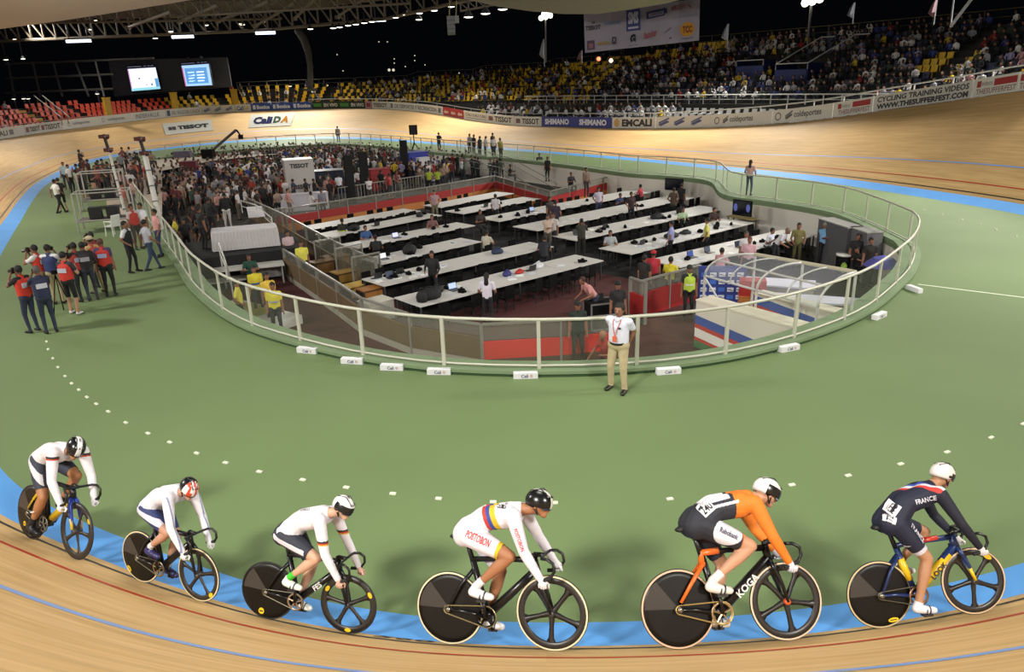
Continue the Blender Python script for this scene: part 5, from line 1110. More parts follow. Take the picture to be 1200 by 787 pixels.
for q, (x, y, t, b, po, lab) in enumerate([(103, 236, '17171a', '17171a', 'shorts', 'person in black shorts at the edge of the left apron crowd'), (113, 234, '15161a', 'a07c64', 'shorts', 'person in black top and brown shorts in the left apron crowd'), (86, 226, 'c9c8c8', '15151a', 'stand', 'man in white shirt at the left end of the apron crowd'),
    (80, 222, '8fa0a8', '20242c', 'stand', 'man in pale blue shirt at the left end of the apron crowd'), (96, 225, '141416', '141416', 'camera', 'cameraman in black in the left apron crowd'), (101, 216, '5a2420', '1c1c20', 'camera', 'cameraman in dark red standing higher in the left crowd'), (97, 202, '121214', '121214', 'camera', 'tall dark cameraman at the top of the left crowd'),
    (117, 228, '7c3036', '3c2226', 'stand', 'person in maroon beside the scaffold frame'), (124, 226, '5a2a2c', '2a1c20', 'stand', 'person in dark maroon by the scaffold frame'), (131, 222, '3a2c34', '1c1a20', 'stand', 'person in dark clothes right of the scaffold frame'), (139, 222, '18181c', '18181c', 'akimbo', 'person in black right of the scaffold'), (146, 226, '8c8484', '2c2a30', 'stand', 'person in grey right of the scaffold'),
    (155, 212, 'a8a4a4', '2c2c34', 'stand', 'person in pale grey on the beige floor'), (162, 215, 'b9b0ac', '2a2630', 'walk', 'person in cream shirt walking on the beige floor'), (150, 255, 'a8524a', '8c7a6c', 'stand', 'person in coral shirt beyond the first mast'), (160, 250, 'b48c88', '4c4450', 'stand', 'person in dusty pink beyond the first mast'), (170, 240, '402c2c', '201c20', 'stand', 'person in dark brown by the second mast'), (157, 236, 'b8b4b4', '34343c', 'loose', 'person in white between the two masts'), (148, 238, '7c5a54', '28242c', 'stand', 'person in brown between the two masts')]):
    foot(lab, x, y, po, t, b, rp.uniform(-180, 180))
for k in range(12): p = at(rp.uniform(92, 142), rp.uniform(206, 230)); person('person in dark clothes in the huddle behind the scaffold frames', p, rp.uniform(0, 6), rp.choice(['stand', 'loose', 'akimbo', 'shorts']), rp.choice(['141418', '3a1c20', '26242c', '4a2428']), '15151a', group='dark clothed people huddled behind the scaffold')
for k in range(14): p = head_at(rp.uniform(192, 248), rp.uniform(226, 262), PZ); person('dark clothed person working beside the left balustrade near the stage', p, rp.uniform(0, 6), rp.choice(['stand', 'loose', 'sit', 'akimbo']), rp.choice(['101012', '18161a', '2c1a1a', '0e0e12']), '121214', group='dark clothed crew between the left balustrade and the stage')
# white plastic chair, scaffold frames and camera masts on the left
p = at(134, 276); e = empty('plastic_chair', p, 'white plastic garden chair standing alone by the scaffold', 'chair', None, 1.2); w = mat('d6d6d4', .4)
MB().box((0, 0, .43), (.46, .44, .04)).obj('seat', w, e)
for x in (-.2, .2):
    for y in (-.19, .19): MB().bar((x * 1.15, y * 1.15, 0), (x, y, .42), .024, 6).obj('leg', w, e)
    MB().tube([(x * 1.1, -.2, .45), (x * 1.15, -.2, .64), (x * 1.15, .18, .64), (x, .2, .44)], .022, 6).obj('arm', w, e)
MB().box((0, -.24, .68), (.44, .035, .46), M=Matrix.Rotation(.2, 3, 'X')).obj('backrest', w, e)
for (x, y, wd, dp, hh, rz, lab) in [(128, 268, 2.2, 1.2, 1.7, 20, 'white framed scaffold cage beside the plastic chair'), (125, 243, 2.0, 1.4, 1.9, 20, 'second white framed scaffold cage behind the first')]:
    p = at(x, y); e = empty('scaffold_frame', p, lab, 'scaffold', None, math.radians(rz)); w = mat('a8a6a0', .4, .2)
    for sx in (-1, 1):
        for sy in (-1, 1): MB().bar((sx * wd / 2, sy * dp / 2, 0), (sx * wd / 2, sy * dp / 2, hh), .035, 6).obj('post', w, e)
        for z in (.5, hh): MB().bar((sx * wd / 2, -dp / 2, z), (sx * wd / 2, dp / 2, z), .03, 6).obj('side_rail', w, e)
    for sy in (-1, 1):
        for z in (.5, hh): MB().bar((-wd / 2, sy * dp / 2, z), (wd / 2, sy * dp / 2, z), .03, 6).obj('rail', w, e)
    MB().box((0, 0, .48), (wd - .1, dp - .1, .05)).obj('platform', mat('5c5854', .7), e)
    for k in range(2): MB().box((-.4 + k * .7, 0, .78), (.5, .5, .5)).obj('equipment_box', mat('1a1a1c', .6), e)
for (fx, fy, tx, ty, lab) in [(150, 262, 128, 178, 'white camera mast with a dark twin camera head, left of two'), (190, 272, 170, 182, 'thicker white camera mast with a dark twin camera head, right of two')]:
    p = at(fx, fy); D = (np.array(p) - CAM) @ _F; t = deep(tx, ty, D * .995); e = empty('camera_mast', p, lab, 'mast'); d = t - p
    r = .06 if fx < 160 else .11; MB().bar((0, 0, .02), d, r, 8).obj('pole', mat('c4c2bc', .4), e); MB().box((0, 0, .03), (.8, .8, .06)).obj('base_plate', mat('6a6864', .6), e)
    for k, (dx, dz, s) in enumerate([(-.02, .1, .3), (-.1, .7, .36)]): m = MB(); m.box(d + Vector((dx, 0, dz)), (s, .3, .16)); m.bar(d + Vector((dx + s * .4, -.1, dz)), d + Vector((dx + s * .75, -.25, dz - .05)), .08, 8); m.obj('camera_head', mat('4a1f1c', .5), e)
    MB().bar(d, d + Vector((-.1, 0, .8)), .07).obj('neck', mat('1a1718', .5), e)
    for k in range(4): MB().lathe([(r + .02, -.03), (r + .02, .03)], d * (.2 + .2 * k), d, 8).obj('clamp', mat('6a6864', .5), e)
# camera crane boom
p0 = at(244, 186, 0); D = (np.array(p0) - CAM) @ _F; a, b = deep(244, 180, D), deep(277, 152, D); e = empty('camera_crane', p0, 'long dark camera crane boom slanting up before the far bank', 'crane')
MB().bar(a - p0, b - p0, .12, 6).obj('boom', mat('3a3128', .5), e); MB().bar((0, 0, .02), a - p0, .16, 6).obj('column', blackp, e); MB().box(a - p0, (1.0, .8, .8)).obj('counterweight', blackp, e)
MB().bar(b - p0, b - p0 + Vector((.3, 0, -.5)), .07).obj('drop_arm', blackp, e); MB().box(b - p0 + Vector((.3, 0, -.65)), (.35, .35, .4)).obj('camera', blackp, e)
# loudspeaker on tripod at the far fence
p0 = at(486, 177, 0); e = empty('loudspeaker', p0, 'black loudspeaker on a tripod stand by the far fence', 'loudspeaker'); MB().bar((0, 0, .5), (0, 0, 1.5), .05).obj('pole', blackp, e)
for a in range(3): MB().bar((.5 * math.cos(a * 2.1), .5 * math.sin(a * 2.1), 0), (0, 0, .8), .035, 6).obj('leg', blackp, e)
MB().box((0, 0, 1.9), (.7, .55, .85)).obj('cabinet', blackp, e); MB().box((0, -.28, 1.9), (.55, .02, .7)).obj('grille', mat('222226', .8), e)

# --- press pit people, placed by the top of the head
def hd_(lab, x, y, pose, top, bot, dr=0, h=None, z=PZ, **kw):
    hh = h or (1.72 if pose not in ('sit', 'sitlean', 'bend', 'crouch') else {'sit': 1.33, 'sitlean': 1.28, 'bend': 1.42, 'crouch': 1.25}[pose]); p = head_at(x, y, z, hh); return person(lab, p, CAMDIR(p) + math.radians(dr), pose, top, bot, **kw)
hd_('security man in black jacket with lime band at the rear left table', 399.8, 256.7, 'sit', '101210', '101012', 160, band='8fa62c')
hd_('seated man in blue shirt at the fourth press table', 427, 264.5, 'sit', '2c4c7c', '16181e', 20)
hd_('long dark haired person seated with back turned by the glass partition', 439.5, 276, 'sit', '141416', '141416', 180)
hd_('seated man in dark pink shirt at the fifth table', 505.6, 252, 'sit', '6c4a4a', '16161a', 10)
hd_('man in black suit and white shirt standing at the second table', 505.5, 295, 'longsleeve', '101014', '101014', -20)
hd_('person in pink checked shirt and khaki trousers by the orange board wall', 508.5, 223.5, 'akimbo', '9c7f84', '6c6650', 0, skin='8c6a50')
hd_('man in white shirt leaning over the rear middle table', 580.5, 228, 'loose', 'bdbac0', '181820', 150)
hd_('man in dark brown seated between the left and middle blocks', 561.6, 246, 'sit', '2c1e1c', '141416', 30)
hd_('person in cream shirt sitting with back turned at the end of the second block', 569, 270.5, 'sit', 'b0a898', '1a1a1e', 150)
hd_('man in cream pink shirt standing with arms folded in the centre', 641.6, 252, 'folded', 'b09a8c', '4c443c', 10)
hd_('man in white shirt standing close behind the cream shirted man', 648.5, 250, 'stand', 'c0bab8', '2a2a30', -30)
hd_('man in dark olive shirt filming at the long middle table', 681.5, 257, 'camera', '2c2c22', '1c1c18', 180)
hd_('person in dark navy bent over the right end of the second table', 637, 278.5, 'sitlean', '12141f', '12141c', 190)
hd_('woman in white t-shirt leaning on the front press table', 569.8, 320.5, 'woman', 'c9c3d0', '14141a', 170, hair='120e0e')
hd_('man in pink shirt bending over the flight case', 696.7, 328, 'bend', 'b8807c', '24283c', -60, hair='3a1c16', h=1.45)
hd_('person in dark purple standing by the long bare table', 651, 235.5, 'loose', '2a2034', '16141c', 160)
hd_('person in dark brown beside the purple dressed one', 644, 231, 'stand', '2c211e', '18161a', 40)
hd_('man in pale shirt and jeans standing at the table under the red board', 701.5, 220, 'akimbo', 'a8a0b0', '2c3450', 20)
hd_('person with cap seated behind the railing of the red board', 668.6, 202, 'sit', '18181c', '16161a', 30, z=-1.0)
hd_('person in tan shirt beyond the red board railing', 687, 197, 'stand', '6c5a50', '2c2a2c', 30, z=-1.0)
hd_('seated person in plaid shirt at the long middle table', 715, 270, 'sit', '8f9498', '1a1a1e', 10)
hd_('person in red top sitting on the far end of the table', 752, 213, 'sit', 'a02a36', '141418', -120, h=1.5)
hd_('person in dark blue hunched at the table beside the red topped one', 725, 226.5, 'sitlean', '1f2a50', '15161c', 40)
hd_('man in dark red and black shirt standing in the aisle', 740, 225.5, 'loose', '301a20', '15141a', 30)
hd_('person in olive brown standing below the dark television', 790, 220.5, 'akimbo', '4a3c30', '4c4434', 160)
hd_('person in black standing below the dark television', 799, 215.5, 'stand', '121214', '141416', 150)
hd_('person in white and green shirt at the long table', 800, 243, 'sit', '9cb08c', '17171b', 20)
hd_('dark haired person seated at the cluttered right table', 836.7, 243.5, 'sit', '33221f', '141418', 20)
hd_('man in yellow shirt standing at the cluttered table', 829, 256, 'loose', 'b4b05a', '15151a', -90)
hd_('man in lilac shirt and black trousers standing in the aisle', 787, 259.5, 'loose', '7c80ac', '101014', -100)
hd_('man with red cap and red jersey in the corridor', 766, 294.5, 'stand', 'a02430', '201418', 170, cap='9c1c24')
hd_('person in dark clothes left of the red capped man', 755.5, 299.5, 'stand', '1c1816', '141214', 150)
hd_('person in yellow top with black hair beside the red capped man', 785.4, 302, 'sit', 'c4b82a', '1c1c20', 160, z=PZ + .2)
hd_('guard in lime vest and black cap standing by the red board', 808.5, 312, 'stand', '1a1c1a', '101012', 15, cap='1c2018', vest='a8c040', band='c8ccb0')
hd_('seated man in pink shirt with back turned at the right hand table', 845, 291.5, 'sit', 'b8868c', '1a1a20', 150)
hd_('man in pink and white shirt standing behind the glazed canopy', 879, 278.5, 'stand', 'b89098', '24242c', 0, hair='5a2c20')
hd_('man in pale shirt just behind the pink and white shirted man', 875, 272, 'stand', 'b8b4b6', '26262c', 20, hair='3c3430')
hd_('man in white shirt leaning over the right hand table, left of two', 900.5, 267, 'sitlean', 'c4c4d0', '1a1a20', 60, z=PZ + .2)
hd_('older man in white shirt leaning over the right hand table, right of two', 910.6, 270.5, 'bend', 'c6c4cc', '1a1a20', 70, hair='6a5a50', h=1.45)
hd_('woman with long dark hair in olive dress by the right hand table', 937, 262, 'woman', '6a6238', '4c4828', 10, hair='120c0a')
hd_('grey haired man in light blue shirt with folded arms by the dark block', 967.8, 261.5, 'folded', '6f9cc4', '101014', 10, hair='8a8680')
hd_('dark clothed catering worker behind the steel dome', 1006.5, 274.5, 'stand', '141214', '141214', 0)
hd_('dark clothed catering worker right of the dome', 1021.7, 279.5, 'stand', '16120f', '141214', 20)
hd_('dark clothed worker crouching in front of the trolley', 1011.5, 288.5, 'sitlean', '100e10', '121012', -30, h=1.3)
hd_('man in black tee and cap with green print behind the flight case', 724.3, 330.5, 'stand', '101214', '15151a', 20, cap='0e0e10', vest=None)
hd_('bald man in red shirt crouching below the red board wall', 709.5, 388, 'crouch', '8c2a24', '2a1c1c', -40, hair='8c6048')
hd_('guard with black cap and green collar below the table pen', 677, 354, 'stand', '15201a', '121412', 10, cap='14140c', z=PZ)
hd_('man in dark green shirt at the white desk in the left corridor', 291, 298, 'sit', '1c4436', '1c1c20', 0, z=PZ + .1)
hd_('man in yellow football shirt and blue cap in the left corridor, leftmost', 296.7, 312.5, 'stand', 'c4b42c', '1c1e26', 10, band='30478c')
hd_('man in yellow and orange shirt in the left corridor, in the middle', 311.6, 320.5, 'stand', 'c8a83c', '1a1a20', 20, band='3c508c')
hd_('man in yellow shirt with grey print in the left corridor, nearest the camera', 318.4, 332, 'stand', 'c9bc30', '17181e', -10, band='8c929c')
hd_('dark haired man in yellow shirt bending just behind the left balustrade', 276, 328.5, 'loose', 'bcb03c', '2a2c26', 80)
hd_('person in pale pink shirt in the corridor beyond the stage', 336, 271, 'stand', 'b49ca0', '1c1c22', 20)
hd_('person in yellow shirt beside the pink shirted one beyond the stage', 352, 283, 'stand', 'c8c04c', '22221c', 10)
hd_('man in yellow and grey shirt leaning on the balustrade from inside', 203, 254, 'loose', 'b8ac30', '3c4036', 90)
hd_('tall man in black suit with back turned on the stage', 262, 226, 'longsleeve', '0d0d10', 'b8b4b0', 180, z=STZ)
hd_('man in dark suit on the stage beside the tall one', 243, 232, 'longsleeve', '151316', '141216', 150, z=STZ)
hd_('person in black on the stage edge', 232, 243, 'stand', '111013', '111013', 120, z=STZ)
hd_('man in white shirt behind the glass at the rear left corner', 323, 224, 'sit', 'c9c6c8', '2a2a30', 150)
hd_('person in white standing by the white box tower', 333, 210, 'stand', 'c0bab8', 'a8a4a0', 30)
hd_('man in white shirt and black trousers by the barrier fence', 396, 204, 'stand', 'c9c9d0', '121216', 180)
hd_('two tone shirted man beside the dark booth', 376, 222, 'stand', '6c6c78', '24242c', 20)
for k, x in enumerate((502, 512)): hd_('cyclist mechanic in lime shirt beyond the red board, %s' % ('left', 'right')[k], x, 198 - k * .5, 'shorts', '8c9c2c', '14141a', 180)
# officials on the ramp
for x, y, t, b, lab in [(550, 157, '8c8488', '26242c', 'person in grey at the top of the far ramp'), (555, 158, '101012', '101012', 'person in black at the top of the far ramp'), (562, 160, '2c2c34', '1c1c22', 'person in dark grey on the far ramp'), (569, 160, 'c4c0c0', '18181c', 'official in white shirt on the far ramp, left of two'), (578, 160, 'c2bfbe', '14141a', 'official in white shirt on the far ramp, right of two'), (577, 156, '17171a', '17171a', 'cameraman in black standing behind the white shirted officials'), (586, 162, '6c6424', '24241c', 'person in mustard top on the far ramp')]:
    hd_(lab, x, y, 'stand', t, b, rp.uniform(-60, 60), z=-.1)
for x, y, lab in [(632, 180, 'man in black on the pale floor below the far fence, left of two'), (641.5, 184, 'man in black on the pale floor below the far fence, right of two')]: hd_(lab, x, y, 'stand', '121214', '121214', rp.uniform(-40, 40), z=-1.1)
# --- the crowd in the far half of the pit
quad_ = [at(x, y, PZ) for x, y in ((176, 262), (172, 215), (220, 192), (330, 184), (440, 186), (540, 196), (600, 214), (560, 214), (500, 228), (330, 258), (250, 262))]
def inside(x, y, Pg):
    c = False; n = len(Pg)
    for k in range(n):
        a, b = Pg[k], Pg[k - 1]
        if (a.y > y) != (b.y > y) and x < (b.x - a.x) * (y - a.y) / (b.y - a.y) + a.x: c = not c
    return c
xs = [p.x for p in quad_]; ys = [p.y for p in quad_]; placed = []; crowd_c = 0
CT = [('dark', '141418'), ('black', '0e0e10'), ('white', 'bdb8b8'), ('grey', '77767c'), ('maroon', '5c2226'), ('dark green', '1f3a30'), ('tan', '8c7868'), ('red', '94302c'), ('navy', '1c2340'), ('orange', 'a8522c'), ('pink', 'a87c78')]
def crowd_person(p, region):
    q = rp.choices(range(len(CT)), [8, 6, 7, 5, 4, 1.5, 4, 2.2, 3, .8, 2])[0]; nm, c = CT[q]; po = rp.choices(['stand', 'loose', 'akimbo', 'folded', 'sit', 'shorts', 'walk'], [4, 3, 1.5, 1, 3, 1, 1])[0]
    person('%s person in a %s top in the %s' % ('sitting' if po == 'sit' else 'standing', nm, region), p, rp.uniform(0, 6.28), po, c, rp.choice(['16161a', '1c1c22', '2a2c38', '3c3834', '6c6458']), skin=rp.choice(['7d5540', '6c4836', 'a27c62']), hair=rp.choice(['120e0c', '1c1512', '2a1e18']), group='%s people in %s tops in the %s' % ('sitting' if po == 'sit' else 'standing', nm, region))
BLOCKED = [(at(x, y, PZ), r) for x, y, r in ((354, 233, 1.7), (355, 246, 1.6), (382, 226, 1.6), (487, 207, 1.4), (497, 210, .8), (445, 222, 1.1), (225, 215, 1.0), (218, 203, 1.2), (540, 196, 1.5), (520, 202, 1.5), (430, 232, .5), (413, 238, .5), (476, 210, .5), (432, 222, .7), (452, 231, .7), (418, 226, .7), (470, 226, .7), (268, 290, 3.0))]
tries = 0; cand = []; far_crowd = MB()
while len(placed) < 760 and tries < 60000:
    tries += 1; x, y = rp.uniform(min(xs), max(xs)), rp.uniform(min(ys), max(ys))
    if not inside(x, y, quad_): continue
    u, v, q_ = px((x, y, PZ + 1.7))
    if u > 395 and v > 196 and rp.random() < .6: continue
    if u < 200 and rp.random() < .35: continue
    if any((a - x) ** 2 + (b - y) ** 2 < .2 for a, b in placed) or any((a.x - x) ** 2 + (a.y - y) ** 2 < r * r for a, r in BLOCKED): continue
    placed.append((x, y)); cand.append((-q_, x, y, u))
cand.sort()
for k, (q_, x, y, u) in enumerate(cand):
    if k < 175: crowd_person(Vector((x, y, PZ)), 'left half of the pit crowd' if u < 340 else 'right half of the pit crowd')
    else: put(far_crowd, STG[rp.randrange(2)], Vector((x, y, PZ)), rp.uniform(0, 6.28), [rp.choices(range(NT), [4, 3, 6, .8, 2.5, 2, 7, .5, 1.5, 2, 3, 2])[0], NT + 4, NT + rp.randrange(3), NT + 3])
o = far_crowd.obj('crowd', PAL); tag(o, 'packed crowd of small standing figures at the far end of the pit', 'crowd', kind='stuff')
for k in range(24):
    p = at(rp.uniform(138, 182), rp.uniform(196, 236)); crowd_person(p, 'crowd on the beige floor by the masts')
bf = fill2d('beige_mat', [[(p.x, p.y) for p in (at(128, 262), at(190, 268), at(190, 200), at(250, 188), at(330, 180), at(180, 186), at(120, 200))]], .006, mat('a89c8c', .8, noise=.06, nscale=1)); tag(bf, 'beige floor covering under the camera masts on the left apron', 'floor mat')
# team area furniture
def boxobj(name, lab, cat, x, y, dims, col, rz=40, z=PZ, items=()):
    p = at(x, y, z); e = empty(name, (p.x, p.y, z), lab, cat, None, math.radians(rz)); MB().box((0, 0, dims[2] / 2 + .01), dims).obj('body', mat(col, .7), e); MB().box((0, 0, dims[2] + .03), (dims[0] + .05, dims[1] + .05, .04)).obj('top', mat(col, .5), e)
    for s, h, zc, c in items: m = MB(); flat_text(m, s, (0, -dims[1] / 2 - .012, zc), (1, 0, 0), (0, 0, 1), h, mi=0, bold=.04); m.obj('lettering', mat(c, .6), e)
    return e
boxobj('display_tower', 'white box tower with black capitals on two levels beside the crowd', 'display', 354, 233, (1.9, 1.9, 2.7), 'b9b4b2', 20, items=[('TISSOT', .3, 2.35, '2a2a2e'), ('TISSOT', .3, .95, '2a2a2e')])
boxobj('counter', 'long low white counter in front of the white box tower', 'counter', 355, 246, (3.2, .8, 1.0), 'b5b2ba', 22)
boxobj('booth', 'navy fabric booth right of the white box tower', 'booth', 382, 226, (2.6, 1.6, 1.6), '141c34', 22)
boxobj('booth', 'bright blue booth near the far ramp', 'booth', 487, 207, (1.9, 1.4, 2.0), '25308c', 40)
boxobj('display_board', 'white display board with a small picture beside the blue booth', 'display', 497, 210, (1.0, .5, 1.7), 'b4b0b4', 40)
boxobj('advertising_cube', 'red cube with a small white word beyond the barriers', 'display', 445, 222, (1.5, 1.0, 1.5), '861a20', 30, items=[('TEAM', .22, .85, 'c8b0b0')])
boxobj('display_tower', 'tall dark red box in the middle of the crowd', 'display', 225, 215, (1.3, 1.0, 1.8), '5c141c', 10)
boxobj('display_tower', 'grey violet box at the back of the crowd', 'display', 218, 203, (1.5, 1.0, 2.0), '4c4658', 10)
boxobj('table', 'long white table among the team area people', 'table', 540, 196, (4.5, .9, .8), 'a9a7ac', 42); boxobj('table', 'second white table in the team area near the blue booth', 'table', 520, 202, (3.5, .9, .8), 'a5a3a8', 42)
for x, y, lab in [(430, 232, 'tall narrow black banner stand in the middle of the team area'), (413, 238, 'slanting black flag stand beside the barrier fence'), (476, 210, 'thin black banner stand left of the blue booth')]:
    p = at(x, y, PZ); e = empty('banner_stand', p, lab, 'banner'); MB().box((0, 0, 1.6), (.55, .05, 3.0)).obj('cloth', mat('0e0e12', .8), e); MB().bar((-.3, 0, .02), (-.3, 0, 3.2), .03).obj('pole', blackp, e); MB().box((0, 0, .02), (.6, .4, .04)).obj('base', blackp, e)
a, b = at(398, 240, PZ), at(505, 222, PZ); L = (b - a).length; d = (b - a) / L; e = empty('crowd_barrier', a, 'row of galvanised crowd barriers with thin upright bars', 'barrier', None, math.atan2(d.y, d.x)); gm = mat('9a9890', .4, .4)
n = int(L / 2.2)
for k in range(n):
    x0, x1 = L * k / n, L * (k + 1) / n - .08; m = MB(); m.tube([(x0, 0, .05), (x0, 0, 1.1), (x1, 0, 1.1), (x1, 0, .05)], .03, 6); m.bar((x0, 0, .2), (x1, 0, .2), .02, 5); m.obj('frame', gm, e)
    for j in range(9): x = x0 + (x1 - x0) * (j + 1) / 10; MB().bar((x, 0, .2), (x, 0, 1.1), .02, 4).obj('bar', gm, e)
def bicycle_small(x, y, rz, lab, col):
    p = at(x, y, PZ); e = empty('bicycle', p, lab, 'bicycle', None, rz)
    for xx in (-.5, .5): m = MB(); m.tube([(xx + .33 * math.cos(t), 0, .34 + .33 * math.sin(t)) for t in [k * math.pi / 8 for k in range(16)]], .02, 5, closed=True); m.obj('wheel', blackp, e)
    m = MB(); [m.bar(a_, b_, .02, 5) for a_, b_ in (((-.5, 0, .34), (0, 0, .3)), ((0, 0, .3), (-.15, 0, .85)), ((-.12, 0, .78), (.38, 0, .8)), ((0, 0, .3), (.4, 0, .76)), ((-.5, 0, .34), (-.12, 0, .78)), ((.38, 0, .85), (.5, 0, .34)))]; m.obj('frame', mat(col, .4), e)
    m = MB(); m.bar((.36, -.2, .92), (.36, .2, .92), .018, 5); m.obj('handlebar', blackp, e); m = MB(); m.box((-.17, 0, .9), (.24, .09, .04)); m.obj('saddle', blackp, e)
for x, y, rz, lab, c in [(432, 222, .6, 'white track bicycle parked beyond the barriers', 'b8b8b8'), (452, 231, .9, 'black track bicycle leaning near the red cube', '1c1c20'), (418, 226, .3, 'red track bicycle beside the dark booth', '7c2420'), (470, 226, .7, 'grey bicycle by the end of the barriers', '77777c')]: bicycle_small(x, y, rz, lab, c)
# far ramp rails
handrail([at(540, 176, .0) + Vector((0, 0, 1.0)), at(545, 170, 1.0), at(600, 186, .8), at(652, 214, -.5)], 'steel handrail running down the far ramp, upper side', h=.9, col=mat('77756e', .4, .3))
handrail([at(538, 186, .4), at(585, 196, .2), at(630, 222, -.6)], 'steel handrail running down the far ramp, lower side', h=.9, col=mat('77756e', .4, .3))
# white foam blocks with lettering along the fence foot, floor markers, white line
for x, y, rz, lab in [(361, 413, -18, 'leftmost white foam block at the foot of the balustrade'), (413.5, 425.5, -12, 'second white foam block from the left along the balustrade'), (460, 433, -9, 'third white foam block from the left along the balustrade'), (515, 438, -6, 'fourth white foam block from the left along the balustrade'), (616, 442.5, 0, 'white foam block left of the man in the white polo'),
        (783, 437.5, 6, 'white foam block right of the man in the white polo'), (924, 410.5, 22, 'white foam block at the right side curve of the balustrade'), (1030, 372.5, 38, 'white foam block near the right end of the balustrade'), (1071, 341, 100, 'small white foam block at the right tip of the balustrade')]:
    p = at(x, y); e = empty('foam_block', p, lab, 'marker block', None, math.radians(rz)); L = .5; MB().box((0, 0, .065), (L, .14, .12)).obj('block', mat('cfcfd2', .6), e)
    m = MB(); flat_text(m, 'Cali', (-.02, -.0715, .065), (1, 0, 0), (0, 0, 1), .07, off=.003); m.obj('lettering', mat('34345c', .6), e); m = MB(); flat_text(m, 'D', (.12, -.0715, .065), (1, 0, 0), (0, 0, 1), .05, off=.003); m.obj('red_lettering', mat('a8502c', .6), e)
    m = MB(); m.box((0, 0, .127), (L - .02, .12, .006)); m.obj('top_cover', mat('dadadc', .6), e)
MK = [(54.6, 400.5), (56.5, 409.5), (62, 420), (68, 430.5), (76.5, 441), (84, 449.5), (92.5, 457), (102, 465.5), (113, 473.5), (127, 482.5), (147.5, 495.5), (173.5, 508), (199, 518.5), (230.5, 531.3), (264.5, 542.5), (304, 553), (355, 562.5), (406, 571.5), (460.5, 578.8), (514, 584.5), (578, 588.5), (650, 589.5), (785, 585), (928, 568.5), (994, 557.5), (1055.5, 544), (1110, 530), (1161.5, 513), (1199, 497),
      (1082, 246), (1104, 251), (1127, 257), (1149, 263), (1167, 269), (1191, 277)]
for k, (x, y) in enumerate(MK):
    p = at(x, y); q = MK[min(k + 1, len(MK) - 1)] if k not in (28, 34) else MK[k - 1]; q = at(*q); d = q - p; m = MB(); m.box((0, 0, .012), (.095, .05, .02)); m.box((0, 0, .026), (.07, .03, .008)); o = m.obj('floor_marker', mat('d8dcc8', .5)); o.location = p; o.rotation_euler.z = math.atan2(d.y, d.x)
    tag(o, 'tiny white marker on the green apron' + (' in the row facing the riders' if k < 29 else ' in the short row at the upper right'), 'marker', 'white floor markers near the riders' if k < 29 else 'white floor markers at the upper right')
a, b = at(1076, 333), at(1216, 350.5); d = (b - a); n_ = Vector((-d.y, d.x, 0)).normalized() * .03; m = MB(); m.slab(a - n_ + Vector((0, 0, .002)), b - n_ + Vector((0, 0, .002)), b + n_ + Vector((0, 0, .002)), a + n_ + Vector((0, 0, .002)), .004); o = m.obj('trim_6', mat('d5d8c4', .5)); o['kind'] = 'structure'
# ------------------------------------------------------------------ the six riders and their track bicycles
HI = np.arange(-110, 100, .25); HV = np.arange(.5, 1.5, .02); HP = np.array([[px(tp(i, v))[:2] for v in HV] for i in HI])
def touch(x, y):
    d = np.hypot(HP[:, :, 0] - x, HP[:, :, 1] - y); k = np.unravel_index(np.argmin(d), d.shape); return tp(HI[k[0]], HV[k[1]])
carbon = mat('131111', .32, .1); carbon2 = mat('2b2725', .38, .1); silver = mat('8d877c', .3, .8)
def rider_frame(rear, front, lean):
    A, B = touch(*rear), touch(*front); d = B - A; f = d.normalized(); side = Vector((0, 0, 1)).cross(f).normalized(); l = math.radians(lean)
    up = Vector((0, 0, 1)) * math.cos(l) + side * math.sin(l); up = (up - f * up.dot(f)).normalized(); left = up.cross(f); s = d.length / .98
    O = (A + B) / 2 - f * (.09 * s) + up * .004; M = Matrix(((f.x, left.x, up.x, O.x), (f.y, left.y, up.y, O.y), (f.z, left.z, up.z, O.z), (0, 0, 0, 1))); return M @ Matrix.Diagonal((s, s, s, 1))
RH, FH_, BB = Vector((-.40, 0, .335)), Vector((.58, 0, .335)), Vector((-.03, 0, .285))
def local_text(parent, s, c, ang, h, y, col, bold=.04, width=None, name='lettering', surf=None, shear=0, flip=False):
    "letters on the right-hand side (towards -y); c = (x, z)"
    v, t, w = text_geo(s, h, bold, shear); k = (width / w) if width else 1; ca, sa = math.cos(ang), math.sin(ang); P = []
    for a, b in v:
        a = (a - w / 2) * k; x = c[0] + a * ca - b * sa; z = c[1] + a * sa + b * ca; yy = y
        if surf:
            hit = surf.ray_cast(Vector((x, -1.2, z)), Vector((0, 1, 0)))
            yy = hit[0].y - .011 if hit[0] is not None else None
        P.append((x, yy, z))
    ok = sorted(p[1] for p in P if p[1] is not None); dy = ok[len(ok) // 2] if ok else y; P = [(p[0], min(max(p[1] if p[1] is not None else dy, dy - .12), dy + (.03 if abs(ang) > 1.0 else .15)), p[2]) for p in P]
    m = MB(); m.add(P, t); return m.obj(name, mat(col, .5), parent)
def cloth_patch(parent, c, ang, w, h, col, surf, name='printed_patch', y=-.2, push=.004):
    m = MB(); n = 5; ca, sa = math.cos(ang), math.sin(ang); P = []; last = y
    for i in range(n + 1):
        for j in range(n + 1):
            a, b = (i / n - .5) * w, (j / n - .5) * h; x = c[0] + a * ca - b * sa; z = c[1] + a * sa + b * ca; hit = surf.ray_cast(Vector((x, -1.2, z)), Vector((0, 1, 0)))
            if hit[0] is not None: last = hit[0].y - push
            P.append((x, last, z))
    m.add(P, [(i * (n + 1) + j, (i + 1) * (n + 1) + j, (i + 1) * (n + 1) + j + 1, i * (n + 1) + j + 1) for i in range(n) for j in range(n)]); return m.obj(name, mat(col, .7), parent)
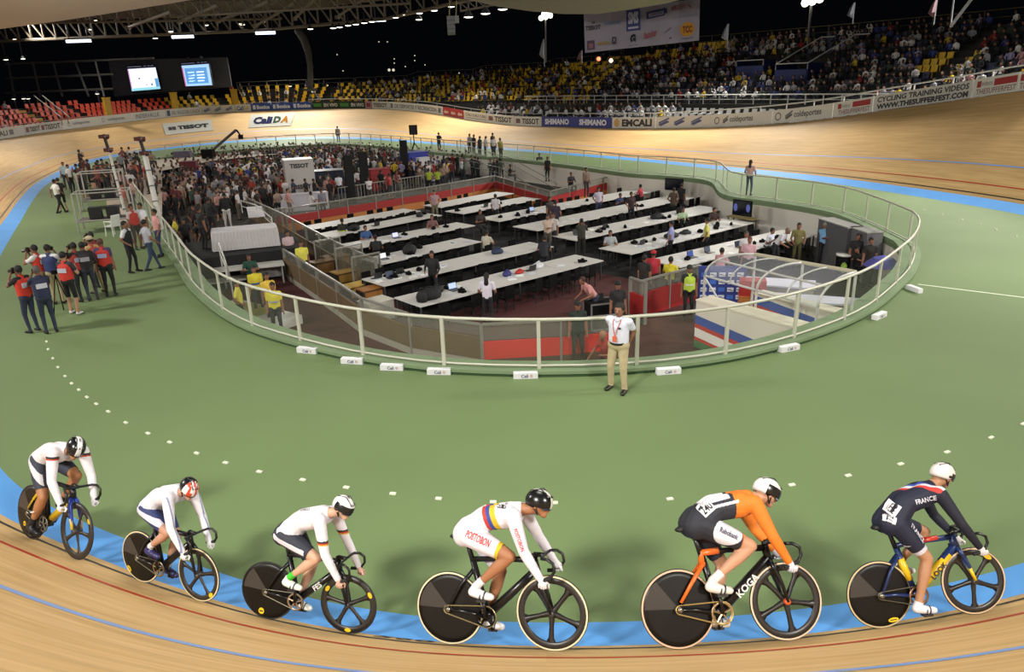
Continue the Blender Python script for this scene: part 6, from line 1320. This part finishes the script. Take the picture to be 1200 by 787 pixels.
def bike(M, label, tyre_r='cfc2a0', tyre_f='cfc2a0', frame='121214', fork=None, accents=(), letter=None, decal=(), crank=90, ring='8d877c', chaincol='5d5646', rear_decal=None, discs='0c0a09', saddle=(-.24, 1.0), front_spoke=0.0):
    e = empty('track_bicycle', (0, 0, 0), label, 'bicycle'); e.matrix_world = M
    fm = mat(frame, .3, .1); fk = mat(fork or frame, .3, .1)
    # rear disc wheel
    m = MB(); m.lathe([(.001, -.022), (.05, -.021), (.27, -.012), (.318, -.011), (.318, .011), (.27, .012), (.05, .021), (.001, .022)], RH, (0, 1, 0), 48); w = m.obj('disc_wheel', mat(discs, .42, 0, spec=.3), e, True)
    m = MB(); m.tube([RH + Vector((.325 * math.cos(t), 0, .325 * math.sin(t))) for t in [k * math.pi / 24 for k in range(48)]], .0105, 6, closed=True); m.obj('tyre', mat('1d1b1a', .7), w, True)
    if tyre_r: m = MB(); [m.lathe([(.314, s * .0115), (.329, s * .0095)], RH, (0, 1, 0), 48) for s in (-1, 1)]; m.obj('tyre_wall', mat(tyre_r, .6), w, True)
    m = MB(); n = 6; a0, a1 = math.radians(128), math.radians(178)   # lighter wedge on the upper rear of the disc
    m.add([RH + Vector((0, -.0235, 0))] + [RH + Vector((.30 * math.cos(a0 + (a1 - a0) * k / n), -.0135, .30 * math.sin(a0 + (a1 - a0) * k / n))) for k in range(n + 1)], [(0, k + 1, k + 2) for k in range(n)]); m.obj('disc_segment', mat('3b3632', .4, 0, spec=.3), w)
    m = MB(); m.lathe([(.0, -.07), (.022, -.07), (.026, -.03), (.026, .03), (.022, .07), (.0, .07)], RH, (0, 1, 0), 16); m.obj('hub', silver, w, True)
    if rear_decal: c, ang, ww, hh = rear_decal; m = MB(); u = Vector((math.cos(ang), 0, math.sin(ang))); v = Vector((-math.sin(ang), 0, math.cos(ang))); p = RH + Vector((c[0], -.0165, c[1])); m.add([p + u * ww / 2 * math.cos(k * math.pi / 6) + v * hh / 2 * math.sin(k * math.pi / 6) for k in range(12)], [tuple(range(12))]); m.obj('yellow_decal', mat('d9b41e', .4), w); m = MB(); m.box(p + Vector((0, -.002, 0)), (ww * .6, .001, hh * .2), M=Matrix.Rotation(-ang, 3, 'Y')); m.obj('decal_lettering', mat('2a2418', .5), w)
    # five spoke front wheel
    m = MB(); m.lathe([(.318, -.010), (.262, -.011), (.256, 0), (.262, .011), (.318, .010), (.32, 0)], FH_, (0, 1, 0), 48, closed=True); w = m.obj('spoked_wheel', carbon2, e, True)
    for k in range(5):
        a = math.radians(front_spoke + 72 * k); u = Vector((math.cos(a), 0, math.sin(a))); v = Vector((-math.sin(a), 0, math.cos(a))); m = MB(); P = []
        for r, hw, th in ((.02, .030, .022), (.12, .022, .013), (.22, .026, .010), (.268, .052, .009)):
            c = FH_ + u * r; P += [c - v * hw, c + Vector((0, -th, 0)), c + v * hw, c + Vector((0, th, 0))]
        m.add(P, [(4 * q + j, 4 * q + (j + 1) % 4, 4 * q + 4 + (j + 1) % 4, 4 * q + 4 + j) for q in range(3) for j in range(4)]); m.obj('spoke', carbon2, w, True)
    m = MB(); m.tube([FH_ + Vector((.325 * math.cos(t), 0, .325 * math.sin(t))) for t in [k * math.pi / 24 for k in range(48)]], .0105, 6, closed=True); m.obj('tyre', mat('1d1b1a', .7), w, True)
    if tyre_f: m = MB(); [m.lathe([(.314, s * .0115), (.329, s * .0095)], FH_, (0, 1, 0), 48) for s in (-1, 1)]; m.obj('tyre_wall', mat(tyre_f, .6), w, True)
    m = MB(); m.lathe([(.0, -.055), (.022, -.055), (.03, -.03), (.03, .03), (.022, .055), (.0, .055)], FH_, (0, 1, 0), 16); m.obj('hub', mat('3a3634' if not accents or 'hub' not in dict(accents) else dict(accents)['hub'], .4), w, True)
    for ang, r, ww, hh in decal:
        a = math.radians(ang); p = FH_ + Vector((r * math.cos(a), -.0135, r * math.sin(a))); m = MB(); u = Vector((-math.sin(a), 0, math.cos(a))); v = Vector((math.cos(a), 0, math.sin(a)))
        m.add([p + u * ww / 2 * math.cos(k * math.pi / 6) + v * hh / 2 * math.sin(k * math.pi / 6) for k in range(12)], [tuple(range(12))]); m.obj('yellow_decal', mat('d9b41e', .4), w)
    # frame
    ST, HT, HB = Vector((-.155, 0, .79)), Vector((.43, 0, .82)), Vector((.455, 0, .70)); AC = dict(accents)
    m = MB(); Y = (0, 1, 0)
    m.tube([BB, ST + Vector((.0, 0, -.02))], [.034, .030], 8, sq=.45 if 0 else 1.0, up=Y)
    m.tube([BB + Vector((0, 0, .005)), Vector((.2, 0, .49)), HB + Vector((-.01, 0, .01))], [.045, .042, .038], 8); m.tube([ST, Vector((.1, 0, .80)), HT + Vector((0, 0, -.02))], [.026, .024, .03], 8)
    m.tube([HT, HB], [.034, .036], 10)
    for s in (-1, 1):
        m.tube([RH + Vector((0, s * .055, 0)), RH + Vector((.15, s * .05, -.01)), BB + Vector((-.04, s * .035, 0))], [.012, .016, .022], 6); m.tube([RH + Vector((0, s * .055, 0)), Vector((-.27, s * .045, .56)), Vector((-.15, s * .012, .70))], [.012, .016, .02], 6)
    m.lathe([(.0, -.045), (.045, -.045), (.045, .045), (.0, .045)], BB, (0, 1, 0), 16); m.obj('frame', fm, e, True)
    for nm, col in AC.items():
        if nm == 'stays': m = MB(); [m.tube([RH + Vector((.01, s * .057, .06)), Vector((-.27, s * .048, .56)), Vector((-.145, s * .015, .71))], [.014, .019, .024], 6) for s in (-1, 1)]; m.tube([ST + Vector((0, 0, -.11)), ST + Vector((-.0, 0, .0)), Vector((.0, 0, .8))], [.036, .034, .03], 8); m.obj('painted_stay', mat(col, .35), e, True)
        if nm == 'down': m = MB(); m.tube([Vector((.06, 0, .37)), Vector((.2, 0, .49)), Vector((.37, 0, .635))], [.0465, .045, .042], 8); m.obj('painted_down_tube', mat(col, .35), e, True)
        if nm == 'top': m = MB(); m.tube([Vector((.08, 0, .80)), Vector((.28, 0, .81))], [.027, .028], 8); m.obj('painted_top_tube', mat(col, .35), e, True)
        if nm == 'seat': m = MB(); m.tube([Vector((-.07, 0, .44)), Vector((-.13, 0, .66))], [.038, .037], 8); m.obj('painted_seat_tube', mat(col, .35), e, True)
        if nm == 'head': m = MB(); m.tube([HT + Vector((.0, 0, -.03)), HB], [.037, .039], 10); m.obj('painted_head_tube', mat(col, .35), e, True)
        if nm == 'forktip': m = MB(); [m.tube([Vector((.535, s * .052, .48)), FH_ + Vector((-.005, s * .053, .02))], [.021, .016], 6) for s in (-1, 1)]; m.obj('painted_fork_tip', mat(col, .35), e, True)
    m = MB()
    for s in (-1, 1): m.tube([HB + Vector((0, s * .015, -.0)), HB + Vector((.03, s * .05, -.08)), Vector((.54, s * .05, .48)), FH_ + Vector((0, s * .05, 0))], [.026, .026, .019, .013], 6)
    m.obj('fork', fk, e, True)
    m = MB(); sx, sz = saddle; m.tube([ST + Vector((0, 0, -.03)), Vector((sx + .03, 0, sz - .05))], [.026, .02], 8); m.obj('seat_post', mat('141415', .35), e, True)
    m = MB(); m.tube([(sx - .13, 0, sz - .005), (sx - .1, 0, sz), (sx, 0, sz - .006), (sx + .09, 0, sz - .008), (sx + .15, 0, sz - .02)], [.03, .06, .045, .022, .014], 8, sq=.45, up=(0, 1, 0)); m.obj('saddle', mat('121214', .5), e, True)
    m = MB(); m.bar(HT, HT + Vector((.0, 0, .035)), .024); m.bar(HT + Vector((0, 0, .03)), Vector((.53, 0, .845)), .022); m.obj('stem', carbon, e, True)
    m = MB(); P = []
    half = [(.53, .0, .845), (.53, .10, .845), (.545, .165, .85), (.60, .19, .85), (.655, .195, .815), (.665, .195, .75), (.625, .195, .69), (.56, .195, .665), (.51, .195, .66)]
    P = [Vector((x, -y, z)) for x, y, z in half[::-1]] + [Vector(p) for p in half[1:]]; m.tube(P, .0145, 7); hb = m.obj('handlebar', carbon, e, True)
    for s in (-1, 1): m = MB(); m.tube([(.635, s * .195, .70), (.56, s * .195, .665), (.505, s * .195, .66)], .018, 7); m.obj('bar_grip', mat('1a1a1b', .8), hb, True)
    # drivetrain on the right-hand side
    ya = -.06; cr = math.radians(crank); pd = Vector((math.cos(cr), 0, math.sin(cr))) * .167
    m = MB(); m.lathe([(.098, -.003), (.098, .003), (.078, .003), (.078, -.003)], BB + Vector((0, ya, 0)), (0, 1, 0), 36, closed=True); cs = m.obj('chainring', mat(ring, .3, .7), e, True)
    for k in range(5): a = math.radians(72 * k + 20); m = MB(); m.bar(BB + Vector((0, ya, 0)), BB + Vector((.085 * math.cos(a), ya, .085 * math.sin(a))), .009, 5); m.obj('spider_arm', mat(ring, .3, .7), cs)
    for s, q in ((-1, 1), (1, -1)):
        m = MB(); m.tube([BB + Vector((0, s * .075, 0)), BB + Vector((0, s * .085, 0)) + pd * q], [.018, .012], 6); c = m.obj('crank_arm', carbon, e, True)
        m = MB(); m.box(BB + pd * q + Vector((0, s * .125, 0)), (.09, .07, .022)); m.obj('pedal', mat('3a3836', .4, .5), c)
    m = MB(); r1, r2 = .098, .038; c1, c2 = BB + Vector((0, ya, 0)), RH + Vector((0, ya, 0)); P = [c2 + Vector((r2 * math.cos(t), 0, r2 * math.sin(t))) for t in [math.pi / 2 + k * math.pi / 6 for k in range(7)]] + [c1 + Vector((r1 * math.cos(t), 0, r1 * math.sin(t))) for t in [-math.pi / 2 + k * math.pi / 8 for k in range(9)]]
    m.tube(P, .006, 5, closed=True); m.obj('chain', mat(chaincol, .4, .6), e)
    if letter:
        s, col, h = letter; a = math.atan2(HB.z - BB.z, HB.x - BB.x); c = BB.lerp(HB, .52); local_text(e, s, (c.x, c.z), a, h, -.052, col, .025, name='frame_lettering')
    return e
LABR = ['skin', 'suit', 'leg', 'glove', 'sock', 'shoe']
def rider(M, label, top='d6d3da', short='2a2d3c', skin='a97a5e', armcol=None, crank=90, paint=None, texts=(), patches=(), helmet='d8d8d8', helmet_b='17171a', visor='2a2d34', shoecol='d8d8d8', sockcol='d8d8d8', glove='d8d6d8', lhand=(.55, .19, .69), rhand=(.53, -.19, .685), head=(.47, 0, 1.41), face=(.75, 0, -.45), sh=(.28, 1.30), hip=(-.17, 1.05), straps=True, hstripes=None, bare_arm=False):
    e = empty('person', (0, 0, 0), label, 'person'); e.matrix_world = M
    cr = math.radians(crank); pd = Vector((math.cos(cr), 0, math.sin(cr))) * .167; hx, hz = hip; sx, sz = sh; P = []
    mx, mz = (hx + sx) / 2 - .02, (hz + sz) / 2 + .065
    add = lambda *a: P.append(a)
    for s in (-1, 1):
        add((hx, s * .065, hz), (mx - .05, s * .05, mz - .03), .118, .108, 'suit'); add((mx - .05, s * .05, mz - .03), (sx - .08, s * .07, sz - .03), .108, .108, 'suit'); add((sx - .1, s * .06, sz - .035), (sx - .005, s * .165, sz - .015), .10, .072, 'suit')
        add((hx - .03, s * .06, hz - .02), (hx, s * .05, hz + .03), .118, .11, 'short')
    H = Vector(head); nb = Vector((sx + .0, 0, sz + .02)); add((sx - .06, 0, sz), nb, .095, .07, 'suit'); add(nb, H - Vector((.05, 0, .04)), .058, .055, 'skin')
    F = Vector(face).normalized(); Rt = Vector((0, 1, 0)); Rt = (Rt - F * Rt.dot(F)).normalized(); Uh = F.cross(Rt).normalized(); Uh = Uh if Uh.z > 0 else -Uh
    add(H, H, .096, .096, 'skin', (1.0, .84, 1.02)); add(H + F * .04 - Uh * .05, H + F * .068 - Uh * .075, .052, .034, 'skin'); add(H + F * .09 - Uh * .005, H + F * .108 - Uh * .028, .013, .015, 'skin')
    hands = []
    for s, W_ in ((-1, rhand), (1, lhand)):
        S_ = Vector((sx, s * .175, sz - .02)); W_ = Vector(W_); D_ = (W_ - S_).length; el = ik(S_, W_, min(.35, D_ * .54), min(.31, D_ * .475), (-.5, s * .75, .1)); add(S_, S_.lerp(el, .5), .066, .056, 'arm'); add(S_.lerp(el, .5), el, .056, .044, 'arm'); add(el, el.lerp(W_, .35), .045, .044, 'fore'); add(el.lerp(W_, .35), W_ , .043, .030, 'fore'); hands.append((s, W_, (W_ - el).normalized()))
        p = BB + pd * (1 if s < 0 else -1); flex = -.12 if (p.z > BB.z) else -.10
        an = Vector((p.x - .055, s * .11, p.z + .125)); hp = Vector((hx + .01, s * .095, hz - .015)); kn = ik(hp, an, .445, .44, (1, s * .10, .25))
        add(hp, hp.lerp(kn, .45), .105, .092, 'short'); add(hp.lerp(kn, .45), hp.lerp(kn, .74), .092, .074, 'short'); add(hp.lerp(kn, .74), kn, .073, .058, 'skin'); add(kn, kn.lerp(an, .33), .056, .060, 'skin'); add(kn.lerp(an, .33), kn.lerp(an, .78), .060, .038, 'skin'); add(kn.lerp(an, .78), an, .038, .036, 'sock')
        toe = p + Vector((.085, 0, .018)); toe.y = s * .115; add((an.x - .035, s * .112, an.z - .055), (p.x + .0, s * .118, p.z + .045), .040, .038, 'shoe'); add((p.x + .0, s * .118, p.z + .045), toe + Vector((0, 0, .012)), .038, .027, 'shoe'); add(an, (an.x - .03, s * .112, an.z - .05), .037, .037, 'shoe')
    me, idx, C_, T = body_mesh('body', [p if len(p) == 5 else p for p in P], .0115, 3, 1); lab = np.array([p[4] for p in P])[idx]; me.materials.append(mat(skin, .55)); link('body', me, e)
    suitmask = np.isin(lab, ('suit', 'short', 'arm') + (() if bare_arm else ('fore',)))
    cols = [top, short, armcol or top]; mi = np.where(lab == 'short', 1, np.where(np.isin(lab, ('arm', 'fore')), 2, 0))
    extra = []
    if paint:
        for cond, col in paint: extra.append(col); q = cond(C_, lab, idx, T); mi = np.where(q & suitmask, 3 + len(extra) - 1, mi)
    gm = sub_mesh('skin_suit', me, suitmask, .0055, [mat(c, .72, noise=.05, nscale=18) for c in cols + extra], mi); link('skin_suit', gm, e)
    link('sock', sub_mesh('sock', me, (lab == 'sock') & (C_[:, 1] < 0), .004, [mat(sockcol, .8)]), e); link('sock', sub_mesh('sock', me, (lab == 'sock') & (C_[:, 1] > 0), .004, [mat(sockcol, .8)]), e)
    for sd in (-1, 1):
        so = link('shoe', sub_mesh('shoe', me, (lab == 'shoe') & (C_[:, 1] * sd > 0), .006, [mat(shoecol, .4)]), e)
        p = BB + pd * (1 if sd < 0 else -1)
        if straps:
            for dx in (.0, .035): m = MB(); m.lathe([(.044, -.006), (.045, .006)], (p.x + dx - .01, sd * .118, p.z + .04), (1, 0, -.25), 12); m.obj('strap', mat('1c1c1f', .6), so)
    bv = BVHTree.FromPolygons([v.co.copy() for v in gm.vertices], [tuple(p.vertices) for p in gm.polygons])
    # gloved hands with separate curled fingers round the bar
    for s, W_, d in hands:
        m = MB(); ax = Vector((1, 0, -.05)) if s else 0; palm = W_ + d * .045; cap(m, W_ - d * .005, palm, .031, .036, 10, 3); g = m.obj('glove', mat(glove, .75), e, True)
        for k in range(4):
            b0 = palm + Vector((.030 - .019 * k, -s * .0 + s * .006, .006)); L = (.9, 1.0, .95, .8)[k]; m = MB()
            pts = [b0, b0 + Vector((.004, s * .028, -.018)) * L, b0 + Vector((.0, s * .014, -.050)) * L, b0 + Vector((-.002, -s * .014, -.056)) * L]
            for a_, b_, r_ in zip(pts[:-1], pts[1:], (.0115, .0105, .0095)): cap(m, a_, b_, r_, r_ * .93, 8, 2)
            m.obj('finger', mat(glove if k < 4 else skin, .75), g, True)
        m = MB(); t0 = palm + Vector((.022, -s * .022, .0)); cap(m, t0, t0 + Vector((.022, -s * .012, -.02)), .0125, .0115, 8, 2); cap(m, t0 + Vector((.022, -s * .012, -.02)), t0 + Vector((.026, s * .004, -.045)), .0115, .0095, 8, 2); m.obj('thumb', mat(glove, .75), g, True)
    # helmet, visor, straps
    Rm = Matrix((F, Rt, Uh)).transposed()
    m = MB(); m.ball(H + Uh * .022 - F * .008, .119, 22, 14, sc=(1.12, .86, .98), M=Rm); cen = H + Uh * .022 - F * .008
    m.v = [tuple(Vector(v) if (Vector(v) - cen).dot(Uh) > -.035 - .02 * ((Vector(v) - cen).dot(-F) > 0) else Vector(v) - Uh * ((Vector(v) - cen).dot(Uh) + .035)) for v in m.v]
    m.m = []
    for f in m.f:
        c = sum((Vector(m.v[q]) for q in f), Vector()) / len(f) - cen; u, l, w = c.dot(F), c.dot(Rt), c.dot(Uh); k = 0
        if hstripes == 'side': k = 1 if (w < .055 and u > -.06) else 0
        elif hstripes == 'mid': k = 1 if abs(l) > .035 else 0
        elif hstripes == 'band': k = 1 if (abs(l) < .03 or w < -.0) else 0
        elif hstripes == 'union': k = 1 if u < .01 and l > -.2 else (2 if int((l + 1) / .03) % 2 else 0)
        elif hstripes == 'back': k = 1 if (w < .03 and u > .0) else 0
        m.m.append(k)
    hm_ = m.obj('helmet', [mat(helmet, .25), mat(helmet_b, .25), mat('c2452c', .3)], e, True)
    m = MB(); rows = []
    for a in np.linspace(-1.05, 1.05, 9):
        for z in (.028, -.022): rows.append(H + F * (.123 * math.cos(a) - .004) + Rt * (.094 * math.sin(a)) + Uh * z)
    m.add(rows, [(2 * k, 2 * k + 2, 2 * k + 3, 2 * k + 1) for k in range(8)]); m.obj('visor', mat(visor, .08, .3), hm_, True)
    m = MB()
    for s in (-1, 1): m.tube([H + Rt * (s * .088) + Uh * .0, H + Rt * (s * .06) + F * .03 - Uh * .085], .0055, 5); m.tube([H + Rt * (s * .086) - F * .05 + Uh * .0, H + Rt * (s * .06) + F * .03 - Uh * .085], .0055, 5)
    m.obj('chin_strap', mat('141416', .6), hm_)
    for s in (-1, 1): m = MB(); m.ball(H + Rt * (s * .084) - Uh * .012 - F * .005, .022, 8, 6, sc=(.8, .4, 1.2), M=Rm); m.obj('ear', mat(skin, .6), e, True)
    for k in range(3): m = MB(); a0 = -.03 + .03 * k; m.tube([cen + F * .11 + Rt * a0 + Uh * .07, cen + Rt * a0 * 1.2 + Uh * .121, cen - F * .1 + Rt * a0 + Uh * .075], .006, 5); m.obj('helmet_vent', mat(helmet_b, .4), hm_, True)
    for c, ang, w_, h_, col in patches: cloth_patch(e, c, ang, w_, h_, col, bv)
    for s, c, ang, h_, col, wid in texts: local_text(e, s, c, math.radians(ang), h_, -.2, col, .015, wid, 'suit_lettering', bv)
    return e, bv
Yl = 'c9a81e'
# 1 - far left
M1 = rider_frame((35, 631), (87, 655), 18)
bike(M1, 'black track bicycle with blue and yellow fork, leftmost of six', None, None, '17181c', fork='2240a0', accents=(('down', Yl), ('stays', Yl), ('forktip', Yl)), decal=[(35, .29, .07, .04)], crank=-125, rear_decal=((-.13, -.17), 0, .06, .06))
rider(M1, 'rider in white long sleeved suit and navy shorts, leftmost of six', 'd6d0d4', '2c3040', 'a5714c', crank=-125, helmet='d8d6d6', helmet_b='141416', hstripes='mid', visor='1b1714', face=(.72, -.25, -.55), sockcol='18181a', shoecol='16161a', head=(.46, -.02, 1.29), sh=(.28, 1.22),
      paint=[(lambda C, l, i, T: (l == 'arm') & (C[:, 2] < 1.19) & (C[:, 2] > 1.165), '1a1a1a'), (lambda C, l, i, T: (l == 'arm') & (C[:, 2] <= 1.165) & (C[:, 2] > 1.15), 'b03a20'), (lambda C, l, i, T: (l == 'short') & (C[:, 1] < -.13) & (np.abs(C[:, 2] - .98 + .9 * (C[:, 0] + .12)) < .04), 'c8c6cc')], patches=[((-.02, .46), .3, .09, .012, 'd8d8d8')])
# 2
M2 = rider_frame((166, 681), (233, 703), 12)
bike(M2, 'black track bicycle with cream tyres, second from the left', 'cdbd96', 'cdbd96', '131214', crank=98, ring='8a7458', decal=[(-45, .288, .075, .05)], rear_decal=((-.2, -.2), -.9, .09, .05), front_spoke=18)
rider(M2, 'rider in white striped suit, royal blue shorts and red striped helmet', 'd2d0d8', '27315f', 'b98a72', crank=98, helmet='d8d4d2', helmet_b='17181c', hstripes='union', visor='4a3a34', face=(.75, -.22, -.5), sockcol='d4d0d0', shoecol='2c2a5c', head=(.45, -.02, 1.39),
      paint=[(lambda C, l, i, T: (l == 'short') & (C[:, 1] < -.15) & (np.abs(C[:, 2] - .98 + .25 * (C[:, 0])) < .035), 'ccc9d2'), (lambda C, l, i, T: np.isin(l, ('arm', 'fore')) & (np.abs(np.abs(C[:, 1]) - .215) < .007), '7c84a8')])
# 3
M3 = rider_frame((313, 725), (407, 743), 15)
bike(M3, 'all black track bicycle with three yellow wheel decals, third from the left', None, None, '101012', letter=('FES', 'c9c9c9', .062), decal=[(150, .29, .075, .045), (30, .29, .075, .045), (-88, .29, .075, .045)], crank=92, ring='a08c78', rear_decal=((-.02 - .05, -.245), 0, .07, .075), front_spoke=27)
rider(M3, 'rider in plain white suit, dark shorts and bright green socks', 'd8d2d8', '272a36', 'c49a80', crank=92, helmet='dcdad8', helmet_b='1a1a1c', hstripes='side', visor='2b3038', face=(.82, -.18, -.38), sockcol='3fb52a', shoecol='d2d4d0', glove='c8a08c', head=(.47, -.01, 1.41), lhand=(.60, .19, .69),
      paint=[(lambda C, l, i, T: (l == 'arm') & (C[:, 2] < 1.10) & (C[:, 2] > 1.08), '18181a'), (lambda C, l, i, T: (l == 'arm') & (C[:, 2] <= 1.08) & (C[:, 2] > 1.066), 'b03420'), (lambda C, l, i, T: (l == 'arm') & (C[:, 2] <= 1.066) & (C[:, 2] > 1.052), 'c8a030'), (lambda C, l, i, T: (l == 'short') & (C[:, 1] < -.14) & (np.abs(C[:, 2] - (1.0 - .32 * (C[:, 0] + .15))) < .028) & (C[:, 0] < .12), 'c9c3cc')],
      texts=[('GERMANY', (.05, 1.36), 12, .03, '2a2a30', .13)])
# 4
M4 = rider_frame((530, 757), (648, 763), 22)
bike(M4, 'black track bicycle with cream tyre rims, third from the right', 'd0c4a2', 'd0c4a2', '151416', crank=93, ring='15151a', chaincol='8c7c58', front_spoke=50, discs='100d0b')
_, b4 = rider(M4, 'rider in white suit with yellow blue and red chest band', 'd8d2da', 'd6d0d8', '9c6846', crank=93, helmet='d4d0c8', helmet_b='141414', hstripes='mid', visor='39424c', face=(.93, -.12, -.3), sockcol='d4d0d4', shoecol='d6d4d6', head=(.50, 0, 1.30), sh=(.30, 1.23), lhand=(.58, .17, .76),
      paint=[(lambda C, l, i, T: (l == 'suit') & (np.abs(C[:, 0] - .075 - .35 * (1.30 - C[:, 2])) < .028), Yl), (lambda C, l, i, T: (l == 'suit') & (np.abs(C[:, 0] - .028 - .35 * (1.30 - C[:, 2])) < .020), '2f3f8c'), (lambda C, l, i, T: (l == 'suit') & (np.abs(C[:, 0] + .010 - .35 * (1.30 - C[:, 2])) < .018), 'b23424'),
             (lambda C, l, i, T: (l == 'short') & (C[:, 0] - C[:, 2] * .35 > -.192) & (C[:, 1] < 0), Yl), (lambda C, l, i, T: (l == 'short') & (C[:, 0] - C[:, 2] * .35 > -.150) & (C[:, 1] < 0), '7c2a50')],
      texts=[('POSTOBON', (-.03, 1.02), -22, .065, 'c23a3a', .24), ('POSTOBON', (.375, 1.03), -70, .036, 'c23a3a', .2), ('COLOMBIA', (.18, 1.30), -4, .035, '2a2a30', .09)])
# 5
M5 = rider_frame((798, 761), (924.5, 752), 27)
bike(M5, 'black track bicycle with orange rear frame and white lettering', 'cfa98c', 'cfb89c', '141214', accents=(('stays', 'd8641e'), ('hub', 'c4552a')), letter=('KOGA', 'd8d6d2', .065), crank=97, ring='a48c68', chaincol='b49a60', front_spoke=62)
_, b5 = rider(M5, 'rider in orange suit with number 240 on the lower back', 'd9741c', '1f2029', 'b98a6c', armcol='d9741c', crank=97, helmet='d6d3d0', helmet_b='1a1718', hstripes='side', visor='8a8c90', face=(.85, .1, -.5), sockcol='d6d0cc', shoecol='d4d0c8', glove='c4c4cc', head=(.50, .01, 1.27), sh=(.30, 1.22), rhand=(.55, -.19, .70), lhand=(.60, .19, .75),
      paint=[(lambda C, l, i, T: (l == 'suit') & (C[:, 0] < .13), '23242e'), (lambda C, l, i, T: np.isin(l, ('suit', 'short')) & (C[:, 0] < .10) & (C[:, 2] > 1.215 + .2 * (C[:, 0] + .1)), 'd2d0d8'), (lambda C, l, i, T: (l == 'suit') & (C[:, 0] < .16) & (np.abs(C[:, 2] - 1.2 - .18 * C[:, 0]) < .012) & (C[:, 0] > -.06), 'c8c8d2'),
             (lambda C, l, i, T: (l == 'short') & (C[:, 1] < -.08) & (((C[:, 0] - .03) / .135) ** 2 + ((C[:, 2] - .975) / .105) ** 2 < 1), 'd2d0d8'), (lambda C, l, i, T: (l == 'short') & (C[:, 0] - C[:, 2] * .35 > -.165) & (C[:, 1] < 0), 'd9741c')],
      patches=[((-.13, 1.185), .6, .13, .10, 'd8d6da')], texts=[('240', (-.13, 1.185), 35, .06, '15151a', .105), ('Rabobank', (.03, .97), -28, .045, '2a2e50', .17)])
# 6
M6 = rider_frame((1036.5, 736), (1146, 719), 22)
bike(M6, 'blue and yellow track bicycle with black disc, rightmost of six', 'b8a47c', 'c4a888', '20305c', fork='20305c', accents=(('down', 'd8b01e'), ('seat', 'd8b01e'), ('top', 'b0341e'), ('forktip', 'd8b01e'), ('head', '26335c')), letter=('LOOK', '1a1a20', .055), crank=-84, ring='a07c60', decal=[(52, .285, .10, .05)], rear_decal=((.1, -.262), .05, .11, .045), front_spoke=48)
_, b6 = rider(M6, 'rider in navy suit with white numbers and tricolour shoulder stripe', '12152c', '12152c', 'a97a5a', armcol='0e1122', crank=-84, helmet='d4ccc8', helmet_b='1a1618', hstripes='back', visor='2a2a2c', face=(.86, .25, -.4), sockcol='a97a5a', shoecol='d4d0d4', glove='c8c4c4', head=(.45, .02, 1.41), rhand=(.58, -.19, .72), lhand=(.58, .19, .74),
      paint=[(lambda C, l, i, T: (l == 'suit') & (C[:, 2] > 1.30) & (np.abs(C[:, 0] - .11 + .9 * (C[:, 1])) < .028) & (C[:, 1] < .12), 'c8c6cc'), (lambda C, l, i, T: (l == 'suit') & (C[:, 2] > 1.30) & (np.abs(C[:, 0] - .06 + .9 * (C[:, 1])) < .022) & (C[:, 1] < .12), 'b8342c'), (lambda C, l, i, T: (l == 'suit') & (C[:, 2] > 1.30) & (np.abs(C[:, 0] - .16 + .9 * (C[:, 1])) < .022) & (C[:, 1] < .12), '34489c'),
             (lambda C, l, i, T: (l == 'short') & (T > .86) & (C[:, 1] < 0) & (C[:, 2] < .82), 'b8b4bc')],
      patches=[((-.20, 1.20), .75, .13, .12, 'd6d4d8'), ((-.25, 1.10), 1.1, .07, .10, 'd6d4d8')], texts=[('172', (-.20, 1.20), 44, .07, '14141a', .10), ('172', (-.25, 1.10), 60, .045, '14141a', .07), ('FRANCE', (.12, 1.245), 8, .05, 'c9c8d4', .19), ('FRANCE', (.0, .93), -62, .05, 'c9c8d4', .2)])
# lettering painted on the track
m = MB(); v, f, w = text_geo('250', 1.0, .03); i0 = [k for k in np.arange(-30, 0, .25) if px(tp(k, .74))[0] < 441][-1]
m.add([tp(i0 + a * .2 / DU * 1.6, .70 + .11 * (b + .5) - .03, .006) for a, b in v], f); o = m.obj('trim_7', mat('2a2422', .6)); o['kind'] = 'structure'
